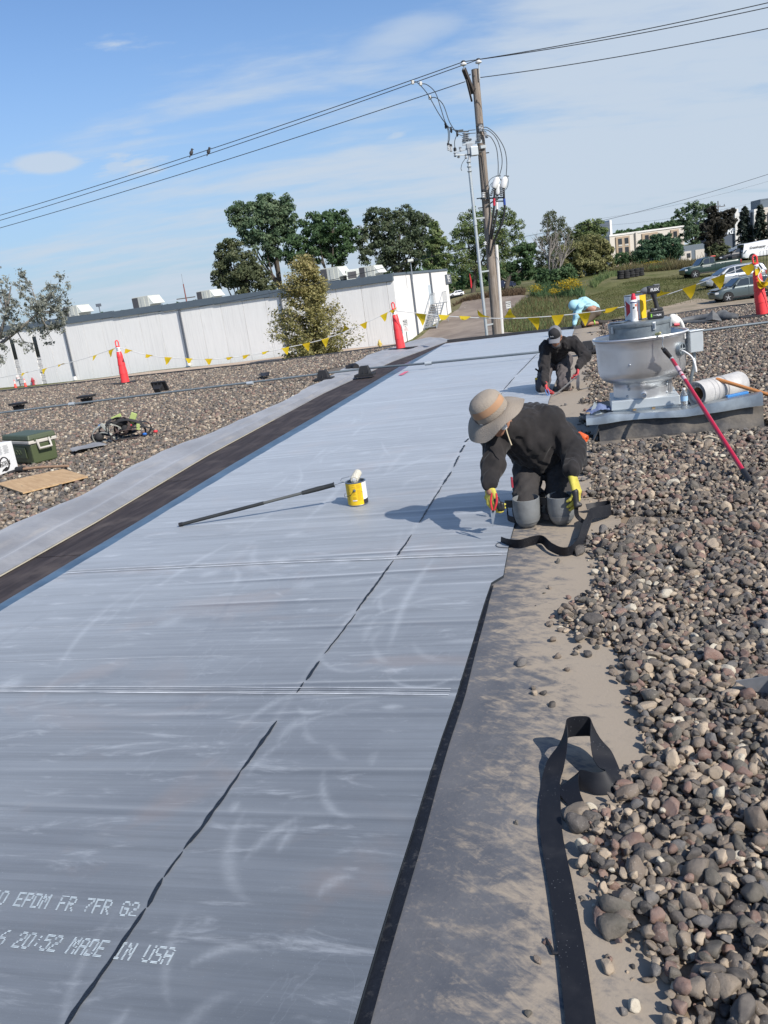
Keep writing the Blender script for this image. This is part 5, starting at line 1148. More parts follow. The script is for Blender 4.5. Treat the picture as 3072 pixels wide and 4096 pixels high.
# far wooded rise and far treetops left
def treeline(name, px, depth, s, n, m, seed):
    r_ = np.random.default_rng(seed); lob = []
    for x, y, rp in px: p = aty(x, y, depth); lob.append((*p, rp / ppm(p)))
    Q, t_, _ = crown(lob, n, s, seed); o = link(name, quad_mesh(name, Q, t_, V(0, 0, 0)), m); stuff(o)
treeline('distant_woods', [(x, np.interp(x, [2480, 2560, 2610, 2680, 2740], [945, 935, 918, 905, 905]), 22) for x in range(2470, 2760, 18)] + [(x, 950, 22) for x in range(2480, 2760, 24)], 260, .5, 9000, lm_dk, 51)
treeline('distant_woods', [(x, 1262 - (x - 400) * .137 + (x % 37) * .25, 11) for x in range(395, 830, 12)], 300, .45, 5000, lm_dk, 52)
treeline('distant_woods', [(x, 1120 + 60 * math.sin(x * .05) * .3, 60) for x in range(1500, 2300, 55)] + [(x, 1085, 50) for x in range(2240, 3100, 60)] , 240, .6, 12000, lm_dk, 53)
# weeds: blades and stalks on the banks
def weeds(name, polys, n, h, m, seed, wd_=.03, lean=.25, px=True):
    r_ = np.random.default_rng(seed); pts = []
    for poly in polys:
        g_ = np.array([gnd(*p)[:2] if px else p for p in poly]); lo, hi = g_.min(0), g_.max(0); k = int(n / len(polys)); c_ = 0
        while c_ < k:
            x = r_.uniform(lo[0], hi[0], k * 3); y = r_.uniform(lo[1], hi[1], k * 3); q = inside(x, y, g_); x, y = x[q][:k - c_], y[q][:k - c_]; pts.append(np.stack([x, y], 1)); c_ += len(x)
            if not q.any(): break
    P = np.concatenate(pts); n = len(P); z = tz_mesh(P[:, 0], P[:, 1]); b = np.c_[P, z - .03]
    pn = np.array([mnoise.noise((x * .35, y * .35, seed)) for x, y in P]); hs = h * np.exp(r_.normal(0, .3, n)) * (1 + .55 * pn)
    a = r_.uniform(0, 6.283, n); w_ = np.stack([np.cos(a), np.sin(a), 0 * a], 1) * wd_ ; tip = b + np.stack([r_.normal(0, lean, n) * hs, r_.normal(0, lean, n) * hs, hs], 1); mid = (b + tip) / 2 + np.stack([0 * a, 0 * a, hs * .08], 1)
    Q = np.stack([b - w_ * .6, b + w_ * .6, tip + w_ * .25, tip - w_ * .25], 1)
    o = link(name, quad_mesh(name, Q, np.clip(r_.uniform(0, 1, n) * .6 + .4 * (pn + .5), 0, 1), V(0, 0, 0)), m); stuff(o)
bank = [(2030, 1330), (2010, 1300), (2050, 1240), (2090, 1200), (2140, 1180), (2300, 1180), (2360, 1200), (2380, 1240), (2330, 1320)]
weeds('dry_weeds', [bank], 9000, .34, lm_dry, 61, .035); weeds('green_weeds', [bank], 6000, .30, lm_br, 62, .04); weeds('green_weeds', [[(2120, 1185), (2170, 1160), (2320, 1160), (2340, 1200), (2200, 1205)]], 4000, .6, lm_dk, 63, .06)
weeds('dry_weeds', [[(2440, 1090), (2700, 1062), (2850, 1050), (2860, 1070), (2650, 1085), (2440, 1100)]], 6000, .5, lm_dry, 64, .05); weeds('green_weeds', [[(2360, 1140), (2440, 1100), (2480, 1082), (2700, 1062), (2700, 1078), (2490, 1096), (2380, 1155)]], 4000, .4, lm_br, 65, .05)
weeds('mown_grass', [[(2330, 1320), (2300, 1200), (2500, 1130), (2720, 1095), (3000, 1080), (3070, 1150), (2850, 1200), (2600, 1240), (2480, 1290)]], 26000, .10, leaf_mat('mown_blade', (.06, .075, .022), (.11, .12, .04), (.19, .17, .085)), 66, .03, .5)
def flowers(name, px, depth_fn, n, seed):
    r_ = np.random.default_rng(seed); C = []
    for x, y, rx, ry in px:
        p = depth_fn(x, y); s_ = ppm(p); C.append(p + np.stack([r_.normal(0, rx / s_ * .5, n), r_.normal(0, .6, n), r_.normal(0, ry / s_ * .5, n)], 1))
    C = np.concatenate(C); stuff(link(name, quad_mesh(name, leaves(r_, C, np.tile(V(0, -.3, 1), (len(C), 1)), .07, .3, .5), r_.uniform(0, 1, len(C)), V(0, 0, 0)), lm_gold))
flowers('goldenrod', [(2145, 1152, 26, 14), (2250, 1135, 30, 14), (2290, 1125, 28, 14), (2310, 1138, 20, 12), (2215, 1165, 20, 10), (2272, 1150, 25, 10), (2600, 1056, 36, 10), (2640, 1050, 30, 8), (2520, 1068, 24, 8)], lambda x, y: aty(x, y, 82.0 if x < 2400 else 104.0), 260, 71)
# bare brush and leaf litter left of the drive end
weeds('dry_weeds', [[(1812, 1235), (1850, 1200), (1960, 1180), (2090, 1172), (2100, 1180), (1960, 1192), (1860, 1212)]], 4000, .35, leaf_mat('litter_brown', (.09, .06, .035), (.15, .105, .065), (.22, .16, .10)), 67, .06, .6)
# ================================================================== UTILITY POLE AND ITS GEAR
m_polew = N('pole_wood')
q = m_polew.map((9, 9, .55)); a_ = m_polew.noise(q, 2.2, 7, .7, .4); b_ = m_polew.noise(m_polew.map((1, 1, 1)), 1.4, 4, .6); kn = m_polew.voro(m_polew.map((2.2, 2.2, 1.0)), 1.6)
c = m_polew.mix(m_polew.mr(a_, .3, .7), (.15, .12, .095), (.33, .28, .235)); c = m_polew.mix(m_polew.mr(b_, .4, .7, 0, .4), c, (.25, .235, .22)); c = m_polew.mix(m_polew.mr(kn, .03, .11, .8, 0), c, (.07, .05, .04))
m_polew = m_polew.out(c, .9, m_polew.bump(a_, .5, .02), Specular_IOR_Level=.15)
m_old_t = mat('dark_timber', (.06, .05, .045), .9, var=.3, vs=6); m_porc = mat('porcelain_white', (.72, .72, .71), .25); m_poly = mat('polymer_grey', (.30, .32, .34), .5); m_rub = mat('black_rubber', (.015, .015, .017), .55)
m_gs = mat('galvanised_light', (.47, .51, .53), .42, .35, var=.08, vs=5); m_cu = mat('conductor_grey', (.075, .085, .09), .5, .3, var=0)
PY = 29.0
pb = atyd(1074, 724, PY); pt = atyd(1026, 150, PY); zg_ = float(tz(pb[0], pb[1]))
pax = (pt - pb) / np.linalg.norm(pt - pb); foot = pb - pax * ((pb[2] - zg_) / pax[2])
pole = thing('utility_pole', 'weathered wooden utility pole with switch gear and cables just beyond the roof', 'utility pole', foot)
def pp(x, y, dy=0.0): return atyd(x, y, PY + dy)
def c5p(x, y, dy=0.0): return aty(1600 + x * .36166, 200 + y * .36166, PY + dy)
def part(mb, name, m, parent=None, **kw): return mb.build(name, m, parent or pole, origin=foot, **kw)
Lp = float(np.linalg.norm(pt - foot)); zs = np.linspace(0, 1, 14)
part(MB().tube([foot + (pt - foot) * q for q in zs], .175 - .055 * zs, 16), 'pole_shaft', m_polew, smooth=40)
def rad_at(z): return .175 - .055 * (z - foot[2]) / (pt[2] - foot[2])
# top: short timber arm with brace and a pin insulator at each side
a0 = c5p(795, 430, -.14); a1 = c5p(705, 210, -.5); part(MB().bar(a0 + V(.05, .1, -.1), a1, .11, .13), 'top_arm', m_old_t)
part(MB().bar(c5p(795, 570, -.12), c5p(735, 330, -.4), .05, .05), 'arm_brace', m_old_t)
part(MB().bar(c5p(872, 160, -.16), c5p(882, 325, -.16), .05, .03), 'ridge_bracket', m_gs)
def pin_ins(p, name='insulator'):
    part(MB().cyl(p - V(0, 0, .16), p, .018, 8), 'insulator_pin', m_gs)
    o = part(MB().lathe([(.04, -.03), (.10, -.01), (.105, .03), (.06, .06), (.05, .10), (.03, .12)], 16, p), name, m_porc, smooth=40)
    MB().lathe([(.05, .06), (.075, .085), (.06, .115), (.02, .13)], 12, p).build('wire_tie', m_rub, o, origin=foot, smooth=40)
pI1 = c5p(702, 165, -.5); pI2 = c5p(868, 140, -.16); pin_ins(pI1); pin_ins(pI2)
for x, y in ((818, 290), (772, 275), (847, 560), (830, 432)): q = c5p(x, y, -.13); part(MB().cyl(q, q + V(0, -.05, 0), .022, 8), 'bolt', m_rub)
# switch frame hanging off the left side
fr = lambda x, y, dy=-.25: c5p(x, y, dy)
part(MB().bar(fr(690, 1040), fr(905, 1010), .07, .09), 'switch_beam', m_gs); part(MB().bar(fr(700, 1030, .1), fr(905, 1012, .1), .05, .07), 'switch_beam', m_gs)
part(MB().box(fr(765, 1062), (.20, .16, .16)), 'switch_box', m_poly, bevel=.015); part(MB().box(fr(815, 1120), (.26, .2, .28), rotz(.2)), 'mount_plate', m_gs, bevel=.02); part(MB().box(fr(768, 1118), (.14, .14, .2)), 'mount_plate', m_poly, bevel=.015)
part(MB().bar(fr(600, 1130), fr(740, 1095), .05, .05), 'arrester_bar', m_gs); part(MB().bar(fr(610, 1160, -.35), fr(850, 1160, -.1), .045, .045), 'arrester_bar', m_gs); part(MB().bar(fr(735, 1095), fr(860, 1160, -.1), .04, .04), 'arrester_bar', m_poly)
part(MB().bar(fr(890, 1075), fr(950, 1065, -.15), .05, .09), 'clamp_bracket', m_gs); part(MB().bar(fr(840, 830, -.15), fr(918, 828, -.15), .05, .08), 'clamp_bracket', m_rub)
def shed(p0, p1, r, n, name, m, core=.45):
    """ribbed insulator between two points"""
    L_ = np.linalg.norm(p1 - p0); pr = [(r * core, 0)]
    for i_ in range(n): z_ = L_ * (i_ + .5) / n; pr += [(r * core, z_ - L_ * .3 / n), (r, z_ - L_ * .06 / n), (r, z_ + L_ * .06 / n), (r * core, z_ + L_ * .3 / n)]
    pr.append((r * core, L_)); return part(MB().lathe(pr, 14, p0, frame(p1 - p0)), name, m, smooth=35)
shed(fr(712, 1025), fr(715, 915), .088, 5, 'post_insulator', m_poly); shed(fr(742, 1030, .15), fr(740, 920, .15), .08, 5, 'post_insulator', m_poly); shed(fr(868, 1010, -.3), fr(868, 930, -.3), .085, 5, 'post_insulator', m_poly); shed(fr(772, 1020, .05), fr(772, 985, .05), .075, 2, 'post_insulator', m_poly)
for x0, y0, x1, y1 in ((640, 905, 760, 900), (650, 890, 700, 885), (690, 1000, 790, 985), (720, 930, 770, 925)): part(MB().bar(fr(x0, y0), fr(x1, y1), .03, .04), 'switch_blade', m_cu)
for x, y in ((880, 860), (905, 870), (890, 890), (915, 890), (895, 840), (938, 915), (950, 940), (960, 960)): part(MB().box(fr(x, y, -.22), (.09, .08, .07), rotz(x)), 'terminal', m_poly, bevel=.012)
for x, y in ((535, 1050), (562, 1065)): shed(fr(x + 3, y + 62), fr(x, y), .055, 4, 'arrester', m_porc); q = fr(x, y); part(MB().lathe([(.045, -.02), (.045, .05), (.02, .07)], 10, q), 'arrester_cap', m_rub, smooth=40)
q = fr(608, 1105); part(MB().lathe([(.05, -.03), (.05, .05), (.02, .08)], 10, q), 'arrester_cap', m_rub, smooth=40)
for x, y in ((648, 1178), (730, 1185), (668, 1105), (610, 1165)): part(MB().lathe([(.02, -.05), (.05, -.03), (.03, .04), (.05, .07), (.02, .1)], 8, fr(x, y)), 'fitting', m_poly, smooth=40)
# operating pipe down the left side
p_top, p_mid, p_bot = fr(770, 1165), pp(1012, 345, -.35), pp(1052, 728, -.3); dn = (p_bot - p_mid) / np.linalg.norm(p_bot - p_mid); low = p_mid + dn * (np.linalg.norm(p_bot - p_mid) * 1.7)
part(MB().cyl(p_top, p_mid + dn * .2, .04, 10), 'coupling_shaft', m_poly, smooth=40); shed(p_mid, p_mid + dn * .42, .075, 3, 'coupling_insulator', m_gs, .6)
part(MB().tube([p_mid + dn * .4, low], .052, 12), 'operating_pipe', m_gs, smooth=40)
q = p_mid + (p_bot - p_mid) * .33; part(MB().tube([q, q + dn * .16], .068, 10), 'pipe_collar', m_gs, smooth=40)
for f_ in (.32, .62, .93): q = p_mid + (p_bot - p_mid) * f_; z_ = foot + pax * ((q[2] - foot[2]) / pax[2]); part(MB().bar(q, z_, .03, .05), 'standoff', m_gs)
# cable terminations on the right
part(MB().bar(c5p(890, 1645, -.2), c5p(1145, 1632, -.25), .035, .05), 'cable_arm', m_cu); part(MB().bar(c5p(965, 1720, -.18), c5p(1080, 1640, -.25), .035, .04), 'cable_arm', m_cu); part(MB().bar(c5p(1060, 1672, -.2), c5p(1140, 1672, -.25), .03, .04), 'cable_arm', m_cu)
tapes = {'red': mat('tape_red', (.5, .02, .045), .5), 'white': mat('tape_white', (.7, .7, .7), .5), 'blue': mat('tape_blue', (.02, .06, .30), .5)}
runs = {'red': [(1050, 1500), (1045, 1600), (1040, 1650), (1042, 1720), (1030, 1830), (1012, 1960), (990, 2120), (985, 2250)], 'white': [(1080, 1550), (1072, 1650), (1070, 1700), (1072, 1760), (1058, 1860), (1030, 2000), (1000, 2150), (990, 2260)], 'blue': [(1145, 1490), (1150, 1620), (1153, 1660), (1158, 1720), (1150, 1830), (1110, 1960), (1040, 2120), (1000, 2270)]}
body = {'red': ((1085, 1405), (1050, 1495)), 'white': ((1085, 1470), (1080, 1550)), 'blue': ((1165, 1400), (1145, 1490))}
for k_, dy in (('red', -.3), ('white', -.2), ('blue', -.3)):
    q = curve([c5p(x, y, dy + .15 * (y > 2000)) for x, y in runs[k_]], 40); part(MB().tube(q, .036, 10), 'cable', m_rub, smooth=50)
    i_ = [(1642, 1722), (1682, 1762), (1645, 1715)][list(runs).index(k_)]; sel = [c5p(np.interp(y, [r_[1] for r_ in runs[k_]], [r_[0] for r_ in runs[k_]]), y, dy) for y in np.linspace(*i_, 6)]
    part(MB().tube(sel, .041, 10), 'phase_tape', tapes[k_], smooth=50)
    b0, b1 = c5p(*body[k_][0], dy), c5p(*body[k_][1], dy); d_ = b1 - b0
    part(MB().lathe([(.025, 0), (.085, .05), (.105, .09), (.11, .3), (.09, .36), (.06, .37)], 16, b0, frame(d_)), 'arrester_body', m_porc, smooth=40)
    shed(b1, b1 + d_ / np.linalg.norm(d_) * .36, .062, 6, 'termination', m_poly, .5)
for a, b in (((1060, 1395), (1115, 1392)), ((1150, 1392), (1205, 1396)), ((1085, 1405), (1125, 1446))): part(MB().bar(c5p(*a, -.3), c5p(*b, -.3), .025, .03), 'terminal_lug', m_cu)
shed(c5p(922, 1640, -.25), c5p(922, 1570, -.25), .075, 3, 'spool_insulator', m_porc); q = c5p(920, 1562, -.25); part(MB().lathe([(.06, -.03), (.06, .03), (.03, .06)], 10, q), 'spool_cap', m_rub, smooth=40)
q = cc3(730, 565); q = aty(*q, PY - .2); shed(q - V(.1, 0, .06), q - V(.1, 0, -.06), .07, 2, 'spool_insulator', m_porc)
# white riser on the right face
r0 = aty(*cc3(798, 580), PY - .02); r1 = aty(*cc3(850, 1330), PY - .02); dn2 = (r1 - r0) / np.linalg.norm(r1 - r0)
part(MB().tube([r0, r1, r1 + dn2 * 3], .062, 12), 'riser_conduit', mat('riser_white', (.62, .61, .59), .5), smooth=40)
for x, y in ((880, 1640), (895, 1745), (945, 1140), (790, 1780)): q = c5p(x, y, -.05); part(MB().cyl(q - V(.1, 0, 0), q + V(.12, 0, 0), .018, 6), 'bolt', m_rub)
q = curve([c5p(840, 1140, -.2), c5p(905, 1130, -.18), c5p(925, 1250, -.18), c5p(945, 1450, -.18), c5p(965, 1650, -.15)], 24); part(MB().tube(q, .012, 6), 'ground_wire', m_cu)
# jumpers
def jump(pts, r=.014, name='jumper', dy=-.3): return part(MB().tube(curve([c5p(*p, dy) if len(p) == 2 else c5p(p[0], p[1], p[2]) for p in pts], 30), r, 6), name, m_cu)
jump([(145, 355, .9), (190, 360, .8), (300, 480, .4), (420, 690, 0), (505, 815), (570, 875), (650, 890)]); jump([(230, 372, .7), (300, 385, .6), (390, 470, .3), (450, 640, 0), (490, 770), (520, 835)]); jump([(335, 528, .5), (400, 530, .4), (480, 610, .2), (550, 800, 0), (630, 915), (690, 950)])
jump([(520, 835), (545, 900), (548, 980), (532, 1040)]); jump([(520, 840), (535, 930), (530, 1040)]); jump([(632, 930), (605, 1010), (608, 1095)]); jump([(735, 1185), (690, 1250), (675, 1310), (685, 1335)], .01)
jump([(920, 855), (970, 860), (1060, 935), (1150, 1080), (1180, 1230), (1175, 1390)]); jump([(915, 880), (985, 895), (1070, 985), (1120, 1140), (1128, 1270), (1100, 1390)]); jump([(960, 940), (1010, 970), (1065, 1080), (1085, 1240), (1085, 1390)])
jump([(1060, 1395), (1000, 1430), (960, 1510), (940, 1560)], .010); jump([(1040, 1455), (1000, 1490), (985, 1560), (980, 1650)], .010); jump([(1190, 1400), (1197, 1450), (1190, 1510), (1165, 1550)], .010)
jump([(755, 890), (835, 882)], .012); jump([(770, 922), (840, 918)], .012)
for x, y in ((505, 840), (565, 885), (632, 925)): part(MB().lathe([(.015, -.09), (.04, -.05), (.03, .03), (.045, .06), (.015, .1)], 8, fr(x, y)), 'line_clamp', m_rub, smooth=40)
# line wires
GW = 'power lines at the wooden pole'
t1 = c5p(702, 130, -.5); t2 = c5p(868, 105, -.16); lw = lambda x, y, dd: atyd(x, y, dd)
W1 = wire('power_line', lw(-330, 556, 46), t1, .28, .013, 'upper overhead wire running left from the pole top to the sky edge', 40, 'power line', GW); W2 = wire('power_line', lw(-330, 568, 46.5), t2, .30, .013, 'overhead wire close under the top one, running left from the pole', 40, 'power line', GW)
W3 = wire('power_line', lw(-330, 580, 46), c5p(722, 350, -.4), .25, .013, 'lowest of the overhead wires left of the pole', 40, 'power line', GW)
wire('power_line', t1, lw(2200, -130, 22), .2, .013, 'topmost overhead wire running right from the pole', 40, 'power line', GW); wire('power_line', t2, lw(2200, -116, 22.3), .22, .013, 'overhead wire right of the pole, just under the topmost one', 40, 'power line', GW)
wire('power_line', c5p(885, 305, -.16), lw(2200, -62, 22), .2, .013, 'lower overhead wire running right from the pole', 40, 'power line', GW)
m_cl = mat('clamp_grey', (.52, .51, .48), .6)
for x, y, dy in ((140, 358, .9), (228, 372, .7), (332, 526, .5)): part(MB().box(c5p(x, y, dy), (.1, .08, .12), rotz(.3)), 'line_tap', m_cl, bevel=.02)
wire('messenger_cable', aty(*cc2(-500, 930), 60), aty(*cc3(735, 562), PY - .2), .25, .012, 'low grey cable crossing the warehouse to the wooden pole', 40, 'cable'); wire('messenger_cable', aty(*cc3(775, 552), PY - .2), aty(3200, 655, 23), .2, .006, 'low grey cable running right from the wooden pole over the bushes', 40, 'cable')
# two birds on a wire
m_bird = mat('bird_grey', (.05, .05, .055), .8)
for x, y, lab, ref in ((415, 340, 'small dark bird perched on the overhead wires, left one of two', (lw(-330, 556, 46), t1, .28)), (451, 335, 'small dark bird hanging on the overhead wires, right one of two', (lw(-330, 568, 46.5), t2, .30))):
    a, b, sg_ = ref; ts_ = np.linspace(0, 1, 400)[:, None]; q = a * (1 - ts_) + b * ts_; q[:, 2:] -= sg_ * 4 * ts_ * (1 - ts_)
    pr = np.stack([1536 + FOC * ((q - CP) @ CR) / ((q - CP) @ CF)], 1)[:, 0]; p = q[int(np.argmin(np.abs(pr - x * K)))]
    MBb = MB(); p2 = p + V(0, 0, .09); MBb.ball(p2, (.07, .05, .10), np.array(Matrix.Rotation(.5, 3, 'Y')), 10, 7); MBb.ball(p2 + V(.05, 0, .11), .045, None, 8, 6); MBb.tube([p2 + V(-.03, 0, -.06), p2 + V(-.10, 0, -.16)], [.03, .012], 6); MBb.tube([p2 + V(.09, 0, .11), p2 + V(.13, 0, .105)], [.014, .003], 5)
    tag(MBb.build('bird', m_bird, None, origin=p, smooth=180), lab, 'bird', 'birds on the wires')
# ================================================================== VEHICLES
m_tyre = mat('tyre_black', (.018, .018, .019), .85, var=.2, vs=20); m_alloy = mat('alloy', (.55, .56, .57), .3, .7, var=0); m_glass = mat('car_glass', (.02, .026, .03), .06, spec=.9, var=0); m_plast = mat('trim_black', (.018, .018, .02), .6); m_lampw = mat('lamp_clear', (.55, .57, .58), .12, spec=.8, var=0); m_lampr = mat('lamp_red', (.38, .012, .02), .2, var=0)
def paint(name, c, metal=.25, rough=.32): return mat(name, c, rough, metal, coat=.6, var=.05, vs=1.5)
def wheel(parent, x, y, r, side, w=.22, spokes=5):
    M = frame((0, side, 0)); t = MB().lathe([(r * .62, -w * .5), (r * .93, -w * .5), (r, -w * .38), (r, w * .38), (r * .93, w * .5), (r * .62, w * .5)], 26, (x, y - side * w * .5, r), M, caps=False).build('wheel', m_tyre, parent, smooth=40)
    mb = MB(); c = V(x, y - side * .03, r); mb.lathe([(r * .66, -.08), (r * .66, .0), (r * .58, .02)], 24, c, M, caps=False); mb.lathe([(.001, .015), (r * .14, .012), (r * .16, -.02)], 12, c, M)
    for k_ in range(spokes): a = 2 * math.pi * k_ / spokes + .3; d = V(math.cos(a), 0, math.sin(a)); mb.bar(c + d * r * .08, c + d * r * .62 + V(0, side * .006, 0), r * .17, .03, (0, 1, 0))
    mb.build('rim', m_alloy, t, recalc=True); MB().lathe([(.001, -.06), (r * .62, -.06)], 20, c, M).build('brake_disc', m_plast, t)
    return t
def car(name, label, cat, p, rz, L, Wd, prof, cab, belt, m, r=.33, axles=(.2, .8), zb=.22, panes=(), extra=None, spokes=5, group=None, hood_m=None):
    """prof: (x fraction from the nose, top height) of hood, belt and deck; cab: (x fraction, roof height); x runs nose(0) to tail(1); nose points to local -x"""
    root = thing(name, label, cat, p, rz, group); hw = Wd / 2; X = lambda f: (f - .5) * L
    fs = np.unique(np.r_[0, .012, .035, .07, np.linspace(.1, .9, 24), .93, .965, .988, 1]); G = []
    for f in fs:
        zt = np.interp(f, [q[0] for q in prof], [q[1] for q in prof]); e = min(f, 1 - f); w = hw * (1 - .16 * max(0, 1 - e / .09) ** 2); low = zb + .12 * max(0, 1 - e / .06) ; zt = zt - .03 * max(0, 1 - e / .02)
        z1, z2 = low + (zt - low) * .3, low + (zt - low) * .75
        half = [(w * .90, low), (w * .985, low + .07), (w, z1), (w * .99, z2), (w * .955, zt - .05), (w * .90, zt), (w * .5, zt + .025), (0, zt + .03)]
        G.append([(X(f), y, z) for y, z in half] + [(X(f), -y, z) for y, z in half[-2::-1]])
    G = np.array(G); mb = MB(); mb.grid(G); n_s = len(half) * 2 - 1
    mb.add(G[0], [tuple(range(n_s))]); mb.add(G[-1], [tuple(range(n_s - 1, -1, -1))]); mb.build('body', m, root, smooth=38, recalc=True)
    # cabin: lofted roof and posts
    if cab:
        cf = np.linspace(cab[0][0], cab[-1][0], 26); C = []
        for f in cf:
            zr_ = np.interp(f, [q[0] for q in cab], [q[1] for q in cab]); zb_ = min(zr_, np.interp(f, [q[0] for q in prof], [q[1] for q in prof])) - .03; k_ = (zr_ - zb_) / max(q[1] - belt for q in cab); wt = hw * (.955 - .15 * np.clip(k_, 0, 1))
            half = [(hw * .955, zb_), (hw * .955 * .35 + wt * .65, zb_ + (zr_ - zb_) * .62), (wt, max(zb_, zr_ - .07)), (wt * .9, max(zb_, zr_ - .01)), (wt * .45, zr_ + .012), (0, zr_ + .016)]
            C.append([(X(f), y, z) for y, z in half] + [(X(f), -y, z) for y, z in half[-2::-1]])
        C = np.array(C); MB().grid(C).build('cabin', m, root, smooth=35, recalc=True)
        zmax = max(q[1] for q in cab)
        for poly in panes:
            for s_ in (-1, 1):
                V_ = []
                for f, z in poly: k_ = (z - belt) / (zmax - belt); y = hw * .955 + (hw * .805 - hw * .955) * np.clip(k_, 0, 1) + .014; V_.append((X(f), s_ * y, z))
                MB().add(V_, [tuple(range(len(V_)))]).build('side_window', m_glass, root)
        # windscreen and back glass
        def scr(f0, z0, f1, z1, nm):
            q = lambda z: hw * (.90 - .16 * (z - belt) / (zmax - belt)); off = -.02 if f0 < f1 else .02
            MB().add([(X(f0) + off, -q(z0), z0 + .03), (X(f0) + off, q(z0), z0 + .03), (X(f1) + off, q(z1), z1 + .012), (X(f1) + off, -q(z1), z1 + .012)], [(0, 1, 2, 3)]).build(nm, m_glass, root)
        scr(cab[0][0] + .01, cab[0][1] + .03, cab[1][0] - .005, cab[1][1] - .03, 'windscreen')
        if cab[-1][1] < cab[-2][1] - .15: scr(cab[-1][0] - .004, cab[-1][1] + .04, cab[-2][0] + .004, cab[-2][1] - .04, 'back_glass')
        fm = cab[0][0] + .065
        for s_ in (-1, 1): MB().box((X(fm), s_ * (hw + .09), belt + .1), (.12, .2, .15)).build('mirror', m, root, bevel=.03)
    for f in axles:
        for s_ in (-1, 1):
            MB().lathe([(.001, 0), (r * 1.17, 0)], 28, (X(f), s_ * (hw + .004), r * 1.02), frame((0, s_, 0))).build('wheel_arch', m_plast, root); wheel(root, X(f), s_ * (hw + .035), r, s_, spokes=spokes)
    nz = np.interp(.03, [q[0] for q in prof], [q[1] for q in prof]); tzz = np.interp(.97, [q[0] for q in prof], [q[1] for q in prof])
    for s_ in (-1, 1):
        MB().box((X(.03), s_ * hw * .74, nz - .16), (.30, hw * .36, .17), rotz(s_ * .30)).build('headlight', m_lampw, root, bevel=.04)
        MB().box((X(.985), s_ * hw * .80, tzz - .24), (.12, hw * .22, .34)).build('tail_light', m_lampr, root, bevel=.03)
    MB().box((X(.012), 0, zb + .2), (.10, hw * 1.5, .2)).build('bumper', m_plast, root, bevel=.04); MB().box((X(.006), 0, nz - .2), (.06, hw * .8, .13)).build('grille', m_plast, root, bevel=.02)
    MB().box((X(.993), 0, zb + .22), (.10, hw * 1.6, .18)).build('bumper', m_plast, root, bevel=.04)
    for s_ in (-1, 1): MB().box((0, s_ * (hw - .005), zb + .05), (L * .5, .04, .12)).build('sill', m_plast, root, bevel=.01)
    for f in ([.40, .58] if cab else []):
        for s_ in (-1, 1): MB().box((X(f + .09), s_ * (hw + .004), belt - .14), (.18, .03, .035)).build('door_handle', m, root, bevel=.01); MB().box((X(f + .13), s_ * (hw - .008), belt - .42), (.012, .03, .74)).build('door_seam', m_plast, root)
    if extra: extra(root, X, hw)
    return root
def spot(wheel_px, f_ax, L, rz):
    """ground point under the car middle, from the pixel where the near front wheel meets the ground"""
    g_ = gnd(*wheel_px); return g_, L
def place(front_px, rear_dir, L, fx, hw):
    g_ = gnd(*front_px); d = V(math.cos(rear_dir), math.sin(rear_dir), 0); nrm = V(-d[1], d[0], 0)
    c = g_ + d * (.5 - fx) * L + nrm * hw; c[2] = tz_mesh(c[0], c[1]); return c
suv_m = paint('paint_grey_green', (.075, .10, .105)); van_m = paint('paint_silver', (.40, .42, .44), .5); trk_m = paint('paint_dark_green', (.012, .035, .028), .1); wh_m = paint('paint_white', (.70, .71, .72), 0); blk_m = paint('paint_black', (.012, .013, .016), .1)
RZ1 = -.06
def suv_extra(root, X, hw):
    MB().box((X(.10), 0, 1.0), (.9, hw * 1.72, .05), np.array(Matrix.Rotation(-.17, 3, 'Y'))).build('hood_panel', blk_m, root, bevel=.02)
    for s_ in (-1, 1): MB().tube([(X(.40), s_ * hw * .68, 1.70), (X(.42), s_ * hw * .68, 1.74), (X(.83), s_ * hw * .68, 1.73), (X(.85), s_ * hw * .68, 1.68)], .02, 6).build('roof_rail', m_plast, root)
car('sport_utility_car', 'grey green sport utility car with a darker hood, nearest car in the gravel yard', 'car', place((2914, 1210), RZ1, 4.52, .195, .91), RZ1, 4.52, 1.82, [(0, .78), (.03, .86), (.1, .98), (.27, 1.06), (.45, 1.07), (1, 1.05)], [(.25, 1.05), (.40, 1.62), (.55, 1.68), (.78, 1.66), (.92, 1.52), (.99, 1.08)], 1.06, suv_m, .345, (.195, .775), .24,
    panes=[[(.325, 1.10), (.415, 1.52), (.54, 1.58), (.54, 1.10)], [(.56, 1.10), (.56, 1.58), (.72, 1.57), (.74, 1.10)], [(.765, 1.12), (.755, 1.55), (.84, 1.50), (.92, 1.16)]], extra=suv_extra)
car('minivan', 'silver minivan parked on the grass behind the grey green car', 'van', place((2872, 1155), -.07, 5.1, .18, .98), -.07, 5.1, 1.96, [(0, .75), (.03, .86), (.1, .98), (.24, 1.06), (1, 1.05)], [(.19, 1.04), (.36, 1.60), (.5, 1.74), (.8, 1.73), (.95, 1.6), (.995, 1.08)], 1.06, van_m, .34, (.18, .785), .22,
    panes=[[(.285, 1.10), (.39, 1.54), (.47, 1.60), (.47, 1.10)], [(.49, 1.10), (.49, 1.61), (.70, 1.63), (.70, 1.10)], [(.72, 1.10), (.72, 1.63), (.88, 1.58), (.93, 1.14)]])
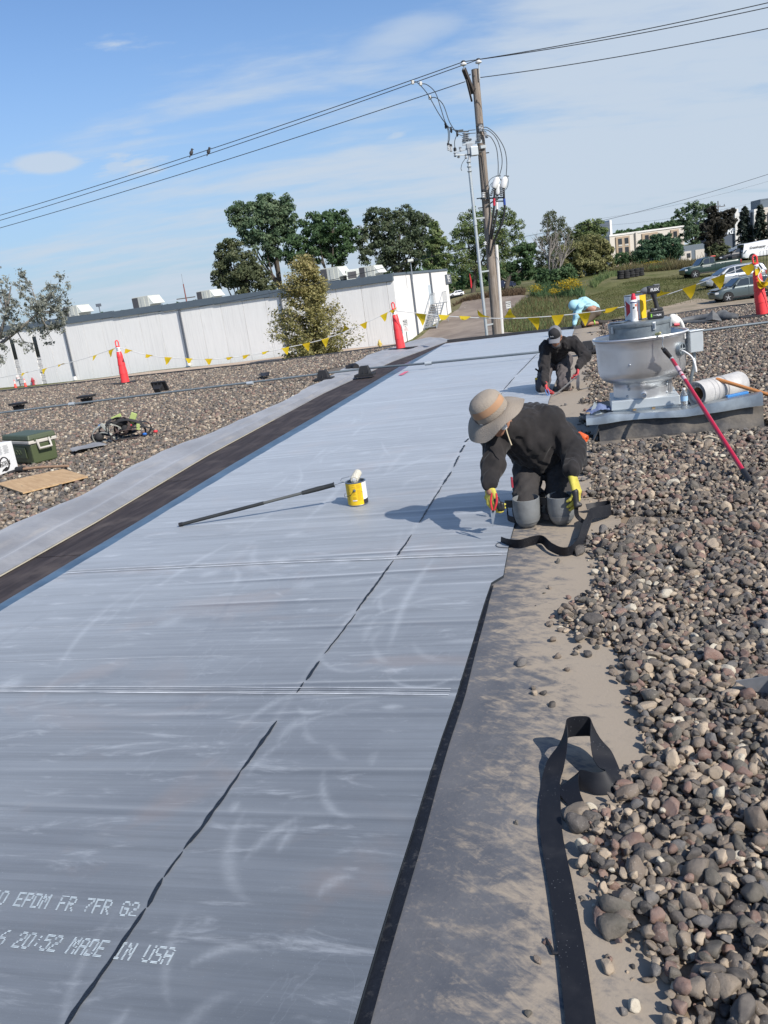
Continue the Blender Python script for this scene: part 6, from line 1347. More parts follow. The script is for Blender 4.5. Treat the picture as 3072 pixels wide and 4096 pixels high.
def truck_extra(root, X, hw):
    MB().box((X(.55), 0, 1.86), (.5, .34, .09)).build('roof_beacon', m_cone, root, bevel=.03)
    mb = MB(); 
    for x0, x1, y0, y1 in ((.50, .985, hw * .86, hw * .98), (.50, .985, -hw * .98, -hw * .86)): mb.box((X((x0 + x1) / 2), (y0 + y1) / 2, 1.31), (L_T * (x1 - x0), .12, .07))
    mb.build('bed_rail', trk_m, root); MB().box((X(.78), 0, 1.285), (L_T * .38, hw * 1.6, .02)).build('bed_floor', m_plast, root)
    MB().box((X(.90), 0, 1.46), (.5, 1.1, .30)).build('bed_toolbox', m_plast, root, bevel=.03)
    mb = MB(); text_on(mb, 'Summit', V(X(.375), -hw - .006, 1.02), V(1, 0, 0), V(0, 0, 1), .26, shear=.25); pass
    stuff(mb.build('door_lettering', m_signw, root)); MB().lathe([(.001, 0), (.06, 0)], 12, (X(.62), -hw - .004, 1.12), frame((0, -1, 0))).build('fuel_cap', m_signw, root)
    MB().box((X(.985), 0, 1.1), (.03, hw * 1.5, .34)).build('tailgate', trk_m, root)
L_T = 5.6
car('pickup_truck', 'dark green pickup truck with an empty bed and white door lettering on the grass', 'truck', place((2782, 1113), -.03, L_T, .17, 1.0), -.03, L_T, 2.0, [(0, .92), (.02, 1.0), (.06, 1.12), (.25, 1.20), (.5, 1.22), (.52, 1.28), (1, 1.30)], [(.24, 1.18), (.335, 1.80), (.42, 1.88), (.52, 1.86), (.535, 1.24)], 1.22, trk_m, .385, (.17, .79), .38,
    panes=[[(.30, 1.26), (.355, 1.70), (.43, 1.76), (.43, 1.26)], [(.445, 1.26), (.445, 1.76), (.51, 1.75), (.515, 1.26)]], extra=truck_extra)
def kerbcar(px, fx, L, hw): return place(px, -.04, L, fx, hw)
car('sedan', 'white rounded hatchback parked beside the grey sign tower', 'car', place((2938, 1026), -.10, 4.7, .2, .92), -.10, 4.7, 1.85, [(0, .7), (.06, .82), (.22, .98), (.45, 1.02), (.85, 1.06), (1, 1.0)], [(.20, .98), (.42, 1.52), (.58, 1.56), (.78, 1.42), (.97, 1.06)], 1.02, wh_m, .34, (.2, .8), .2, panes=[[(.32, 1.06), (.43, 1.42), (.55, 1.47), (.55, 1.06)], [(.57, 1.06), (.57, 1.47), (.70, 1.43), (.82, 1.10)]])
def van_extra(root, X, hw):
    mb = MB(); text_on(mb, 'Grasshopper', V(X(.32), -hw - .004, 1.45), V(1, 0, 0), V(0, 0, 1), .36, bold=.01); stuff(mb.build('van_lettering', m_signk, root))
car('cargo_van', 'white cargo van with dark lettering, its nose cut by the right edge of the picture', 'van', place((3003, 1040), .0, 5.4, .16, 1.0), 0.0, 5.4, 2.0, [(0, 1.0), (.03, 1.1), (.5, 1.12), (1, 1.12)], [(.0, 1.1), (.035, 1.95), (.5, 2.1), (.78, 2.08), (.86, 1.9), (.99, 1.12)], 1.12, wh_m, .36, (.2, .82), .3, panes=[[(.72, 1.2), (.72, 1.85), (.80, 1.8), (.86, 1.2)]], extra=van_extra)
car('sedan', 'low black car half hidden behind the bed of the green pickup', 'car', place((2930, 1046), -.05, 4.6, .3, .9), -.05, 4.6, 1.8, [(0, .7), (.06, .8), (.25, .92), (.8, .95), (1, .9)], [(.24, .92), (.42, 1.38), (.6, 1.40), (.85, .96)], .94, blk_m, .32, (.2, .8), .2, panes=[[(.36, 1.0), (.44, 1.3), (.55, 1.32), (.55, 1.0)]])
car('sport_utility_car', 'black car on the upper drive behind the white cargo van', 'car', place((3030, 1002), -.05, 4.8, .2, .95), -.05, 4.8, 1.9, [(0, .8), (.06, .95), (.27, 1.05), (1, 1.05)], [(.24, 1.04), (.40, 1.60), (.8, 1.64), (.98, 1.08)], 1.06, blk_m, .36, (.2, .8), .24, panes=[[(.34, 1.1), (.43, 1.5), (.56, 1.54), (.56, 1.1)], [(.58, 1.1), (.58, 1.54), (.9, 1.5), (.94, 1.12)]])
far_car = car('sport_utility_car', 'tiny white car beyond the far end of the warehouse', 'car', place((1820, 1185), .12, 4.8, .2, .95), .12, 4.8, 1.9, [(0, .8), (.06, .95), (.27, 1.05), (1, 1.05)], [(.24, 1.04), (.40, 1.65), (.8, 1.72), (.98, 1.1)], 1.06, wh_m, .36, (.2, .8), .24, panes=[[(.34, 1.1), (.43, 1.5), (.56, 1.54), (.56, 1.1)], [(.58, 1.1), (.58, 1.54), (.9, 1.5), (.94, 1.12)]])
far_car.scale = (.36, .36, .36); far_car.location = tuple(gnd(1826, 1186))
bl_m = paint('paint_navy', (.02, .03, .07), .1)
p = gnd(*cc3(895, 936)); r = thing('box_truck', 'dark navy box truck standing in the shade behind the pole', 'truck', p, .05); r.scale = (.42, .42, .42)
MB().box((-.8, 0, 1.9), (4.2, 2.2, 2.4)).build('cargo_box', bl_m, r, bevel=.04); MB().box((2.2, 0, 1.35), (1.7, 2.0, 1.9)).build('cab', bl_m, r, bevel=.15); MB().box((2.5, -1.01, 1.8), (.8, .04, .6)).build('side_window', m_glass, r); MB().box((-.8, 0, .6), (4.2, 1.8, .16)).build('chassis', m_plast, r)
for x in (-2, 2.1):
    for s_ in (-1, 1): wheel(r, x, s_ * 1.05, .42, s_)
mb = MB(); text_on(mb, 'Foss', V(-.8, -1.11, 2.1), V(1, 0, 0), V(0, 0, 1), .7, bold=.02); stuff(mb.build('box_lettering', m_signw, r))
# tyres stacked at the edge of the grass: five stacks
tyre_me = MB().lathe([(.20, -.1), (.30, -.115), (.35, -.085), (.36, 0), (.35, .085), (.30, .115), (.20, .1)], 22, caps=False); tyre_me.lathe([(.21, -.09), (.19, 0), (.21, .09)], 18, caps=False); tyre_me = tyre_me.mesh('tyre', smooth=45); rt = random.Random(8)
nm = ['leftmost', 'second', 'middle', 'fourth', 'rightmost']; hs = [4, 4, 4, 4, 4]; ordn = ['lowest', 'second', 'third', 'topmost']
for k_, (x, y) in enumerate([(440, 862), (487, 858), (527, 850), (565, 844), (605, 836)]):
    g_ = gnd(*c4(x, y))
    for j in range(hs[k_]):
        o = link('tyre', tyre_me, m_tyre, None, (g_[0] + rt.uniform(-.05, .05), g_[1] + rt.uniform(-.05, .05), g_[2] + .11 + j * .215)); o.rotation_euler = (rt.uniform(-.05, .05), rt.uniform(-.05, .05), rt.uniform(0, 6))
        tag(o, f'worn black tyre, {ordn[j]} of the {nm[k_]} stack by the weeds', 'tyre', 'tyres stacked at the edge of the grass')
# red feather flag, white bag, dark post barrier near the far trees
p = gnd(*cc3(590, 955)); r = thing('feather_flag', 'tall narrow red feather flag against the dark trees', 'flag', p); hz = aty(*cc3(588, 812), p[1])[2] - p[2]
MB().tube([(0, 0, 0), (-.05, 0, hz * .6), (0, 0, hz)], .03, 6).build('flag_pole', m_signk, r)
zz = np.linspace(.12, 1, 16); w_ = .36 * np.sin(np.clip((1 - zz) * 2.6 + .12, 0, 1.57)); mb = MB(); mb.grid(np.stack([np.stack([np.full(16, .02), .03 * np.sin(zz * 5), zz * hz], 1), np.stack([.02 + w_, .03 * np.sin(zz * 5 + 1), zz * hz - .1], 1)], 1)); mb.build('flag_cloth', mat('flag_red', (.55, .02, .03), .6), r, smooth=180)
# shepherd-hook plant stands on the bank at the far right
p = gnd(3040, 1068); r = thing('plant_stand', 'thin black wire plant stand on the grass at the right edge', 'plant stand', p); mb = MB()
for x in (0, .35, .7): mb.build if False else None; MB().tube([(x, 0, 0), (x + .02, 0, 1.5 + x * .4), (x + .2, 0, 1.75 + x * .4)], .02, 5).build('rod', m_signk, r)
MB().bar(V(0, 0, .35), V(.7, 0, .5), .03, .03).build('cross_rod', m_signk, r); MB().bar(V(0, .1, 0), V(.8, .3, 0.02), .03, .03).build('cross_rod', m_signk, r)
# ================================================================== THINGS ON THE ROOF
def pv(x, y, v):
    """point seen at this pixel on the upright plane along-roof = v"""
    d = ray(x, y); return CP + d * ((v - CP @ A_DIR) / (d @ A_DIR))
c6 = lambda x, y: (2272 + x * .4822, 1100 + y * .4822)
RZA = -AX
MA = np.stack([B_DIR, A_DIR, V(0, 0, 1)], 1)
# --- tall channelizer cones
m_co = mat('cone_fluorescent', (.86, .055, .06), .42, var=.06, vs=5); m_cob = mat('cone_rubber', (.022, .022, .024), .8, var=.2, vs=12)
def tall_cone(p, label, lean=0.0, base=(.62, .42), rz=.2):
    r = thing('channelizer_cone', label, 'cone', V(p[0], p[1], .03), rz, 'tall orange cones holding the flag rope')
    T = np.array(Matrix.Rotation(lean, 3, 'Y'))
    MB().box((0, 0, .025), (*base, .05)).build('cone_base', m_cob, r, bevel=.012)
    pr = [(.128, .05), (.118, .30), (.126, .30), (.124, .325), (.104, .56), (.112, .56), (.11, .58), (.086, .80), (.094, .80), (.092, .82), (.074, .95), (.06, .965), (.058, .97)]
    MB().lathe(pr, 22, M=T).build('cone_body', m_co, r, smooth=40)
    MB().lathe([(.06, .955), (.058, 1.09), (.05, 1.10)], 20, M=T).build('reflective_collar', m_refl, r, smooth=40)
    mb = MB(); 
    for z_ in (1.0, 1.03, 1.06): mb.lathe([(.0605, z_), (.0605, z_ + .012)], 16, M=T, caps=False, arc=(-2.6, -1.2))
    stuff(mb.build('collar_print', m_signk, r))
    a = np.linspace(0, math.pi, 12); loop = np.stack([.042 * np.cos(a), 0 * a, 1.24 + .05 * np.sin(a)], 1); loop = np.concatenate([[(.042, 0, 1.09)], loop, [(-.042, 0, 1.09)]]) @ T.T
    MB().tube(loop, .017, 8).build('cone_handle', m_co, r, smooth=50); MB().lathe([(.055, 1.085), (.05, 1.13), (.02, 1.135)], 16, M=T).build('cone_cap', m_co, r, smooth=40)
    return r, V(p[0], p[1], .03) + rotz(rz) @ T @ V(0, 0, 1.10)
cn1, t1_ = tall_cone(CONES[0], 'tall orange cone on the left gravel in front of the white wall', 0.0)
cn2, t2_ = tall_cone(CONES[1], 'tall orange cone at the far end of the folded back strip, by the warehouse corner', -.06, (.95, .30), -.5)
cn3, t3_ = tall_cone(CONES[2], 'tall orange cone at the right edge, wound with yellow flags', -.12, (1.0, .42), -.15)
# --- flag ropes
m_rope = mat('rope_white', (.68, .68, .65), .8); m_flag = leaf_mat('flag_yellow', (.52, .36, .012), (.62, .44, .015), (.66, .50, .03), .3)
def flag_rope(pts, flags, label, seed, size=.30):
    q = curve(pts, 70); r = thing('flag_rope', label, 'flag rope', q[0], 0, 'ropes of yellow pennants'); r_ = random.Random(seed); MB().tube(q, .011, 6).build('rope', m_rope, r, origin=q[0])
    px = np.array([1536 + FOC * ((p - CP) @ CR) / ((p - CP) @ CF) for p in q])
    for fx, swing in flags:
        t_ = float(np.interp(fx, px, np.arange(len(px))) if px[-1] > px[0] else np.interp(fx, px[::-1], np.arange(len(px))[::-1])); i_ = min(int(t_), len(q) - 2); p = q[i_] + (q[i_ + 1] - q[i_]) * (t_ - i_); d = q[i_ + 1] - q[i_]; d /= np.linalg.norm(d)
        dn_ = V(0, 0, -1) * math.cos(swing) + np.cross(d, V(0, 0, 1)) * math.sin(swing); sk = r_.uniform(-.35, .35); G = []
        for u in np.linspace(0, 1, 6):
            w_ = (1 - u) * .5 + .02; c = p + dn_ * size * u + d * size * sk * u + np.cross(d, dn_) * .03 * math.sin(u * 5 + seed)
            G.append([c - d * size * w_, c + np.cross(d, dn_) * .02 * math.sin(u * 4), c + d * size * w_])
        o = MB().grid(np.array(G)).build('flag', m_flag, r, origin=q[0], smooth=180); at_ = o.data.attributes.new('tint', 'FLOAT', 'POINT'); at_.data.foreach_set('value', np.full(len(o.data.vertices), r_.random(), np.float32))
    return r
cc8 = lambda x, y: (x * .42194, 1300 + y * .42194)
y1_, y2_, y3_ = CONES[0][1], CONES[1][1], CONES[2][1]
flag_rope([aty(-260, 1560, y1_ + 3), aty(*cc8(50, 490), y1_ + 1.6), aty(*cc8(450, 405), y1_ + 1), aty(*cc8(800, 318), y1_ + .5), t1_], [(cc8(250, 0)[0], 1.3), (cc8(435, 0)[0], .9), (cc8(590, 0)[0], 1.45), (cc8(925, 0)[0], 1.0), (cc8(1062, 0)[0], .5)], 'white rope with yellow flags left of the leftmost tall cone', 3, .24)
m_pts = [t1_] + [aty(*p, y1_ + (y2_ - y1_) * f_) for p, f_ in ((cc8(1400, 285), .15), (cc8(1640, 312), .26), (cc1(1355, 1195), .38), (cc2(0, 1193), .36), (cc2(305, 1170), .48), (cc2(560, 1120), .6), (cc2(815, 1060), .74), (cc2(1050, 968), .86)) if True] + [t2_]
del m_pts[4]
flag_rope(m_pts, [(cc8(1225, 0)[0], 1.3), (cc8(1420, 0)[0], 1.45), (cc8(1600, 0)[0], .6), (756, 1.2), (836, 1.0), (920, 1.5), (988, 1.35), (cc2(430, 0)[0], 1.5), (cc2(555, 0)[0], .7), (cc2(690, 0)[0], .5), (cc2(815, 0)[0], .3), (cc2(945, 0)[0], 2.4), (cc2(1062, 0)[0], .9), (cc2(1195, 0)[0], .6), (cc2(1270, 0)[0], 1.3)], 'white rope with yellow flags between the two cones in front of the white wall', 4, .24)
r_pts = [t2_] + [aty(*p, y2_ + (y3_ - y2_) * f_) for p, f_ in ((cc3(0, 1130), .05), (cc3(400, 1172), .18), (cc3(870, 1190), .34), (cc3(1250, 1172), .46), (cc3(1600, 1135), .56), (c4(500, 1085), .66), (c4(760, 1012), .76), (c4(1020, 925), .84), (c4(1300, 825), .93))] + [t3_ + V(0, 0, .03)]
flag_rope(r_pts, [(cc3(175, 0)[0], .15), (cc3(365, 0)[0], 1.3), (cc3(540, 0)[0], 1.5), (cc3(710, 0)[0], 2.3), (cc3(910, 0)[0], 2.6), (cc3(1110, 0)[0], .1), (cc3(1310, 0)[0], .6), (cc3(1530, 0)[0], .1), (c4(370, 0)[0], 1.4), (c4(795, 0)[0], 2.2), (c4(1010, 0)[0], .5), (c4(1250, 0)[0], .35), (c4(1500, 0)[0], .8)], 'white rope with yellow flags from the roof end across to the right edge cone', 5, .31)
flag_rope([t3_ + V(0, 0, .03), t3_ + V(.05, -.12, -.12), t3_ + V(-.02, -.15, -.25), t3_ + V(.12, -.13, -.38), aty(3090, 1098, y3_ - .3), aty(3200, 1150, y3_ - .6)], [(3035, 1.0), (3045, .8), (3055, .9), (3068, .7)], 'loose tail of the flag rope hanging round the right edge cone', 6, .26)
# --- gas line across the roof and its plastic blocks
m_pipe = mat('pipe_grey', (.16, .19, .21), .5, .2, var=.1, vs=3); m_blk = mat('block_black', (.018, .018, .02), .6, var=.2, vs=15)
gp = [at(x * K, y * K, .13) for x, y in ((-120, 908), (0, 892), (350, 849), (790, 796), (930, 784), (1160, 761), (1290, 744), (1659, 696), (1900, 668))]
pipe = thing('gas_pipe', 'long thin grey gas pipe running right across the roof', 'pipe', gp[0]); q = interp(gp, 60); MB().tube(q, .023, 10).build('pipe_run', m_pipe, pipe, origin=gp[0], smooth=50)
for x, y in ((540, 828), (925, 784.5), (1500, 717), (155, 873)): p = at(x * K, y * K, .13); d = V(.97, -.24, 0); MB().tube([p - d * .07, p + d * .07], .042, 12).build('coupling', m_gs, pipe, origin=gp[0], smooth=40)
def pblock(x, y, label, flip=0.0, rz=RZA, s=1.0):
    p = at(x, y, .03); r = thing('pipe_block', label, 'pipe block', V(p[0], p[1], .045), rz, 'plastic blocks of the gas pipe'); F = np.array(Matrix.Rotation(flip, 3, 'X')) @ np.diag([s, s, 1.75 * s]); up = V(0, 0, .19 * s if flip else 0) 
    mb = MB(); mb.box(V(0, 0, -.0 if flip else .015), (.40, .26, .03)); b = mb; b.xf(F, up); b.build('foot_plate', m_blk, r, bevel=.006, recalc=True)
    MB().box(V(0, 0, .075), (.26, .15, .09), taper=(.62, .7)).xf(F, up).build('pedestal', m_blk, r, bevel=.008, recalc=True)
    for x_ in (-.1, 0, .1): MB().box(V(x_, 0, .055), (.018, .22, .06), taper=(1, .5)).xf(F, up).build('rib', m_blk, r, recalc=True)
    return r
pblock(*[v * K for v in (43, 889)], 'upturned black pipe block nearest the left edge', math.pi, RZA, .95); pblock(*[v * K for v in (190, 874)], 'upturned black pipe block below the leftmost tall cone', math.pi, RZA, .95); pblock(*[v * K for v in (349, 852)], 'black pipe block tipped on its edge on the left gravel', 2.0, RZA, .95)
pblock(*cc2(805, 1335), 'black pipe block at the edge of the bare dusty patch'); pblock(*cc2(1072, 1308), 'black pipe block standing on the folded back strip'); pblock(2352, 1413, 'black pipe block behind the worker in the cap', 0, RZA)
# the sideways elbow and torn bits on the left gravel
p = at(*cc2(990, 1245), .08); o = MB().tube(curve([p + V(-.14, .05, -.02), p + V(-.02, 0, 0), p + V(.04, -.06, .02), p + V(.08, -.16, -.0)], 10), .075, 12).build('pipe_elbow', m_blk, None, origin=p, smooth=50); tag(o, 'short black pipe elbow lying on the gravel near the far cone', 'pipe elbow')
def scrap(name, px, z, m, label, cat, th=.006, bump_=.03, seed=1, n=10):
    c = [at(*p, z) for p in px]; G = []
    for u in np.linspace(0, 1, n): G.append([(c[0] * (1 - u) + c[1] * u) * (1 - v) + (c[3] * (1 - u) + c[2] * u) * v for v in np.linspace(0, 1, n)])
    G = np.array(G); 
    for i_ in range(n):
        for j in range(n): G[i_, j, 2] += bump_ * (.5 + mnoise.noise((G[i_, j, 0] * 3.1, G[i_, j, 1] * 3.1, seed)))
    mb = MB().grid(G); lo = G.copy(); lo[..., 2] -= th; mb.grid(lo, True); per = [G[0], G[:, -1], G[-1][::-1], G[::-1, 0]]
    for e_ in per: mb.grid(np.stack([e_, e_ - V(0, 0, th)], 1))
    return tag(mb.build(name, m, None, origin=c[0], smooth=50), label, cat)
c5b = lambda x, y: (x * .42194, 1600 + y * .42194)
scrap('rubber_scrap', [cc2(385, 1318), cc2(400, 1298), cc2(455, 1300), cc2(440, 1316)], .06, m_blk, 'torn black scrap on the far left gravel', 'scrap', .01, .1, 3)
m_shg = mat('rubber_grey', (.27, .275, .285), .75, var=.2, vs=6, col2=(.19, .195, .205), cs=5)
scrap('rubber_offcut', [c5b(665, 490), c5b(720, 515), c5b(1015, 430), c5b(900, 408)], .055, m_shg, 'flat grey rubber offcut lying on the gravel in front of the harness', 'offcut', .006, .05, 5)
# --- cooler, carton, plywood, hammer, harness at the left
m_grn = mat('cooler_green', (.075, .095, .045), .45, var=.06, vs=6); m_grnd = mat('cooler_green_lid', (.062, .080, .042), .5, var=.08, vs=6); m_beige = mat('cooler_band', (.50, .47, .42), .5)
cx = V(.73, -.68, 0); cy_ = V(.68, .73, 0); cc = at(*c5b(330, 612), .05); org = cc - cx * .40 + cy_ * .19; org[2] = .05
r = thing('cooler', 'green hard cooler with a beige band and loop handle beside the white carton', 'cooler', org, math.atan2(cx[1], cx[0]))
MB().box((0, 0, .135), (.72, .34, .27), taper=(1.06, 1.06)).build('tub', m_grn, r, bevel=.02); MB().box((0, 0, .292), (.80, .40, .045)).build('band', m_beige, r, bevel=.01); MB().box((0, 0, .353), (.80, .40, .075), taper=(.96, .94)).build('lid', m_grnd, r, bevel=.018)
for x, y in ((.385, -.1), (.385, .1)): MB().box((x, y, .325), (.05, .05, .05)).build('latch', m_grnd, r, bevel=.008)
MB().tube([(.40, -.085, .315), (.435, -.085, .20), (.435, .085, .20), (.40, .085, .315)], .019, 8).build('carry_handle', m_beige, r, smooth=50); MB().box((.0, -.186, .15), (.44, .012, .15)).build('side_panel', m_grnd, r, bevel=.006)
mb = MB(); text_on(mb, 'IGLOO', V(-.06, -.194, .15), V(1, 0, 0), V(0, 0, 1), .10, extrude=.003, bold=.002); mb.build('raised_lettering', m_grn, r)
for x in (-.35, .35): MB().box((x, -.185, .012), (.05, .04, .03)).build('foot', m_grnd, r, bevel=.005)
m_cartw = mat('carton_white', (.72, .72, .72), .7, var=.03); m_kraft = mat('carton_brown', (.34, .22, .12), .8, var=.08)
br_, bl_ = at(*c5b(175, 648), .05), at(*c5b(0, 712), .05); bx = br_ - bl_; bx[2] = 0; bx /= np.linalg.norm(bx); byy = V(-bx[1], bx[0], 0)
org = br_ - bx * .24 + byy * .16; org[2] = .05
r = thing('carton', 'white printed carton with a round black emblem beside the green cooler', 'box', org, math.atan2(bx[1], bx[0])); MB().box((0, 0, .185), (.48, .32, .37)).build('box_body', m_cartw, r, bevel=.003)
mb = MB(); cE = V(-.0, -.162, .115); a = np.linspace(0, 2 * math.pi, 40)
ring = np.stack([cE + V(.085 * math.cos(t_), 0, .085 * math.sin(t_)) for t_ in np.linspace(-2.3, 3.4, 44)]); side = np.stack([V(math.cos(t_), 0, math.sin(t_)) for t_ in np.linspace(-2.3, 3.4, 44)])
w_ = .012 + .016 * np.abs(np.sin(np.linspace(0, 5, 44))); mb.strip(ring, side, w_); mb.add([cE + V(-.085, -.001, -.09), cE + V(.07, -.001, -.07), cE + V(.02, -.001, -.04), cE + V(-.06, -.001, -.065)], [(0, 1, 2, 3)])
text_on(mb, 'MULE-HIDE', cE + V(.005, -.001, -.012), V(-1, 0, 0), V(0, 0, -1), .042, bold=.001); text_on(mb, 'PRODUCTS', cE + V(.005, -.001, .022), V(-1, 0, 0), V(0, 0, -1), .042, bold=.001); stuff(mb.build('emblem', m_signk, r))
mb = MB(); m_print2 = mat('print_grey', (.35, .36, .37), .7)
for k_ in range(3):
    for j in range(9): mb.box((-.17 + k_ * .13, -.1615, .34 - j * .012), (.10 - .03 * ((j * 7 + k_) % 3 == 0), .002, .005))
stuff(mb.build('small_print', m_print2, r)); MB().box((.05, .12, .44), (.30, .006, .16), np.array(Matrix.Rotation(-.5, 3, 'X'))).build('carton_flap', m_kraft, r)
m_ply = N('plywood'); q = m_ply.map((1.2, 9, 1), (0, 0, .9)); a_ = m_ply.noise(q, 2.5, 7, .65, .8); b_ = m_ply.noise(m_ply.map(), 90, 2, .7)
m_ply = m_ply.out(m_ply.mix(m_ply.mr(b_, .55, .7, 0, .4), m_ply.mix(m_ply.mr(a_, .3, .7), (.40, .255, .13), (.54, .37, .20)), (.25, .15, .08)), .75, m_ply.bump(a_, .15, .005))
pl = [at(*c5b(*p), .075) for p in ((-20, 800), (215, 878), (832, 722), (595, 652))]; pl[0] = at(*c5b(-40, 792), .075)
tag(MB().poly(pl, .016).build('plywood_sheet', m_ply, None, origin=pl[0], recalc=True), 'tan plywood sheet lying flat on the gravel at the left edge', 'plywood')
a, b = at(*c5b(175, 660), .08), at(*c5b(648, 626), .08); r = thing('mattock', 'short wooden handled tool with a dark iron head behind the plywood', 'hand tool', a); MB().tube([a, (a + b) / 2 + V(0, 0, .01), b], [.02, .017, .019], 8).build('tool_handle', mat('handle_wood', (.30, .19, .12), .7, var=.2, vs=5, stretch=(4, 4, 4)), r, origin=a, smooth=50)
d = (b - a) / np.linalg.norm(b - a); MB().tube([a - d * .03 - V(0, 0, 0), a + d * .09], .04, 8).build('tool_head', m_blk, r, origin=a, smooth=50); MB().bar(a - d * .12 - V(.02, .08, .02), a + V(.0, .02, 0), .05, .03).build('tool_blade', m_rub, r, origin=a, bevel=.005)
m_strap = mat('strap_black', (.025, .025, .027), .8, var=.2, vs=20); m_lime = mat('strap_lime', (.38, .46, .16), .7); m_gw = mat('strap_grey', (.33, .34, .31), .8); m_brn = mat('strap_brown', (.085, .06, .055), .85)
hc = at(*c5b(1165, 375), .04); r = thing('safety_harness', 'heap of black safety harness straps with lime patches on the left gravel', 'harness', hc); rh = random.Random(21)
def loop_strap(c, rx, rz_, tilt, yaw, w_, m, a0=0, a1=6.28, nm='strap'):
    t_ = np.linspace(a0, a1, 22); Mx = np.array(Matrix.Rotation(yaw, 3, 'Z') @ Matrix.Rotation(tilt, 3, 'X')); P = np.stack([rx * np.cos(t_), 0 * t_, rz_ * np.sin(t_)], 1) @ Mx.T + np.asarray(c); S = np.repeat((Mx @ V(0, 1, 0))[None], 22, 0); P[:, 2] = np.maximum(P[:, 2], .015)
    return MB().strip(P, S, w_, .008).build(nm, m, r, recalc=True, smooth=40)
for args in [((-.2, 0, .10), .22, .17, .3, .2, .05, m_gw), ((.12, .05, .12), .24, .19, .5, -.2, .05, m_strap), ((.0, -.05, .14), .16, .20, -.3, .5, .06, m_strap), ((.22, -.04, .07), .26, .09, .2, .1, .045, m_strap), ((-.05, .1, .16), .30, .15, .8, 0, .05, m_strap), ((-.25, -.03, .06), .17, .09, .2, -.4, .04, m_gw), ((.1, -.1, .07), .22, .07, -.2, .15, .07, m_brn), ((.28, .05, .11), .16, .12, .4, .6, .05, m_strap), ((-.1, .02, .2), .14, .12, .2, .9, .045, m_strap), ((.05, -.02, .2), .12, .13, -.5, -.5, .05, m_brn)]: loop_strap(*args)
for c, s_, m, rz_ in (((.2, 0, .27), (.09, .03, .22), m_lime, .5), ((-.04, .05, .34), (.16, .03, .05), m_lime, -.3), ((.28, -.06, .16), (.05, .03, .10), m_lime, .2), ((-.2, -.08, .22), (.05, .03, .16), m_gw, -.6)): MB().box(c, s_, np.array(Matrix.Rotation(rz_, 3, 'Y'))).build('patch', m, r, bevel=.008)
for c, s_ in (((.02, .05, .26), (.2, .16, .14)), ((-.33, -.02, .09), (.14, .12, .14)), ((-.42, .02, .09), (.12, .1, .1)), ((.08, .02, .15), (.16, .12, .14))): MB().ball(c, [q / 2 for q in s_], None, 10, 7).build('pouch', m_strap, r, smooth=180)
for c, m in (((.37, -.12, .05), mat('tag_blue', (.02, .13, .45), .5)), ((.52, -.06, .06), mat('tag_red', (.6, .04, .05), .5)), ((.16, -.02, .2), mat('tag_red', (.5, .03, .05), .5)), ((-.32, .1, .24), mat('tag_blue', (.03, .15, .4), .5))): MB().ball(c, (.035, .03, .022), None, 8, 6).build('clip', m, r, smooth=180)
# --- yellow can with a roller across it
m_tin = mat('tin_grey', (.28, .32, .36), .3, .8, var=.05); m_yelc = mat('label_yellow', (.78, .50, .015), .45, var=.05, vs=8); m_lw = mat('label_white', (.75, .75, .74), .45); m_lk = mat('label_black', (.025, .025, .03), .45); m_ink = mat('label_ink', (.40, .22, .01), .6)
cb = at(1300 + 690 * .1808, 1800 + 1237 * .1808, .018); cb = cb + A_DIR * .07
r = thing('adhesive_can', 'yellow labelled metal can standing open on the blue grey sheet', 'can', cb, 0); CR_, CH_ = .084, .190
def arc_band(mb, r0, z0, z1, a0, a1, n=14): 
    t_ = np.linspace(a0, a1, n); mb.grid(np.stack([np.stack([r0 * np.cos(t_), r0 * np.sin(t_), np.full(n, z0)], 1), np.stack([r0 * np.cos(t_), r0 * np.sin(t_), np.full(n, z1)], 1)], 1), True); return mb
mb = MB().lathe([(CR_ - .002, 0), (CR_, .004), (CR_ - .003, .008), (CR_ - .003, CH_ - .006), (CR_ + .001, CH_ - .003), (CR_ + .001, CH_), (CR_ - .006, CH_ + .002), (CR_ - .012, CH_ - .004), (CR_ - .012, CH_ - .035), (.001, CH_ - .036)], 36); mb.build('can_body', m_tin, r, smooth=35)
RL_ = CR_ - .0018
arc_band(MB(), RL_, .006, CH_ - .008, -3.4, -.95, 20).build('yellow_label', m_yelc, r, smooth=180); arc_band(MB(), RL_, .045, CH_ - .008, -.94, .9, 14).build('white_label', m_lw, r, smooth=180); arc_band(MB(), RL_, .006, .044, -.94, .9, 14).build('black_label', m_lk, r, smooth=180)
mb = MB(); rk = random.Random(5)
for j in range(20):
    z_ = CH_ - .02 - j * .007
    for a0, a1 in ((-2.55, -2.2), (-1.98, -1.58), (-1.50, -1.05)):
        if rk.random() < .85 and not (-1.9 < a0 < -1.6 and j > 15): arc_band(mb, RL_ + .0006, z_, z_ + .0022, a0, a1 - rk.uniform(0, .12), 5)
stuff(mb.build('label_print', m_ink, r)); arc_band(MB(), RL_ + .001, .042, .05, -2.05, -1.6, 6).build('barcode_strip', m_lw, r)
mb = MB(); text_on(mb, 'TAC', V(.062 * math.cos(-.5), -.054, .105), V(math.cos(1.05), math.sin(1.05), 0), V(0, 0, 1), .026); stuff(mb.build('label_name', m_lk, r))
p0 = V(RL_ * math.cos(-1.75), RL_ * math.sin(-1.75), .128); MB().lathe([(.001, .008), (.009, .006), (.012, 0)], 12, p0, frame((p0[0], p0[1], 0))).build('bail_ear', m_tin, r, smooth=40)
q = curve([p0 * 1.06, V(-.045, -.085, .10), V(-.078, -.055, .082), V(-.10, -.02, .078), V(-.095, .04, .09)], 16); MB().tube(q, .0018, 5).build('bail_wire', m_rub, r)
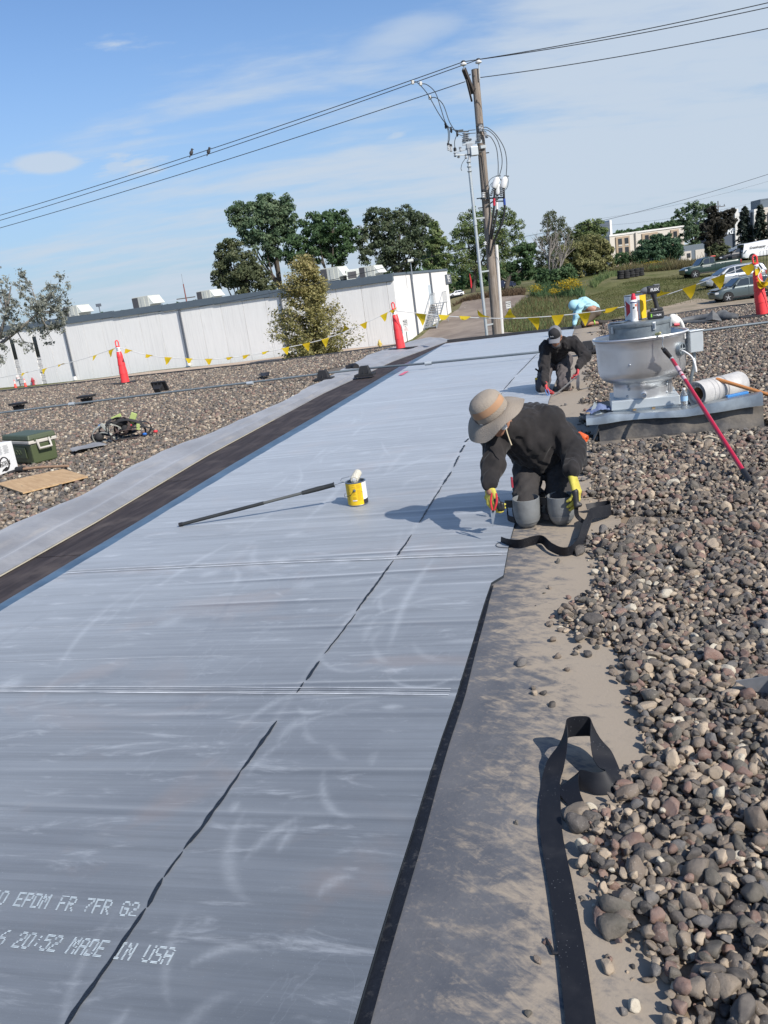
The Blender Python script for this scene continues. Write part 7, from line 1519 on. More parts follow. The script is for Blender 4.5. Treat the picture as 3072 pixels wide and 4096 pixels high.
hd = at(1300 + 440 * .1808, 1800 + 660 * .1808, .21); a = atd(387, 1134, .03); b = V(*atyd(722, 1047, cb[1] + .01)); rr_ = thing('roller_pole', 'black extension pole with a cream paint roller resting over the yellow can', 'roller', a)
u_ = (b - a) / np.linalg.norm(b - a); m_pk = mat('pole_black', (.028, .03, .03), .5, var=.3, vs=10)
MB().tube([a, a + u_ * .03], .018, 10).build('end_cap', m_rub, rr_, origin=a, smooth=40); MB().tube([a + u_ * .03, a + (b - a) * .55], .0145, 10).build('outer_tube', m_pk, rr_, origin=a, smooth=40); MB().tube([a + (b - a) * .55, b - u_ * .26], .012, 10).build('inner_tube', mat('pole_grey', (.10, .105, .10), .45), rr_, origin=a, smooth=40); MB().tube([b - u_ * .27, b - u_ * .14, b - u_ * .01, b], [.017, .02, .018, .024], 10).build('grip', m_pk, rr_, origin=a, smooth=40)
tp = cb + V(-.03, -.02, CH_ + .03); wr = [b, b + u_ * .09, tp + V(-.085, .01, -.012), tp + V(-.07, .012, .006), tp + V(-.01, .01, .012), tp + V(.06, .03, .02)]
MB().tube(wr, .004, 6).build('roller_frame', m_galv, rr_, origin=a); m_nap = mat('roller_nap', (.74, .70, .58), .95, var=.08, vs=20, bump=1.0, bs=120)
rc0, rc1 = cb + V(-.005, -.045, CH_ + .018), cb + V(.03, .08, CH_ + .045); MB().tube([rc0, rc0 + (rc1 - rc0) * .05, rc0 + (rc1 - rc0) * .95, rc1], [.026, .033, .033, .026], 18).build('roller_cover', m_nap, rr_, origin=a, smooth=40)
MB().lathe([(.001, .003), (.016, .002), (.017, -.002)], 14, rc0, frame(rc0 - rc1)).build('roller_core', m_lw, rr_, origin=a)
# --- exhaust fan on its curb
m_alu = N('spun_aluminium'); q = m_alu.map((1.2, 1.2, 60)); a_ = m_alu.noise(q, 2.2, 5, .6); b_ = m_alu.noise(m_alu.map(), 3.5, 5, .6)
m_alu = m_alu.out(m_alu.mix(m_alu.mr(b_, .4, .75, 0, .5), (.70, .70, .70), (.52, .52, .51)), m_alu.mr(a_, .3, .7, .32, .46), m_alu.bump(a_, .06, .004), .82, Anisotropic=.6)
m_galv2 = mat('galvanised_dull', (.26, .30, .32), .48, .55, var=.14, vs=9, col2=(.20, .23, .25), cs=14); m_flash = mat('flashing_zinc', (.40, .44, .46), .38, .75, var=.12, vs=5, col2=(.30, .33, .35), cs=7); m_rust = mat('rust_wood', (.25, .18, .10), .9, var=.2)
fu, fv = .484, 8.262; fo = pt_roof(fu, fv, 0)
curb = thing('fan_curb', 'low black rubber clad roof curb carrying the exhaust fan', 'roof curb', pt_roof(.76, 8.35, 0), RZA)
m_epd = mat('curb_rubber', (.035, .036, .04), .6, var=.3, vs=4, col2=(.16, .14, .115), cs=2.6, cmix=(.42, .62), bump=.2, bs=20)
G = []; 
for u in np.linspace(-.71, .71, 40):
    k_ = .02 * mnoise.noise((u * 4, 1, 0)); G.append([(u, -.62 + k_ * .5, .0), (u, -.56 + k_, .03), (u, -.535 + k_ * .6, .10), (u, -.53, .195), (u, .6, .2), (u, .64, 0)])
G = np.array(G); mb = MB().grid(G); mb.add(G[0], [tuple(range(6))]); mb.add(G[-1], [tuple(range(5, -1, -1))]); mb.build('curb_wrap', m_epd, curb, smooth=40, recalc=True)
for x, y, z_, s_ in ((-.745, -.50, .07, .16), (-.735, -.2, .05, .1)): MB().box((x, y, z_), (.008, s_, .14), np.array(Matrix.Rotation(.5, 3, 'Y'))).build('loose_flap', m_epd, curb)
G = np.array([[(u, -.74 + .05 * mnoise.noise((u * 3, 5, 0)), .006), (u, -.66, .012), (u, -.60, .02)] for u in np.linspace(-.73, .74, 24)]); MB().grid(G).build('curb_apron', mat('apron_dusty', (.22, .185, .145), .9, var=.2, vs=6, col2=(.13, .115, .10), cs=4), curb, smooth=60, recalc=True)
# bent sheet-metal flashing lying along the front
us = np.linspace(-.82, .70, 60); topz = np.interp(us, [-.82, -.70, -.60, -.45, -.1, .10, .2, .70], [.245, .245, .262, .245, .238, .24, .27, .318]); botz = np.interp(us, [-.82, -.70, -.5, -.2, .05, .2, .70], [.182, .178, .19, .187, .172, .185, .215])
outv = np.interp(us, [-.82, -.5, 0, .2, .70], [-.60, -.57, -.575, -.60, -.585]) + .008 * np.sin(us * 14)
G = np.stack([np.stack([us, outv, botz], 1), np.stack([us, outv + .004, botz + (topz - botz) * .5], 1), np.stack([us, outv + .012, topz], 1), np.stack([us, outv + .10, topz + .006], 1), np.stack([us, outv + .34, np.maximum(topz * 0 + .225, topz - .05)], 1)], 1)
fl_ = tag(MB().grid(G).build('metal_flashing', m_flash, None, smooth=35, recalc=True), 'bent galvanised flashing strip along the front of the fan curb', 'flashing'); fl_.location = curb.location; fl_.rotation_euler = curb.rotation_euler
sp_ = MB(); sp_.add([(-.80, -.42, .22), (-.66, -.40, .22), (-.735, -.36, .36), (-.60, -.30, .23)], [(0, 1, 2), (1, 3, 2), (0, 2, 3)]); sp_.build('bent_corner', m_galv2, fl_, recalc=True)
fan = thing('exhaust_fan', 'large bowl shaped aluminium exhaust fan on the roof curb', 'exhaust fan', fo, RZA)
MB().box((0, 0, .302), (.62, .60, .085), taper=(.98, .98)).build('base_plate', m_galv_l if False else m_gs, fan, bevel=.006); MB().box((0, 0, .238), (.58, .56, .045)).build('base_riser', m_gs, fan)
for x in (-.10, .07): MB().box((x, -.286, .238), (.03, .012, .05)).build('wood_shim', m_rust, fan)
MB().lathe([(.272, .345), (.270, .42), (.272, .475), (.285, .488), (.31, .497)], 64, caps=False).build('wind_band', m_alu, fan, smooth=50)
MB().lathe([(.29, .487), (.325, .498), (.364, .518), (.390, .552), (.401, .605), (.405, .70), (.409, .80), (.415, .878), (.424, .89), (.434, .896), (.438, .906), (.432, .916), (.42, .912), (.412, .90), (.402, .80), (.39, .62), (.35, .54), (.20, .53)], 80, caps=False).build('bowl', m_alu, fan, smooth=50)
MB().lathe([(.28, .56), (.28, 1.0)], 48, caps=False).build('motor_housing', m_galv2, fan, smooth=50)
MB().lathe([(.286, 1.0), (.289, 1.005), (.287, 1.035), (.275, 1.042), (.001, 1.046)], 48).build('motor_lid', m_galv2, fan, smooth=40)
def on_r(rad, ang, z_): return V(rad * math.cos(ang), rad * math.sin(ang), z_)
la = R(-67); p = on_r(.29, la, 1.0); Mx = np.stack([V(-math.sin(la), math.cos(la), 0), V(math.cos(la), math.sin(la), 0), V(0, 0, 1)], 1); l_ = MB().box(p + V(0, 0, -.005), (.032, .010, .07), Mx).build('lid_latch', m_gs, fan, bevel=.003); MB().tube([p + on_r(.01, la, .02), p + on_r(.014, la, -.02)], .008, 8).build('latch_hook', m_galv, l_)
for ang in (-150, -20, 60): p = on_r(.29, R(ang), .99); MB().box(p, (.026, .01, .06), np.stack([V(-math.sin(R(ang)), math.cos(R(ang)), 0), V(math.cos(R(ang)), math.sin(R(ang)), 0), V(0, 0, 1)], 1)).build('lid_latch', m_gs, fan)
for rad, ang, z_ in ((.405, -108, .68), (.275, -122, .46), (.275, -120, .435), (.276, -40, .465), (.275, -41, .44), (.274, -42, .37), (.274, -125, .37)): p = on_r(rad, R(ang), z_); MB().lathe([(.011, -.002), (.011, .004), (.006, .009), (.001, .010)], 10, p, frame(on_r(1, R(ang), 0))).build('bolt', m_galv, fan, smooth=40)
da = R(-92); p = on_r(.26, da, .375); MB().lathe([(.026, 0), (.026, .075), (.021, .076), (.021, .0)], 18, p, frame(on_r(1, da, .08)), caps=False).build('drain_spout', m_alu, fan, smooth=40)
pa = R(-37); pc = on_r(.404, pa, .76); Mp = frame(on_r(1, pa, 0)); g1 = MB().lathe([(.062, 0), (.062, .02), (.055, .035), (.047, .036), (.047, .004), (.001, .003)], 24, pc, Mp).build('vent_port', m_galv2, fan, smooth=40)
for s_ in (0, 1): MB().box(pc + on_r(.03, pa, 0), ((.09, .008, .006), (.008, .09, .006))[s_], Mp).build('port_cross', m_gs, g1)
q = curve([pc + on_r(.02, pa, -.015), pc + on_r(.06, pa, -.03), pc + on_r(.10, pa, -.08) + V(.02, 0, 0), pc + on_r(.12, pa, -.15) + V(.025, 0, 0), pc + on_r(.11, pa, -.21) + V(.04, 0, 0), pc + on_r(.09, pa, -.20) + V(.06, 0, 0), pc + on_r(.08, pa, -.10) + V(.06, .05, 0)], 30); MB().tube(q, .008, 8).build('power_cable', m_lw, fan, smooth=60)
ja = R(-12); jc = on_r(.475, ja, .80); MB().box(jc, (.125, .125, .19), rotz(.35)).build('junction_box', m_gs, fan, bevel=.006)
MB().box(jc + V(0, -.004, .099), (.135, .135, .01), rotz(.35)).build('junction_lid', m_gs, fan, bevel=.002); Mj = rotz(.35)
MB().box(jc + Mj @ V(.064, -.02, 0), (.003, .07, .12), Mj).build('rating_label', m_lw, fan); MB().lathe([(.001, 0), (.022, 0)], 14, jc + Mj @ V(.0665, -.02, .025), frame(Mj @ V(1, 0, 0))).build('label_badge', m_ink if False else m_galv2, fan)
pl_ = on_r(.421, R(-21), .865); MB().box(pl_, (.075, .002, .05), np.stack([V(math.sin(R(21)), math.cos(R(21)), 0), on_r(1, R(-21), 0), V(0, 0, 1)], 1)).build('warning_label', m_lw, fan)
q = curve([jc + V(0, 0, -.09), jc + V(.0, .0, -.2), on_r(.44, ja, .45), on_r(.42, R(-8), .30), on_r(.40, R(-8), .18)], 20); MB().tube(q, .016, 8).build('flex_conduit', m_galv2, fan, smooth=60)
# --- things standing on the fan lid
def on_fan(px, v, z_=1.046): d = pv(*c6(*px), v); return V(d[0], d[1], z_)
ZL = 1.046
can = thing('adhesive_can', 'metal can with a white, red and yellow label standing on the fan', 'can', V(*pt_roof(fu - .02, fv + .12, ZL)), 0)
mb = MB().lathe([(.098, 0), (.1, .004), (.098, .008), (.098, .225), (.101, .228), (.101, .232), (.09, .233), (.088, .22), (.001, .219)], 32); mb.build('can_body', m_tin, can, smooth=35)
arc_band(MB(), .0988, .008, .222, -3.5, -1.45, 18).build('white_label', m_lw, can, smooth=180); arc_band(MB(), .0988, .008, .222, -1.44, .5, 18).build('yellow_label', m_yelc, can, smooth=180)
mb = MB(); t_ = np.linspace(-2.9, -1.95, 14); hw_ = .075 * (1 - np.clip((t_ + 2.9) / .95, 0, 1)); mb.grid(np.stack([np.stack([.0995 * np.cos(t_), .0995 * np.sin(t_), .11 - hw_], 1), np.stack([.0995 * np.cos(t_), .0995 * np.sin(t_), .11 + hw_], 1)], 1), True); mb.build('red_diamond', mat('label_red', (.55, .03, .045), .45), can)
MB().tube(curve([V(-.1, -.02, .18), V(-.112, -.03, .15), V(-.106, -.05, .13)], 6), .003, 5).build('bail_wire', m_rub, can)
spc = V(*pt_roof(fu - .045, fv - .10, ZL)); sp = thing('spray_can', 'white aerosol can with a red cap in front of the tall can on the fan', 'spray can', spc)
MB().lathe([(.034, 0), (.035, .004), (.034, .008), (.034, .175), (.036, .18), (.034, .184), (.02, .20), (.019, .205)], 24).build('can_body', m_lw, sp, smooth=40)
MB().lathe([(.0345, .168), (.0345, .178)], 24, caps=False).build('blue_band', mat('label_blue', (.015, .03, .16), .4), sp); arc_band(MB(), .0345, .01, .165, -.75, .6, 8).build('orange_stripe', mat('label_orange', (.65, .22, .02), .45), sp, smooth=180); arc_band(MB(), .0347, .09, .165, -1.0, -.76, 3).build('blue_stripe', mat('label_blue', (.015, .04, .2), .4), sp)
MB().lathe([(.024, .186), (.024, .215), (.018, .232), (.014, .252), (.001, .254)], 18).build('spray_cap', mat('cap_red', (.6, .02, .05), .35), sp, smooth=40)
mb = MB(); arc_band(mb, .0348, .135, .155, -1.55, -1.1, 5); o_ = mb.build('label_mark', mat('label_orange2', (.6, .13, .04), .5), sp); mb = MB()
for j in range(9): arc_band(mb, .0348, .03 + j * .009, .0335 + j * .009, -2.0 + .1 * (j % 2), -1.15 - .12 * (j % 3), 4)
stuff(mb.build('label_print', m_print2, sp)); MB().lathe([(.001, .001), (.009, 0)], 12, on_r(.0348, -1.9, .125), frame(on_r(1, -1.9, 0))).build('label_roundel', m_lk, sp)
lidp = V(*pt_roof(fu - .19, fv - .06, ZL)); o = MB().lathe([(.001, .006), (.06, .006), (.066, .002), (.074, .004), (.082, .010), (.082, .004), (.075, 0)], 32).build('can_lid', m_tin, None, smooth=40); o.location = tuple(lidp + V(0, 0, .001)); tag(o, 'round tin lid lying on the left of the fan top', 'can lid')
# impact driver
dv = thing('impact_driver', 'black cordless impact driver standing on its battery on the fan', 'power tool', V(*pt_roof(fu + .145, fv - .08, ZL)), -.16); m_tool = mat('tool_black', (.022, .023, .026), .5, var=.15, vs=25); m_toolg = mat('tool_grey', (.16, .165, .17), .45, var=.1); m_limed = mat('tool_lime', (.25, .55, .06), .45)
MB().box((.0, 0, .035), (.145, .085, .07), taper=(.95, .95)).build('battery', m_tool, dv, bevel=.012); MB().box((.01, 0, .083), (.115, .078, .028), taper=(.9, .9)).build('battery_shoe', m_tool, dv, bevel=.008)
MB().tube(curve([V(.015, 0, .095), V(.005, 0, .15), V(-.008, 0, .205), V(-.012, 0, .235)], 8), [.028, .026, .024, .025, .026, .026, .028, .03], 12, ell=(1.0, .8)).build('pistol_grip', m_tool, dv, smooth=50)
MB().box((-.012, 0, .262), (.125, .068, .075)).build('motor_body', m_tool, dv, bevel=.02, bseg=3); MB().tube([(-.07, 0, .262), (-.095, 0, .262), (-.115, 0, .262), (-.122, 0, .262)], [.034, .03, .018, .012], 14).build('nose_cone', m_toolg, dv, smooth=40); MB().cyl((-.12, 0, .262), (-.16, 0, .262), .004, 8).build('drive_bit', m_galv, dv); MB().box((-.032, 0, .212), (.016, .02, .034)).build('trigger', m_toolg, dv, bevel=.004); MB().box((.02, 0, .302), (.05, .05, .012)).build('top_cover', m_toolg, dv, bevel=.004)
mb = MB(); text_on(mb, 'FLEX', V(-.004, -.0348, .262), V(1, 0, 0), V(0, 0, 1), .034, bold=.0012); text_on(mb, 'FLEX', V(.022, -.0436, .032), V(1, 0, 0), V(0, 0, 1), .02, bold=.0008); text_on(mb, '5.0', V(-.018, -.0436, .032), V(1, 0, 0), V(0, 0, 1), .016); text_on(mb, '24V', V(-.005, -.040, .085), V(1, 0, 0), V(0, 0, 1), .015); mb.build('tool_lettering', m_lw, dv)
MB().box((-.045, -.0425, .034), (.012, .004, .03)).build('lime_mark', m_limed, dv)
# white bag behind the lid
p = pt_roof(fu + .33, fv + .22, .98); b_ = MB().ball((0, 0, 0), (.06, .06, .05), None, 12, 8); b_.tube(curve([V(-.03, 0, .03), V(.0, 0, .05), V(.07, .02, -.01), V(.10, .02, -.08)], 10), [.02, .025, .022, .018, .02, .022, .02, .018, .018, .014], 8); o = b_.build('coiled_strap', m_rope, None, smooth=60); o.location = tuple(p); tag(o, 'white rope coil with red flecks hanging behind the fan lid', 'strap')
MB().tube([(-.02, -.055, -.03), (.03, -.058, -.035)], .014, 6).build('red_tape', tapes['red'], o)
# roll of membrane, bottle, rag, brush, handles on the curb
rl0, rl1 = pt_roof(.93, 7.95, .34), pt_roof(1.36, 8.30, .345); Mr = frame(rl1 - rl0); LR = float(np.linalg.norm(rl1 - rl0)); m_roll = mat('roll_pale', (.50, .49, .47), .6, var=.12, vs=8, col2=(.38, .375, .37), cs=6)
r = thing('membrane_roll', 'pale translucent wrapped roll of roofing lying on the curb right of the fan', 'roll', rl0); t_ = np.linspace(0, 2 * math.pi * 3.3, 110); rad = .112 - .0018 * t_
sp_c = np.stack([rad * np.cos(t_), rad * np.sin(t_)], 1); G = np.stack([np.c_[sp_c, np.zeros(110)], np.c_[sp_c, np.full(110, LR)]], 1) @ Mr.T
mb = MB().grid(G); mb.lathe([(.113, 0), (.117, .03), (.112, LR * .5), (.118, LR - .02), (.112, LR)], 40, (0, 0, 0), Mr, caps=False); mb.lathe([(.062, .02), (.085, .012), (.113, .0)], 40, (0, 0, 0), Mr, caps=False); mb.build('wrapped_sheet', m_roll, r, smooth=50); MB().lathe([(.055, .03), (.062, .02), (.06, LR * .9), (.05, LR * .9)], 24, (0, 0, 0), Mr, caps=False).build('core_tube', m_kraft, r, smooth=50)
for f_ in (.2, .3, .4, .52): MB().lathe([(.114, LR * f_), (.120, LR * (f_ + .012)), (.114, LR * (f_ + .024))], 40, (0, 0, 0), Mr, caps=False).build('wrap_crease', m_roll, r, smooth=60)
m_pet = mat('clear_plastic', (.92, .95, .97), .05, trans=.9, var=0, spec=.6); bp = pt_roof(.815, 7.865, .232); r = thing('water_bottle', 'small clear water bottle with a blue label standing on the flashing', 'bottle', bp)
MB().lathe([(.026, 0), (.032, .006), (.032, .02), (.030, .026), (.032, .032), (.030, .042), (.032, .05), (.032, .12), (.028, .145), (.013, .168), (.0125, .185), (.001, .186)], 22).build('bottle_body', m_pet, r, smooth=40); MB().lathe([(.0326, .075), (.0326, .118)], 22, caps=False).build('bottle_label', mat('label_pale_blue', (.35, .55, .75), .4), r, smooth=60); MB().lathe([(.014, .176), (.014, .19), (.001, .191)], 14).build('bottle_cap', m_lw, r)
mb = MB(); rr2 = random.Random(6); m_rag = mat('rag_blue', (.13, .17, .30), .9, var=.2, vs=15, bump=.6, bs=30)
P = np.zeros((14, 14, 3))
for i_ in range(14):
    for j in range(14):
        x, y = (i_ / 13 - .5) * .24, (j / 13 - .5) * .18; P[i_, j] = (x, y, .08 * math.exp(-(x * x + y * y) / .01) + .03 * mnoise.noise((x * 16, y * 16, 2)) + .012 * mnoise.noise((x * 50, y * 50, 5)))
o = MB().grid(P).build('rag', m_rag, None, smooth=180); o.location = tuple(pt_roof(.07, 8.02, .25)); o.rotation_euler = (0, 0, .3); tag(o, 'crumpled blue rag on the left end of the fan curb', 'rag')
m_hw = mat('handle_orange_wood', (.45, .19, .06), .5, var=.12, vs=5); a, b = pv(*c6(1230, 862), 8.05), pv(*c6(1900, 1065), 7.75); o = MB().tube([a, a + (b - a) * .03, b], [.015, .017, .016], 10).build('broom_handle', m_hw, None, origin=a, smooth=40); tag(o, 'orange brown wooden handle propped over the pale roll', 'broom handle')
a, b = pv(*c6(1315, 1010), 7.88), pv(*c6(1490, 972), 7.92); r = thing('push_brush', 'blue backed scrub brush lying on the right end of the flashing', 'brush', a); MB().bar(a, b, .05, .022).build('brush_back', mat('brush_blue', (.03, .20, .50), .45), r, origin=a, bevel=.004); MB().bar(a - V(0, 0, .026), b - V(0, 0, .026), .042, .03).build('bristles', m_strap, r, origin=a)
# red roller pole leaning on the bowl
e0 = atd(1622, 1043, .03); e1 = pv(*c6(858, 692), 7.80); u_ = (e0 - e1) / np.linalg.norm(e0 - e1); Ls = float(np.linalg.norm(e0 - e1)); m_redp = mat('pole_red', (.42, .015, .045), .35, var=.08, vs=6)
r = thing('roller_pole', 'red extension pole with a wire roller frame leaning on the fan bowl', 'roller', e0); MB().tube([e0, e0 - u_ * .16], .021, 10).build('end_grip', m_rub, r, origin=e0, smooth=40); MB().tube([e0 - u_ * .16, e1 + u_ * .02], .0165, 12).build('red_tube', m_redp, r, origin=e0, smooth=40); MB().tube([e1 + u_ * .03, e1 - u_ * .02], .018, 12).build('ferrule', m_gs, r, origin=e0, smooth=40)
for f0, f1, m in ((.10, .19, m_lw), (.15, .165, m_redp), (.205, .24, m_lw)): MB().tube([e1 + u_ * Ls * f0 * .9, e1 + u_ * Ls * f1 * .9], .0172, 12).build('pole_label', mat('pole_label_pink', (.62, .42, .46), .5) if m is m_lw else m_lk, r, origin=e0, smooth=40)
g0 = pv(*c6(795, 615), 7.80); MB().tube([e1 - u_ * .01, g0 + u_ * .03, g0], [.018, .021, .017], 10).build('grip', m_rub, r, origin=e0, smooth=40); MB().tube([g0, g0 + V(-.02, 0, .012)], .012, 6).build('grip_fin', m_rub, r, origin=e0)
q = [g0, pv(*c6(782, 575), 7.80), pv(*c6(790, 525), 7.795), pv(*c6(775, 488), 7.80), pv(*c6(755, 476), 7.84), pv(*c6(735, 482), 7.88)]; MB().tube(q, .0045, 6).build('roller_frame', m_galv, r, origin=e0); MB().tube([pv(*c6(765, 482), 7.83), pv(*c6(728, 492), 7.88)], .012, 8).build('roller_arm_cover', mat('arm_yellow', (.60, .55, .22), .6), r, origin=e0, smooth=40)
# --- rolled strips beyond the fan on the right
m_drk = mat('rolled_rubber', (.075, .08, .085), .65, var=.25, vs=6, col2=(.12, .125, .13), cs=4); c6v = lambda x, y: (2650 + x * .25437, 1000 + y * .25437)
q = curve([at(*c6v(160, 1140), .10), at(*c6v(500, 1085), .11), at(*c6v(800, 1050), .12), at(*c6v(1000, 1050), .11), at(*c6v(1185, 1050), .09)], 40); rad = np.interp(np.linspace(0, 1, 40), [0, .2, .6, .66, .7, .9, 1], [.07, .09, .11, .20, .14, .10, .07]); o = MB().tube(q, rad, 12, ell=(1, .8)).build('rubber_roll', m_drk, None, origin=q[0], smooth=45); tag(o, 'long dark rolled rubber strip with a folded lump, on the gravel beyond the fan', 'rubber roll')
mb = MB(); f0 = at(*c6v(780, 1010), .22); mb.add([f0 + V(-.18, 0, -.12), f0 + V(.0, -.02, .10), f0 + V(.12, 0, -.02), f0 + V(.16, -.12, -.16), f0 + V(-.05, -.14, -.10)], [(0, 1, 4), (1, 2, 4), (2, 3, 4), (0, 4, 3)]); mb.build('folded_lump', m_drk, o, origin=q[0])
o2 = MB().tube(curve([at(*c6v(170, 1165), .06), at(*c6v(600, 1135), .06), at(*c6v(860, 1110), .06)], 20), .05, 10).build('rubber_roll', m_drk, None, origin=q[0], smooth=45); tag(o2, 'thin dark rolled strip lying just in front of the long rolled strip', 'rubber roll')
scrap('rubber_offcut', [(2300, 1412 - 20), (2420, 1378), (2455, 1352), (2350, 1372)], .03, m_shg, 'grey rubber offcut on the gravel behind the fan', 'offcut', .006, .03, 9)
# --- black cut-off seam strips
m_strip = N('cut_strip'); q = m_strip.map(); sp1 = m_strip.voro(q, 95); sp2 = m_strip.noise(q, 9, 5, .6); sp3 = m_strip.noise(q, 3, 2, .5)
m_strip = m_strip.out(m_strip.mix(m_strip.math('MULTIPLY', m_strip.mr(sp1, .07, .12, .7, 0), m_strip.mr(sp3, .42, .62)), m_strip.mix(m_strip.mr(sp2, .45, .75, 0, .5), (.012, .013, .017), (.036, .036, .039)), (.30, .31, .33)), .52, Specular_IOR_Level=.22)
def ribbon(name, C, S, w_, label, n=90, th=.0025, cat='rubber strip', m=None):
    C = curve(C, n); S = curve(S, n); S /= np.linalg.norm(S, axis=1)[:, None]; w_ = np.interp(np.linspace(0, 1, n), np.linspace(0, 1, len(np.atleast_1d(w_))), np.atleast_1d(w_))
    return tag(MB().strip(C, S, w_, th).build(name, m or m_strip, None, origin=C[0], smooth=50, recalc=True), label, cat)
# foreground strip: lies flat from the camera, then stands up on edge in a loop and doubles back
F = lambda x, y, z_=.012: at(2000 + x * .6462, 2700 + y * .6462, z_)
fl = [(520, 2330), (500, 2160), (440, 1700), (375, 1300), (320, 1000), (310, 800), (312, 680)]
Cs_ = [F(*p) for p in fl]; Ss_ = [B_DIR] * 5 + [V(.97, -.2, .05), V(.93, -.2, .25)]
tl = [((330, 600), .022, V(.95, -.2, .2)), ((352, 510), .05, V(.9, -.2, .4)), ((385, 410), .085, V(.6, -.1, .8)), ((412, 335), .105, V(.15, 0, 1)), ((495, 318), .11, V(0, 0, 1)), ((572, 330), .105, V(-.15, 0, 1)), ((615, 420), .09, V(-.75, 0, .65)), ((645, 520), .06, V(-.95, 0, .3)), ((680, 600), .045, V(-.9, .2, .45)), ((690, 655), .04, V(-.4, .5, .8)), ((600, 672), .04, V(0, .4, .9)), ((510, 650), .042, V(.2, .2, .95)), ((440, 640), .04, V(.7, -.2, .6)), ((430, 720), .028, V(.9, -.3, .3)), ((475, 800), .02, V(.85, -.35, .25)), ((530, 862), .014, V(.8, -.5, .1))]
for p, z_, s_ in tl: Cs_.append(F(*p, z_)); Ss_.append(s_ / np.linalg.norm(s_))
wds = [.066] * 7 + [.068, .070, .072, .074, .076, .076, .078, .078, .075, .07, .068, .066, .066, .066, .05, .012]
ribbon('rubber_strip', Cs_, Ss_, wds, 'long black rubber strip in the foreground ending in a standing loop', 170)
# strip by the kneeling man: snakes over the bare patch and up to his gloved hand
E_ = lambda x, y, z_: at(1900 + x * .36166, 1850 + y * .36166, z_)
ks = [((285, 858), .03, V(.1, -.3, .95)), ((370, 890), .035, V(.05, -.35, .93)), ((500, 900), .04, V(.0, -.35, .93)), ((640, 865), .04, V(.05, -.3, .95)), ((740, 855), .04, V(.1, -.4, .9)), ((830, 930), .04, V(.25, -.5, .82)), ((960, 985), .04, V(.05, -.5, .86)), ((1080, 965), .04, V(-.2, -.4, .9)), ((1170, 870), .042, V(-.45, -.2, .87)), ((1220, 720), .045, V(-.5, .1, .86)), ((1255, 650), .06, V(-.3, .2, .93)), ((1290, 570), .08, V(-.1, .3, .95)), ((1400, 545), .07, V(.05, .3, .95)), ((1500, 520), .055, V(.1, .35, .93)), ((1480, 470), .05, V(.1, .4, .9)), ((1350, 480), .045, V(.05, .5, .86)), ((1230, 490), .05, V(-.1, .4, .9))]
ribbon('rubber_strip', [E_(*p, z_) for p, z_, s_ in ks], [s_ / np.linalg.norm(s_) for p, z_, s_ in ks], [.05, .062, .065, .065, .065, .065, .07, .07, .066, .062, .06, .07, .075, .075, .06, .05, .04], 'black rubber strip snaking in front of the knees of the man in the sun hat', 130)
q = curve([E_(285, 880, .02), E_(235, 905, .02), E_(260, 935, .02), E_(400, 945, .02)], 16); tag(MB().tube(q, .002, 5).build('rubber_thread', m_rub, None, origin=q[0]), 'thin black thread curled at the left end of the snaking strip', 'thread')
# small things lying about: twig, bottom right folded sheet, pink mark
tw = lambda x, y, z_=.012: at(2000 + x * .6462, 2700 + y * .6462, z_)
tag(MB().tube([tw(285, 1632), tw(318, 1690), tw(330, 1722), tw(362, 1722)], .004, 6).build('bent_wire', m_rub, None, origin=tw(285, 1632)), 'short bent black wire left of the foreground strip', 'wire scrap')
g0 = [at(2942, 2722, .09), at(3090, 2700, .12), at(3260, 2690, .13), at(3260, 2830, .06), at(3060, 2770, .035), at(3005, 2760, .05)]
mb = MB(); mb.add([g0[0], g0[1], g0[2], g0[3], g0[4], g0[5]], [(0, 5, 1), (1, 5, 4), (1, 4, 3, 2)]); o = mb.build('rubber_offcut', m_shg, None, origin=g0[0], recalc=True); sm = o.modifiers.new('thick', 'SOLIDIFY'); sm.thickness = .004; tag(o, 'folded grey rubber offcut propped on the gravel at the right edge', 'offcut')
q = interp([at(*(1400 + 670 * .3014, 1250 + 830 * .3014), .03), at(*(1400 + 755 * .3014, 1250 + 780 * .3014), .03)], 6); MB().strip(q, np.repeat(B_DIR[None], 6, 0), .09).build('pink_paint_mark', mat('marking_pink', (.62, .13, .20), .7), sheet)
tag(MB().tube([at(2815, 1752, .05), at(2838, 1748, .055), at(2873, 1756, .045)], [.012, .018, .01], 7).build('wood_stick', mat('stick_pale', (.50, .42, .30), .8), None, origin=at(2815, 1752, .05), smooth=50), 'pale broken stick lying on the gravel in front of the fan curb', 'stick')
# ================================================================== PEOPLE
def sd_prims(P, prims, k):
    """smooth union of round cones (a, b, ra, rb) and ellipsoids (c, radii, M)"""
    D = None
    for pr in prims:
        if len(pr) == 4:
            a, b, ra, rb = pr; a = np.asarray(a, float); b = np.asarray(b, float); ba = b - a; L2 = max(ba @ ba, 1e-9)
            h = np.clip(((P - a) @ ba) / L2, 0, 1); d = np.linalg.norm(P - a - h[:, None] * ba, axis=1) - (ra + h * (rb - ra))
        else:
            c, rad, M = pr; q = (P - np.asarray(c, float)) @ (np.eye(3) if M is None else np.asarray(M)); rad = np.asarray(rad, float)
            k0 = np.linalg.norm(q / rad, axis=1); k1 = np.linalg.norm(q / rad ** 2, axis=1); d = k0 * (k0 - 1) / np.maximum(k1, 1e-6)
        if D is None: D = d
        else: h = np.clip(.5 + .5 * (d - D) / k, 0, 1); D = d * (1 - h) + D * h - k * h * (1 - h)
    return D
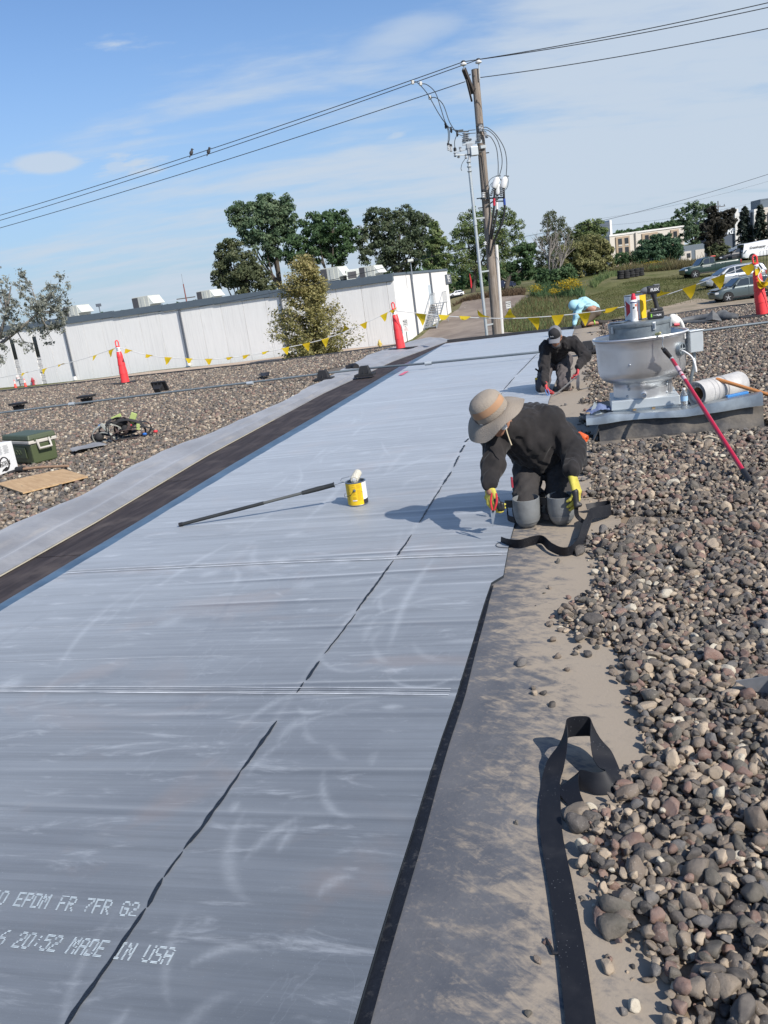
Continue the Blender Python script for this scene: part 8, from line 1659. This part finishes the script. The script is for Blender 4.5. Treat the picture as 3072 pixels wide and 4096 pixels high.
def net(prims, h, k=.03, fold=None, clip=None):
    """surface net of the smooth union -> verts, quads"""
    pts = []
    for pr in prims:
        if len(pr) == 4: r_ = max(pr[2], pr[3]); pts += [np.asarray(pr[0]) - r_, np.asarray(pr[0]) + r_, np.asarray(pr[1]) - r_, np.asarray(pr[1]) + r_]
        else: r_ = max(pr[1]); pts += [np.asarray(pr[0]) - r_, np.asarray(pr[0]) + r_]
    lo = np.min(pts, 0) - 3 * h - .02; hi = np.max(pts, 0) + 3 * h + .02; n = np.ceil((hi - lo) / h).astype(int) + 1
    ax = [lo[i] + h * np.arange(n[i]) for i in range(3)]; G = np.stack(np.meshgrid(*ax, indexing='ij'), -1); F = sd_prims(G.reshape(-1, 3), prims, k)
    if fold is not None: F = F + fold(G.reshape(-1, 3))
    if clip is not None: F = np.maximum(F, clip(G.reshape(-1, 3)))
    F = F.reshape(n); S = F < 0
    cs = n - 1; cnt = np.zeros(cs); acc = np.zeros((*cs, 3))
    off = [(0, 0, 0), (1, 0, 0), (0, 1, 0), (1, 1, 0), (0, 0, 1), (1, 0, 1), (0, 1, 1), (1, 1, 1)]
    sl = lambda o: tuple(slice(o[i], o[i] + cs[i]) for i in range(3))
    for a in range(8):
        for b in range(a + 1, 8):
            oa, ob = off[a], off[b]
            if sum(abs(oa[i] - ob[i]) for i in range(3)) != 1: continue
            fa, fb = F[sl(oa)], F[sl(ob)]; m = (fa < 0) != (fb < 0); t = np.where(m, fa / np.where(m, fa - fb, 1), 0); cnt += m
            for i in range(3): acc[..., i] += m * (oa[i] + t * (ob[i] - oa[i]))
    act = cnt > 0; idx = -np.ones(cs, int); idx[act] = np.arange(act.sum()); base = np.argwhere(act); vs = lo + h * (base + acc[act] / cnt[act][:, None]); fs = []
    for d in range(3):
        u, v = [(1, 2), (2, 0), (0, 1)][d]; a = [slice(1, -1)] * 3; a[d] = slice(0, -1); b = [slice(1, -1)] * 3; b[d] = slice(1, None); m = S[tuple(a)] != S[tuple(b)]; e = np.argwhere(m)
        if not len(e): continue
        c = e.copy(); c[:, u] += 1; c[:, v] += 1; flipm = S[tuple(a)][m]
        def g(du, dv): q = c.copy(); q[:, u] -= du; q[:, v] -= dv; return idx[q[:, 0], q[:, 1], q[:, 2]]
        q = np.stack([g(1, 1), g(0, 1), g(0, 0), g(1, 0)], 1); q[~flipm] = q[~flipm][:, ::-1]; fs.append(q)
    return vs, np.concatenate(fs)
def skin(name, prims, h, m, parent, k=.03, fold=None, origin=(0, 0, 0), clip=None):
    vs, fs = net(prims, h, k, fold, clip); mb = MB(); mb.v = [vs]; mb.f = [tuple(map(int, f)) for f in fs]; mb.m = [0] * len(fs); mb.n = len(vs)
    return mb.build(name, m, parent, origin=origin, smooth=180)
def folds(amp, f1=9, f2=22, stretch=(1, 1, .45), seed=0):
    st = V(*stretch)
    def fn(P):
        out = np.zeros(len(P)); q = P * st
        r_ = np.random.default_rng(seed)
        for fr, am in ((f1, 1.0), (f2, .55)):
            for _ in range(5):
                d = r_.normal(0, 1, 3); ph = r_.uniform(0, 6.28); w = np.sin(q @ r_.normal(0, 1, 3) * fr * .6 + ph * 2); s_ = np.sin(q @ d * fr + ph + 1.6 * w); out += am * (np.abs(s_) ** .7 * np.sign(s_)) * .3
        return out * amp
    return fn
def hand(w, d, n, spread=.0, curl=.9, s=1.0, thumb=1, grip=0.0):
    """round cones of a hand: wrist w, pointing d, palm facing n; thumb=+1/-1 side"""
    d = np.asarray(d, float) / np.linalg.norm(d); n = np.asarray(n, float); n = n - d * (n @ d); n /= np.linalg.norm(n); x = np.cross(d, n) * thumb; pr = []
    ks = [(.030, .085, .044, .0098), (.010, .092, .050, .0102), (-.011, .087, .046, .0098), (-.031, .076, .036, .0088)]
    for off, kl, fl, r_ in ks:
        kn = w + (d * kl + x * off) * s; pr.append((w + x * off * .55 * s + d * .012 * s, kn, .0165 * s, .0125 * s)); a = curl * (1 + .12 * (off < 0)); p = kn; dd = d; rr_ = r_
        for j, fr in enumerate((1.0, .68, .5)):
            ang = a * (.75 if j == 0 else 1.0); dd = dd * math.cos(ang) + np.cross(np.cross(dd, n), dd) * math.sin(ang); dd /= np.linalg.norm(dd); q = p + dd * fl * fr * s + x * spread * off; pr.append((p, q, rr_ * s * 1.08, rr_ * s * .94)); p = q; rr_ *= .93
    t0 = w + (x * .022 + d * .022) * s; t1 = t0 + (x * .030 + d * .026 + n * .022) * s; t2 = t1 + (x * .008 + d * .028 + n * .020 + n * grip * .01) * s; t3 = t2 + (-x * .010 + d * .018 + n * .014) * s
    pr += [(w + d * .01 * s, t1, .017 * s, .0125 * s), (t1, t2, .0122 * s, .0108 * s), (t2, t3, .0108 * s, .0092 * s), (w - d * .022 * s, w + d * .015 * s, .026 * s, .023 * s)]; return pr
def head(c, fwd, up, s=1.0):
    """head with brow, nose, lips, chin, ears, eyes; c at its centre"""
    f = np.asarray(fwd, float); f /= np.linalg.norm(f); u = np.asarray(up, float); u -= f * (u @ f); u /= np.linalg.norm(u); x = np.cross(f, u); M = np.stack([x, f, u], 1); q = lambda a, b, e: c + (x * a + f * b + u * e) * s
    pr = [(q(0, -.01, .03), V(.076, .096, .09) * s, M), (q(0, .03, -.045), V(.058, .062, .066) * s, M), (q(0, .074, .022), q(0, .102, -.018), .012 * s, .014 * s), (q(-.03, .072, .032), q(.03, .072, .032), .014 * s, .014 * s), (q(-.022, .083, -.050), q(.022, .083, -.050), .010 * s, .010 * s), (q(0, .072, -.085), V(.026, .022, .02) * s, M)]
    for s_ in (-1, 1): pr += [(q(s_ * .078, -.01, -.005), V(.010, .02, .031) * s, M), (q(s_ * .042, .056, -.02), V(.026, .026, .026) * s, M)]
    return pr, M
m_skin = mat('skin', (.34, .175, .115), .55, var=.1, vs=20, spec=.4); m_blackc = N('cloth_black'); q = m_blackc.map(); a_ = m_blackc.noise(q, 6, 5, .6); b_ = m_blackc.noise(q, 420, 2, .5)
m_jack = m_blackc.out(m_blackc.mix(m_blackc.mr(a_, .35, .7), (.013, .012, .013), (.026, .023, .023)), .82, m_blackc.bump(b_, .15, .003), Specular_IOR_Level=.25, Sheen_Weight=.12)
m_trs = mat('trouser_charcoal', (.032, .029, .029), .88, var=.35, vs=7, col2=(.075, .065, .058), cs=5, cmix=(.55, .8), bump=.2, bs=200); m_trs2 = mat('trouser_grey', (.085, .075, .075), .9, var=.25, vs=9, bump=.2, bs=150); m_gly = mat('glove_yellow', (.52, .455, .075), .75, var=.12, vs=25, bump=.3, bs=300); m_glk = mat('glove_black', (.015, .015, .017), .5); m_glr = mat('glove_red', (.52, .055, .06), .7, var=.12, vs=25)
m_hat = mat('hat_khaki', (.33, .28, .225), .9, var=.16, vs=14, col2=(.25, .212, .172), cs=7, bump=.35, bs=160); m_hato = mat('hat_orange_tan', (.36, .21, .12), .85, var=.14, vs=12); m_hatd = mat('hat_stain', (.07, .06, .058), .9, var=.4, vs=15, col2=(.24, .20, .165), cs=16)
m_pad = mat('pad_grey', (.19, .20, .205), .45, var=.2, vs=6, col2=(.11, .115, .12), cs=9, cmix=(.5, .8)); m_boot = mat('boot_dark', (.035, .03, .027), .8, var=.2)
m_hair = mat('hair_dark', (.015, .012, .01), .7)
def body_person(label, loc): return thing('person', label, 'person', loc)
# ---- kneeling man in the sun hat
o1 = V(1.05, 5.35, 0); man = body_person('man in a wide khaki sun hat kneeling with snips in one yellow gloved hand', o1)
J = dict(kR=V(.932, 5.235, .10), kL=V(1.150, 5.185, .095), hR=V(1.07, 5.64, .40), hL=V(1.29, 5.62, .40), pel=V(1.19, 5.68, .43), ch=V(1.01, 5.45, .585), nk=V(.86, 5.28, .69), hd=V(.775, 5.165, .765), sR=V(.80, 5.36, .61), sL=V(1.16, 5.41, .655), eR=V(.745, 5.20, .45), wR=V(.688, 5.055, .315), eL=V(1.30, 5.31, .45), wL=V(1.225, 5.075, .30), fR=V(1.10, 5.70, .06), fL=V(1.33, 5.66, .06))
hf = V(-.30, -.62, -.72); hu = V(-.50, -.45, .60); hp, HM = head(J['hd'], hf, hu)
tors = [(J['pel'], J['ch'], .13, .14), (J['ch'], J['nk'], .13, .07), (J['nk'], J['hd'], .058, .055), (J['sR'], J['sL'], .07, .07)]
limb = lambda a, b, ra, rb: (J[a], J[b], ra, rb)
skin('body', tors + hp + [limb('sR', 'eR', .05, .04), limb('eR', 'wR', .04, .028), limb('sL', 'eL', .05, .04), limb('eL', 'wL', .04, .028), limb('hR', 'kR', .075, .05), limb('kR', 'fR', .05, .035), limb('hL', 'kL', .075, .05), limb('kL', 'fL', .05, .035)], .013, m_skin, man, .02, None, o1)
jk = [(J['pel'] + V(-.03, -.06, .0), J['ch'], .165, .178), (V(1.10, 5.52, .61), V(.98, 5.38, .635), .15, .125), (J['ch'] + V(.04, -.03, -.05), V(1.10, 5.47, .44), .165, .15), (J['ch'], J['nk'], .15, .075), (J['sR'], J['sL'], .088, .10), limb('sR', 'eR', .082, .070), (J['eR'], J['wR'] + V(.003, .02, .045), .066, .050), limb('sL', 'eL', .10, .074), (J['eL'], J['wL'] + V(0, .03, .065), .074, .056), (V(1.28, 5.42, .54), J['eL'], .08, .072)]
skin('jacket', jk, .0105, m_jack, man, .045, folds(.010, 30, 64, (1, 1, .38), 3), o1)
skin('trousers', [(J['hR'], J['hL'], .125, .125), limb('hR', 'kR', .115, .084), limb('hL', 'kL', .12, .086), (J['kR'], J['fR'] + V(0, -.06, .03), .08, .055), (J['kL'], J['fL'] + V(0, -.06, .03), .08, .055)], .012, m_trs, man, .03, folds(.008, 40, 90, (1, 1, 1), 5), o1)
for a, b in ((J['fR'], V(.02, .16, .02)), (J['fL'], V(.02, .16, .02))): skin('boot', [(a + V(0, -.04, .01), a + V(0, .03, .01), .05, .05), (a, a + b, .045, .036)], .012, m_boot, man, .02, None, o1)
# gloves: five fingers each, dipped palms
gR = hand(J['wR'] + V(0, .01, .02), V(.06, -.22, -.85), V(.55, .6, .10), curl=.8, thumb=-1, s=1.14); skin('glove', gR, .0046, m_gly, man, .007, None, o1)
gL = hand(J['wL'] + V(0, .01, .035), V(.10, -.38, -.82), V(-.75, .5, -.30), curl=.55, thumb=1, s=1.22); skin('glove', gL, .0046, m_gly, man, .007, None, o1)
dp_ = J['wL'] + V(.02, -.06, -.085); skin('glove_palm', [(dp_ + V(-.028, 0, .03), dp_ + V(-.03, -.02, -.045), .022, .018), (dp_ + V(-.01, -.03, -.05), dp_ + V(-.035, -.03, -.055), .014, .014)], .005, m_glk, man, .01, None, o1)
dp_ = J['wR'] + V(.03, -.04, -.08); skin('glove_palm', [(dp_ + V(.0, .01, .03), dp_ + V(.012, -.01, -.03), .020, .016), (dp_ + V(.028, -.01, .0), dp_ + V(.03, -.015, -.03), .016, .014)], .005, m_glk, man, .01, None, o1)
# hat: crown, tan panel, drooping stitched brim
HX, HF, HU = HM[:, 0], HM[:, 1], HM[:, 2]; hatU = V(-.50, -.27, .82); hatU /= np.linalg.norm(hatU); Mh = frame(hatU, (1, 0, 0)); hc_ = J['hd'] + hatU * .036 + V(.004, 0, .010)
hat = thing('sun_hat', '', ''); [hat.__delitem__(k_) for k_ in ('label', 'category')]; hat.parent = man
def hat_part(prof, nm, m, arc=None, wob=0.0, n=56):
    mb = MB().lathe(prof, n, (0, 0, 0), None, caps=False, arc=arc); v = mb.v[0]; a = np.arctan2(v[:, 1], v[:, 0]); rr_ = np.hypot(v[:, 0], v[:, 1]); f_ = np.clip((rr_ - .10) / .11, 0, 1); v[:, 2] += wob * f_ * (np.sin(2 * a + .6) * 1.0 + .35 * np.sin(5 * a + 1)); v[:, 0] *= 1.0; v[:, 1] *= 1.08; mb.v[0] = v @ Mh.T + hc_; return mb.build(nm, m, hat, origin=o1, smooth=50, recalc=True)
cr_ = [(.108, .0), (.1095, .035), (.107, .065), (.098, .097), (.079, .119), (.048, .133), (.0005, .137)]; hat_part(cr_, 'hat_crown', m_hat)
hat_part([(.1113, .042), (.1100, .066), (.1035, .088)], 'hat_panel', m_hato, (R(-60), R(75))); hat_part([(.1095, .002), (.1112, .036)], 'sweat_band', m_hatd, (R(150), R(300)))
br = []
for i_ in range(11): r_ = .105 + .0086 * i_; z_ = -.004 - .044 * (i_ / 10) ** 1.25; br += [(r_, z_), (r_ + .006, z_ - .0005 - .0026)]
hat_part(br + [(.197, -.053), (.191, -.055)] + [(.106, -.008)], 'hat_brim', m_hat, None, .026, 72)
q = curve([J['hd'] + V(.055, -.06, -.03), J['hd'] + V(.06, -.10, -.10), J['hd'] + V(.075, -.12, -.17)], 8); MB().tube(q, .0045, 6).build('chin_cord', mat('cord_cream', (.45, .38, .26), .8), hat, origin=o1)
MB().ball(J['hd'] + V(.045, -.085, -.055), (.022, .016, .02), None, 10, 8).build('dust_mask', m_lw, man, origin=o1, smooth=180)
# knee pads
for k_, (kx, rz_) in (('R', (J['kR'], .1)), ('L', (J['kL'], -.1))):
    b_ = V(kx[0], kx[1] - .035, .0); Mk = np.array(Matrix.Rotation(.06, 3, 'X')); pd = MB().lathe([(.001, .002), (.035, .004), (.058, .018), (.076, .048), (.086, .09), (.089, .14), (.089, .205), (.084, .207), (.082, .14)], 32, b_, Mk @ np.diag([1, .92, 1]), caps=False).build('knee_pad', m_pad, man, origin=o1, smooth=60)
    MB().lathe([(.0778, .05), (.0868, .08), (.0872, .085)], 32, b_ - V(0, .002, 0), Mk @ np.diag([1.01, .94, 1]), caps=False, arc=(R(200), R(340))).build('cap_ridge', m_pad, pd, origin=o1)
    mb = MB().strip(curve([b_ + V(-.086, .01, .17), b_ + V(-.12, .07, .16), b_ + V(-.10, .14, .13)], 8), np.repeat(V(0, 0, 1)[None], 8, 0), .05, .006); mb.strip(curve([b_ + V(-.08, .0, .06), b_ + V(-.115, .05, .07), b_ + V(-.10, .13, .09)], 8), np.repeat(V(0, 0, 1)[None], 8, 0), .04, .006); stuff(mb.build('pad_strap', m_strap, pd, origin=o1, recalc=True))
    MB().lathe([(.008, 0), (.006, .005), (.001, .006)], 10, b_ + V(.083, -.02, .185), frame((1, -.3, 0))).build('rivet', m_gs, pd, origin=o1)
# pouch with the orange seam roller at his hip
pp_ = atyd(1250, 972, 5.66); MB().box(pp_ + V(.0, .02, -.05), (.10, .08, .16), rotz(.4)).build('tool_pouch', m_strap, man, origin=o1, bevel=.015)
ro = thing('seam_roller', 'orange ended seam roller sticking out of the kneeling man hip pouch', 'hand roller', pp_); e = atyd(1257, 944, 5.62) - pp_; MB().tube([V(0, 0, -.05), e * .8], .012, 8).build('roller_handle', m_hw, ro, smooth=50); Mx = frame(V(.55, -.75, -.35)); MB().lathe([(.008, -.035), (.026, -.035), (.029, -.03), (.029, .035), (.026, .04), (.010, .04), (.009, .03), (.001, .03)], 20, e, Mx, caps=False).build('roller_wheel', mat('roller_orange', (.70, .12, .03), .5), ro, smooth=40)
MB().box(atyd(1106, 1042, 5.33), (.012, .02, .07)).build('red_tag', mat('tag_dark_red', (.28, .02, .04), .7), man, origin=o1)
# snips in his right hand
def snips(p, tip, sidev, m, label, s=1.0):
    r = thing('tin_snips', label, 'snips', p); d = (tip - p) / np.linalg.norm(tip - p); L_ = float(np.linalg.norm(tip - p)); sv = np.asarray(sidev, float); sv -= d * (sv @ d); sv /= np.linalg.norm(sv)
    for s_ in (-1, 1):
        q = curve([d * -.02 * s + sv * s_ * .016 * s, d * .04 * s + sv * s_ * .022 * s, d * .09 * s + sv * s_ * .012 * s, d * .115 * s + sv * s_ * .003], 10); MB().tube(q, [.006 * s, .008 * s, .0085 * s, .0085 * s, .0085 * s, .008 * s, .008 * s, .007 * s, .006 * s, .006 * s], 8).build('snip_handle', m, r, smooth=50)
        mb = MB(); b0 = d * .11 * s + sv * s_ * .005; nn = np.cross(d, sv) * .004; tpv = d * L_ + sv * s_ * .001; mb.add([b0 - sv * s_ * .006 - nn, b0 + sv * s_ * .012 - nn, tpv - nn * .3, b0 - sv * s_ * .006 + nn, b0 + sv * s_ * .012 + nn, tpv + nn * .3], [(0, 1, 2), (3, 5, 4), (0, 3, 4, 1), (1, 4, 5, 2), (2, 5, 3, 0)]); mb.build('blade', m_galv, r, recalc=True)
    MB().cyl(d * .115 * s - np.cross(d, sv) * .008, d * .115 * s + np.cross(d, sv) * .008, .009 * s, 10).build('pivot', m_rub, r); return r
snips(atyd(1067, 1071, 4.965), atyd(1064, 1139, 4.945), V(1, -.3, 0), mat('snips_red', (.52, .03, .04), .45), 'red handled snips held by the kneeling man in the sun hat', .85)
hs_ = J['wL'] + V(0, -.07, -.11); ribbon('rubber_strip', [hs_ + V(.0, .03, .06), hs_ + V(-.01, -.01, -.02), hs_ + V(-.012, -.005, -.08), hs_ + V(.005, .02, -.12), V(1.27, 5.03, .035), V(1.33, 5.12, .03)], [V(1, .3, 0), V(.9, .5, 0), V(.8, .6, .1), V(.6, .7, .2), V(.3, .8, .3), V(.2, .8, .4)], [.03, .035, .04, .04, .045, .045], 'black rubber end hanging from the left glove of the kneeling man', 40)
# ---- second man in the cap
o2 = V(2.6, 11.3, 0); man2 = body_person('man in a black and grey cap and black jacket kneeling behind the sun hat man', o2)
J = dict(kR=V(2.392, 11.22, .09), kL=V(2.655, 11.12, .085), hR=V(2.56, 11.60, .36), hL=V(2.79, 11.56, .36), pel=V(2.69, 11.64, .40), ch=V(2.67, 11.42, .575), nk=V(2.66, 11.27, .70), hd=V(2.605, 11.15, .735), sR=V(2.50, 11.28, .60), sL=V(2.87, 11.28, .61), eR=V(2.425, 11.14, .345), wR=V(2.375, 10.945, .15), eL=V(2.985, 11.12, .43), wL=V(2.83, 10.97, .295), fR=V(2.55, 11.72, .06), fL=V(2.83, 11.66, .06))
hp, HM = head(J['hd'], V(-.35, -.80, -.55), V(-.12, -.35, .9), 1.02); tors = [(J['pel'], J['ch'], .13, .13), (J['ch'], J['nk'], .12, .07), (J['nk'], J['hd'], .058, .055), (J['sR'], J['sL'], .07, .07)]
skin('body', tors + hp + [limb('sR', 'eR', .05, .04), limb('eR', 'wR', .04, .028), limb('sL', 'eL', .05, .04), limb('eL', 'wL', .04, .028), limb('hR', 'kR', .075, .05), limb('kR', 'fR', .05, .035), limb('hL', 'kL', .075, .05), limb('kL', 'fL', .05, .035)], .012, m_skin, man2, .016, None, o2)
skin('jacket', [(J['pel'] + V(0, -.04, .02), J['ch'], .15, .165), (J['ch'], J['nk'] + V(0, .02, -.03), .15, .085), (J['sR'], J['sL'], .09, .09), limb('sR', 'eR', .085, .066), (J['eR'], J['wR'] + V(0, .01, .02), .066, .047), limb('sL', 'eL', .088, .068), (J['eL'], J['wL'] + V(.01, .005, .02), .068, .047), (J['nk'] + V(.08, -.04, -.01), J['nk'] + V(.07, -.10, -.12), .03, .03)], .013, m_jack, man2, .04, folds(.012, 34, 75, (1, 1, .55), 8), o2)
skin('trousers', [(J['hR'], J['hL'], .12, .12), limb('hR', 'kR', .11, .085), limb('hL', 'kL', .11, .085), (J['kR'], J['fR'], .082, .055), (J['kL'], J['fL'], .082, .055)], .013, m_trs2, man2, .03, folds(.009, 38, 80, (1, 1, .6), 4), o2)
for a in ('fR', 'fL'): skin('boot', [(J[a], J[a] + V(.02, .15, .01), .05, .04)], .014, m_boot, man2, .02, None, o2)
skin('glove', hand(J['wR'], V(.02, -.25, -.85), V(.8, -.1, .1), curl=.9, thumb=-1), .006, m_glr, man2, .008, None, o2); skin('glove', hand(J['wL'], V(-.15, -.35, -.8), V(-.7, .1, -.1), curl=.9, thumb=1), .006, m_glr, man2, .008, None, o2)
HX, HF, HU = HM[:, 0], HM[:, 1], HM[:, 2]; Mc = np.stack([HX, HF, HU], 1); cc_ = J['hd'] + HU * .038 - HF * .01
cap = thing('cap', '', ''); [cap.__delitem__(k_) for k_ in ('label', 'category')]; cap.parent = man2; prc = [(.088, -.005), (.090, .03), (.083, .065), (.065, .092), (.035, .106), (.0005, .11)]
def cap_part(arc, nm, m, sc=1.0): MB().lathe([(r_ * sc, z_) for r_, z_ in prc], 26, cc_, Mc @ np.diag([.98, 1.16, 1.0]), caps=False, arc=arc).build(nm, m, cap, origin=o2, smooth=50, recalc=True)
m_capk = mat('cap_black', (.02, .02, .022), .85); m_capg = mat('cap_grey', (.16, .165, .18), .85, var=.1); cap_part((R(25), R(155)), 'cap_front', m_capk, 1.01); cap_part((R(-205), R(25)), 'cap_mesh', m_capg)
t_ = np.linspace(R(28), R(152), 14); G = np.stack([np.stack([.088 * .98 * np.cos(t_), .09 * 1.16 * np.sin(t_), np.full(14, .0)], 1), np.stack([.086 * np.cos(t_), .09 * 1.16 * np.sin(t_) + .04, -.004 - .010 * np.cos(t_) ** 2], 1), np.stack([.078 * np.cos(t_), .10 + .075 * np.sin(t_) ** .6, -.012 - .02 * np.cos(t_) ** 2], 1)], 1) @ Mc.T + cc_
mb = MB().grid(G); mb.grid(G - HU * .005, True); mb.build('cap_brim', m_capg, cap, origin=o2, smooth=60); mb = MB(); text_on(mb, 'FXR', cc_ + Mc @ V(.025, .108, .045), -HX, HU * .9 - HF * .3, .026); mb.build('cap_lettering', m_lw, cap, origin=o2)
skin('hair', [(J['hd'] - HF * .055 + HU * .01, V(.072, .045, .06), HM)], .01, m_hair, man2, .01, None, o2)
skin('face_cover', [(J['hd'] + HF * .035 - HU * .10, V(.062, .06, .05), HM)], .01, mat('gaiter_grey', (.07, .07, .075), .9), man2, .01, None, o2)
sh = atyd(1181, 843, 10.86); snips(sh, atyd(1186, 858, 10.80), V(1, -.2, 0), mat('snips_blue', (.06, .16, .38), .45), 'blue handled snips held by the man in the cap', .85)
hl_ = J['wL'] + V(-.02, -.06, -.08); tp_ = atyd(1188, 862, 10.80); ribbon('rubber_strip', [tp_, tp_ * .5 + hl_ * .5 + V(0, 0, -.005), hl_], [V(.5, -.3, .8)] * 3, [.045, .05, .05], 'grey rubber strip stretched from the glove to the snips of the man in the cap', 16, .003, 'rubber strip', m_shg)
ribbon('rubber_strip', [hl_, hl_ + V(-.01, .0, -.10), hl_ + V(.0, .03, -.19), hl_ + V(.10, .10, -.21), hl_ + V(.22, .16, -.205)], [V(.7, -.6, .1), V(.7, -.6, .1), V(.5, -.6, .4), V(.0, -.6, .8), V(-.1, -.4, .9)], [.04, .05, .045, .04, .03], 'loose grey rubber tail curling under the left glove of the man in the cap', 30, .003, 'rubber strip', m_shg)
wp = atyd(1161, 818, 11.32); MB().tube([wp, wp + V(0, 0, -.09)], .035, 10).build('tape_measure', m_strap, man2, origin=o2, smooth=50); MB().tube([wp + V(0, 0, .012), wp + V(0, 0, -.01)], .036, 10).build('tape_band', m_yelc, man2, origin=o2, smooth=50); MB().tube([atyd(1164, 802, 11.4), atyd(1157, 797, 11.35)], .012, 8).build('belt_hook', m_strap, man2, origin=o2)
# ---- third worker in the pale blue hooded shirt, at the roof end
o3 = V(6.1, 22.3, 0); man3 = body_person('worker in a pale blue hooded shirt crouching on hands and knees at the roof end', o3); m_aqua = mat('shirt_pale_blue', (.33, .56, .62), .85, var=.06, vs=6)
J = dict(kR=V(5.98, 22.2, .09), kL=V(6.05, 22.5, .09), hR=V(6.34, 22.25, .36), hL=V(6.36, 22.5, .36), ch=V(6.02, 22.3, .60), nk=V(5.83, 22.25, .63), hd=V(5.735, 22.2, .60), sR=V(5.88, 22.08, .56), sL=V(5.9, 22.5, .56), eR=V(5.76, 22.02, .34), wR=V(5.66, 21.98, .13), eL=V(5.85, 22.5, .34), wL=V(5.77, 22.4, .12), fR=V(6.50, 22.2, .06), fL=V(6.52, 22.5, .06))
hp, HM = head(J['hd'], V(-.45, -.25, -.85), V(-.75, -.1, .4), 1.0); skin('body', hp + [(J['hR'], J['ch'], .12, .12), (J['ch'], J['nk'], .12, .06), (J['nk'], J['hd'], .055, .055), limb('sR', 'eR', .05, .04), limb('eR', 'wR', .04, .03), limb('sL', 'eL', .05, .04), limb('eL', 'wL', .04, .03), limb('hR', 'kR', .07, .055), limb('kR', 'fR', .055, .04), limb('hL', 'kL', .07, .055), limb('kL', 'fL', .055, .04)], .02, m_skin, man3, .02, None, o3)
skin('hooded_shirt', [((J['hR'] + J['hL']) / 2 + V(-.04, 0, .10), J['ch'] + V(.02, 0, .02), .155, .165), (J['ch'] + V(0, 0, .01), J['nk'], .16, .11), (J['sR'], J['sL'], .09, .09), limb('sR', 'eR', .08, .062), limb('eR', 'wR', .062, .05), limb('sL', 'eL', .08, .062), limb('eL', 'wL', .062, .05)], .017, m_aqua, man3, .05, folds(.012, 26, 60, (.6, 1, 1), 6), o3)
skin('hood', [(J['hd'] + V(.0, .0, .01), V(.135, .13, .145), None), (J['nk'] + V(-.01, 0, .02), J['hd'] + V(.05, 0, .02), .10, .09)], .016, m_aqua, man3, .03, None, o3, lambda P: (P - (J['hd'] + V(-.05, -.03, -.085))) @ V(-.45, -.25, -.85))
skin('trousers', [(J['hR'], J['hL'], .135, .135), limb('hR', 'kR', .11, .085), limb('hL', 'kL', .11, .085)], .018, mat('shorts_brown', (.11, .085, .06), .9), man3, .03, None, o3)
for a in ('R', 'L'): skin('boot', [(J['f' + a] + V(-.10, 0, .02), J['f' + a], .06, .055), (J['f' + a], J['f' + a] + V(.13, 0, -.005), .05, .04)], .016, m_boot, man3, .02, None, o3); MB().tube([J['k' + a] + V(.26, 0, 0), J['k' + a] + V(.285, 0, 0)], .064, 14).build('lime_band', m_limed, man3, origin=o3, smooth=50)
for a in ('R', 'L'): skin('glove', hand(J['w' + a], V(-.4, -.1, -.6), V(.5, 0, -.7), curl=.6, s=1.1, thumb=1 if a == 'L' else -1), .01, m_glk, man3, .012, None, o3)
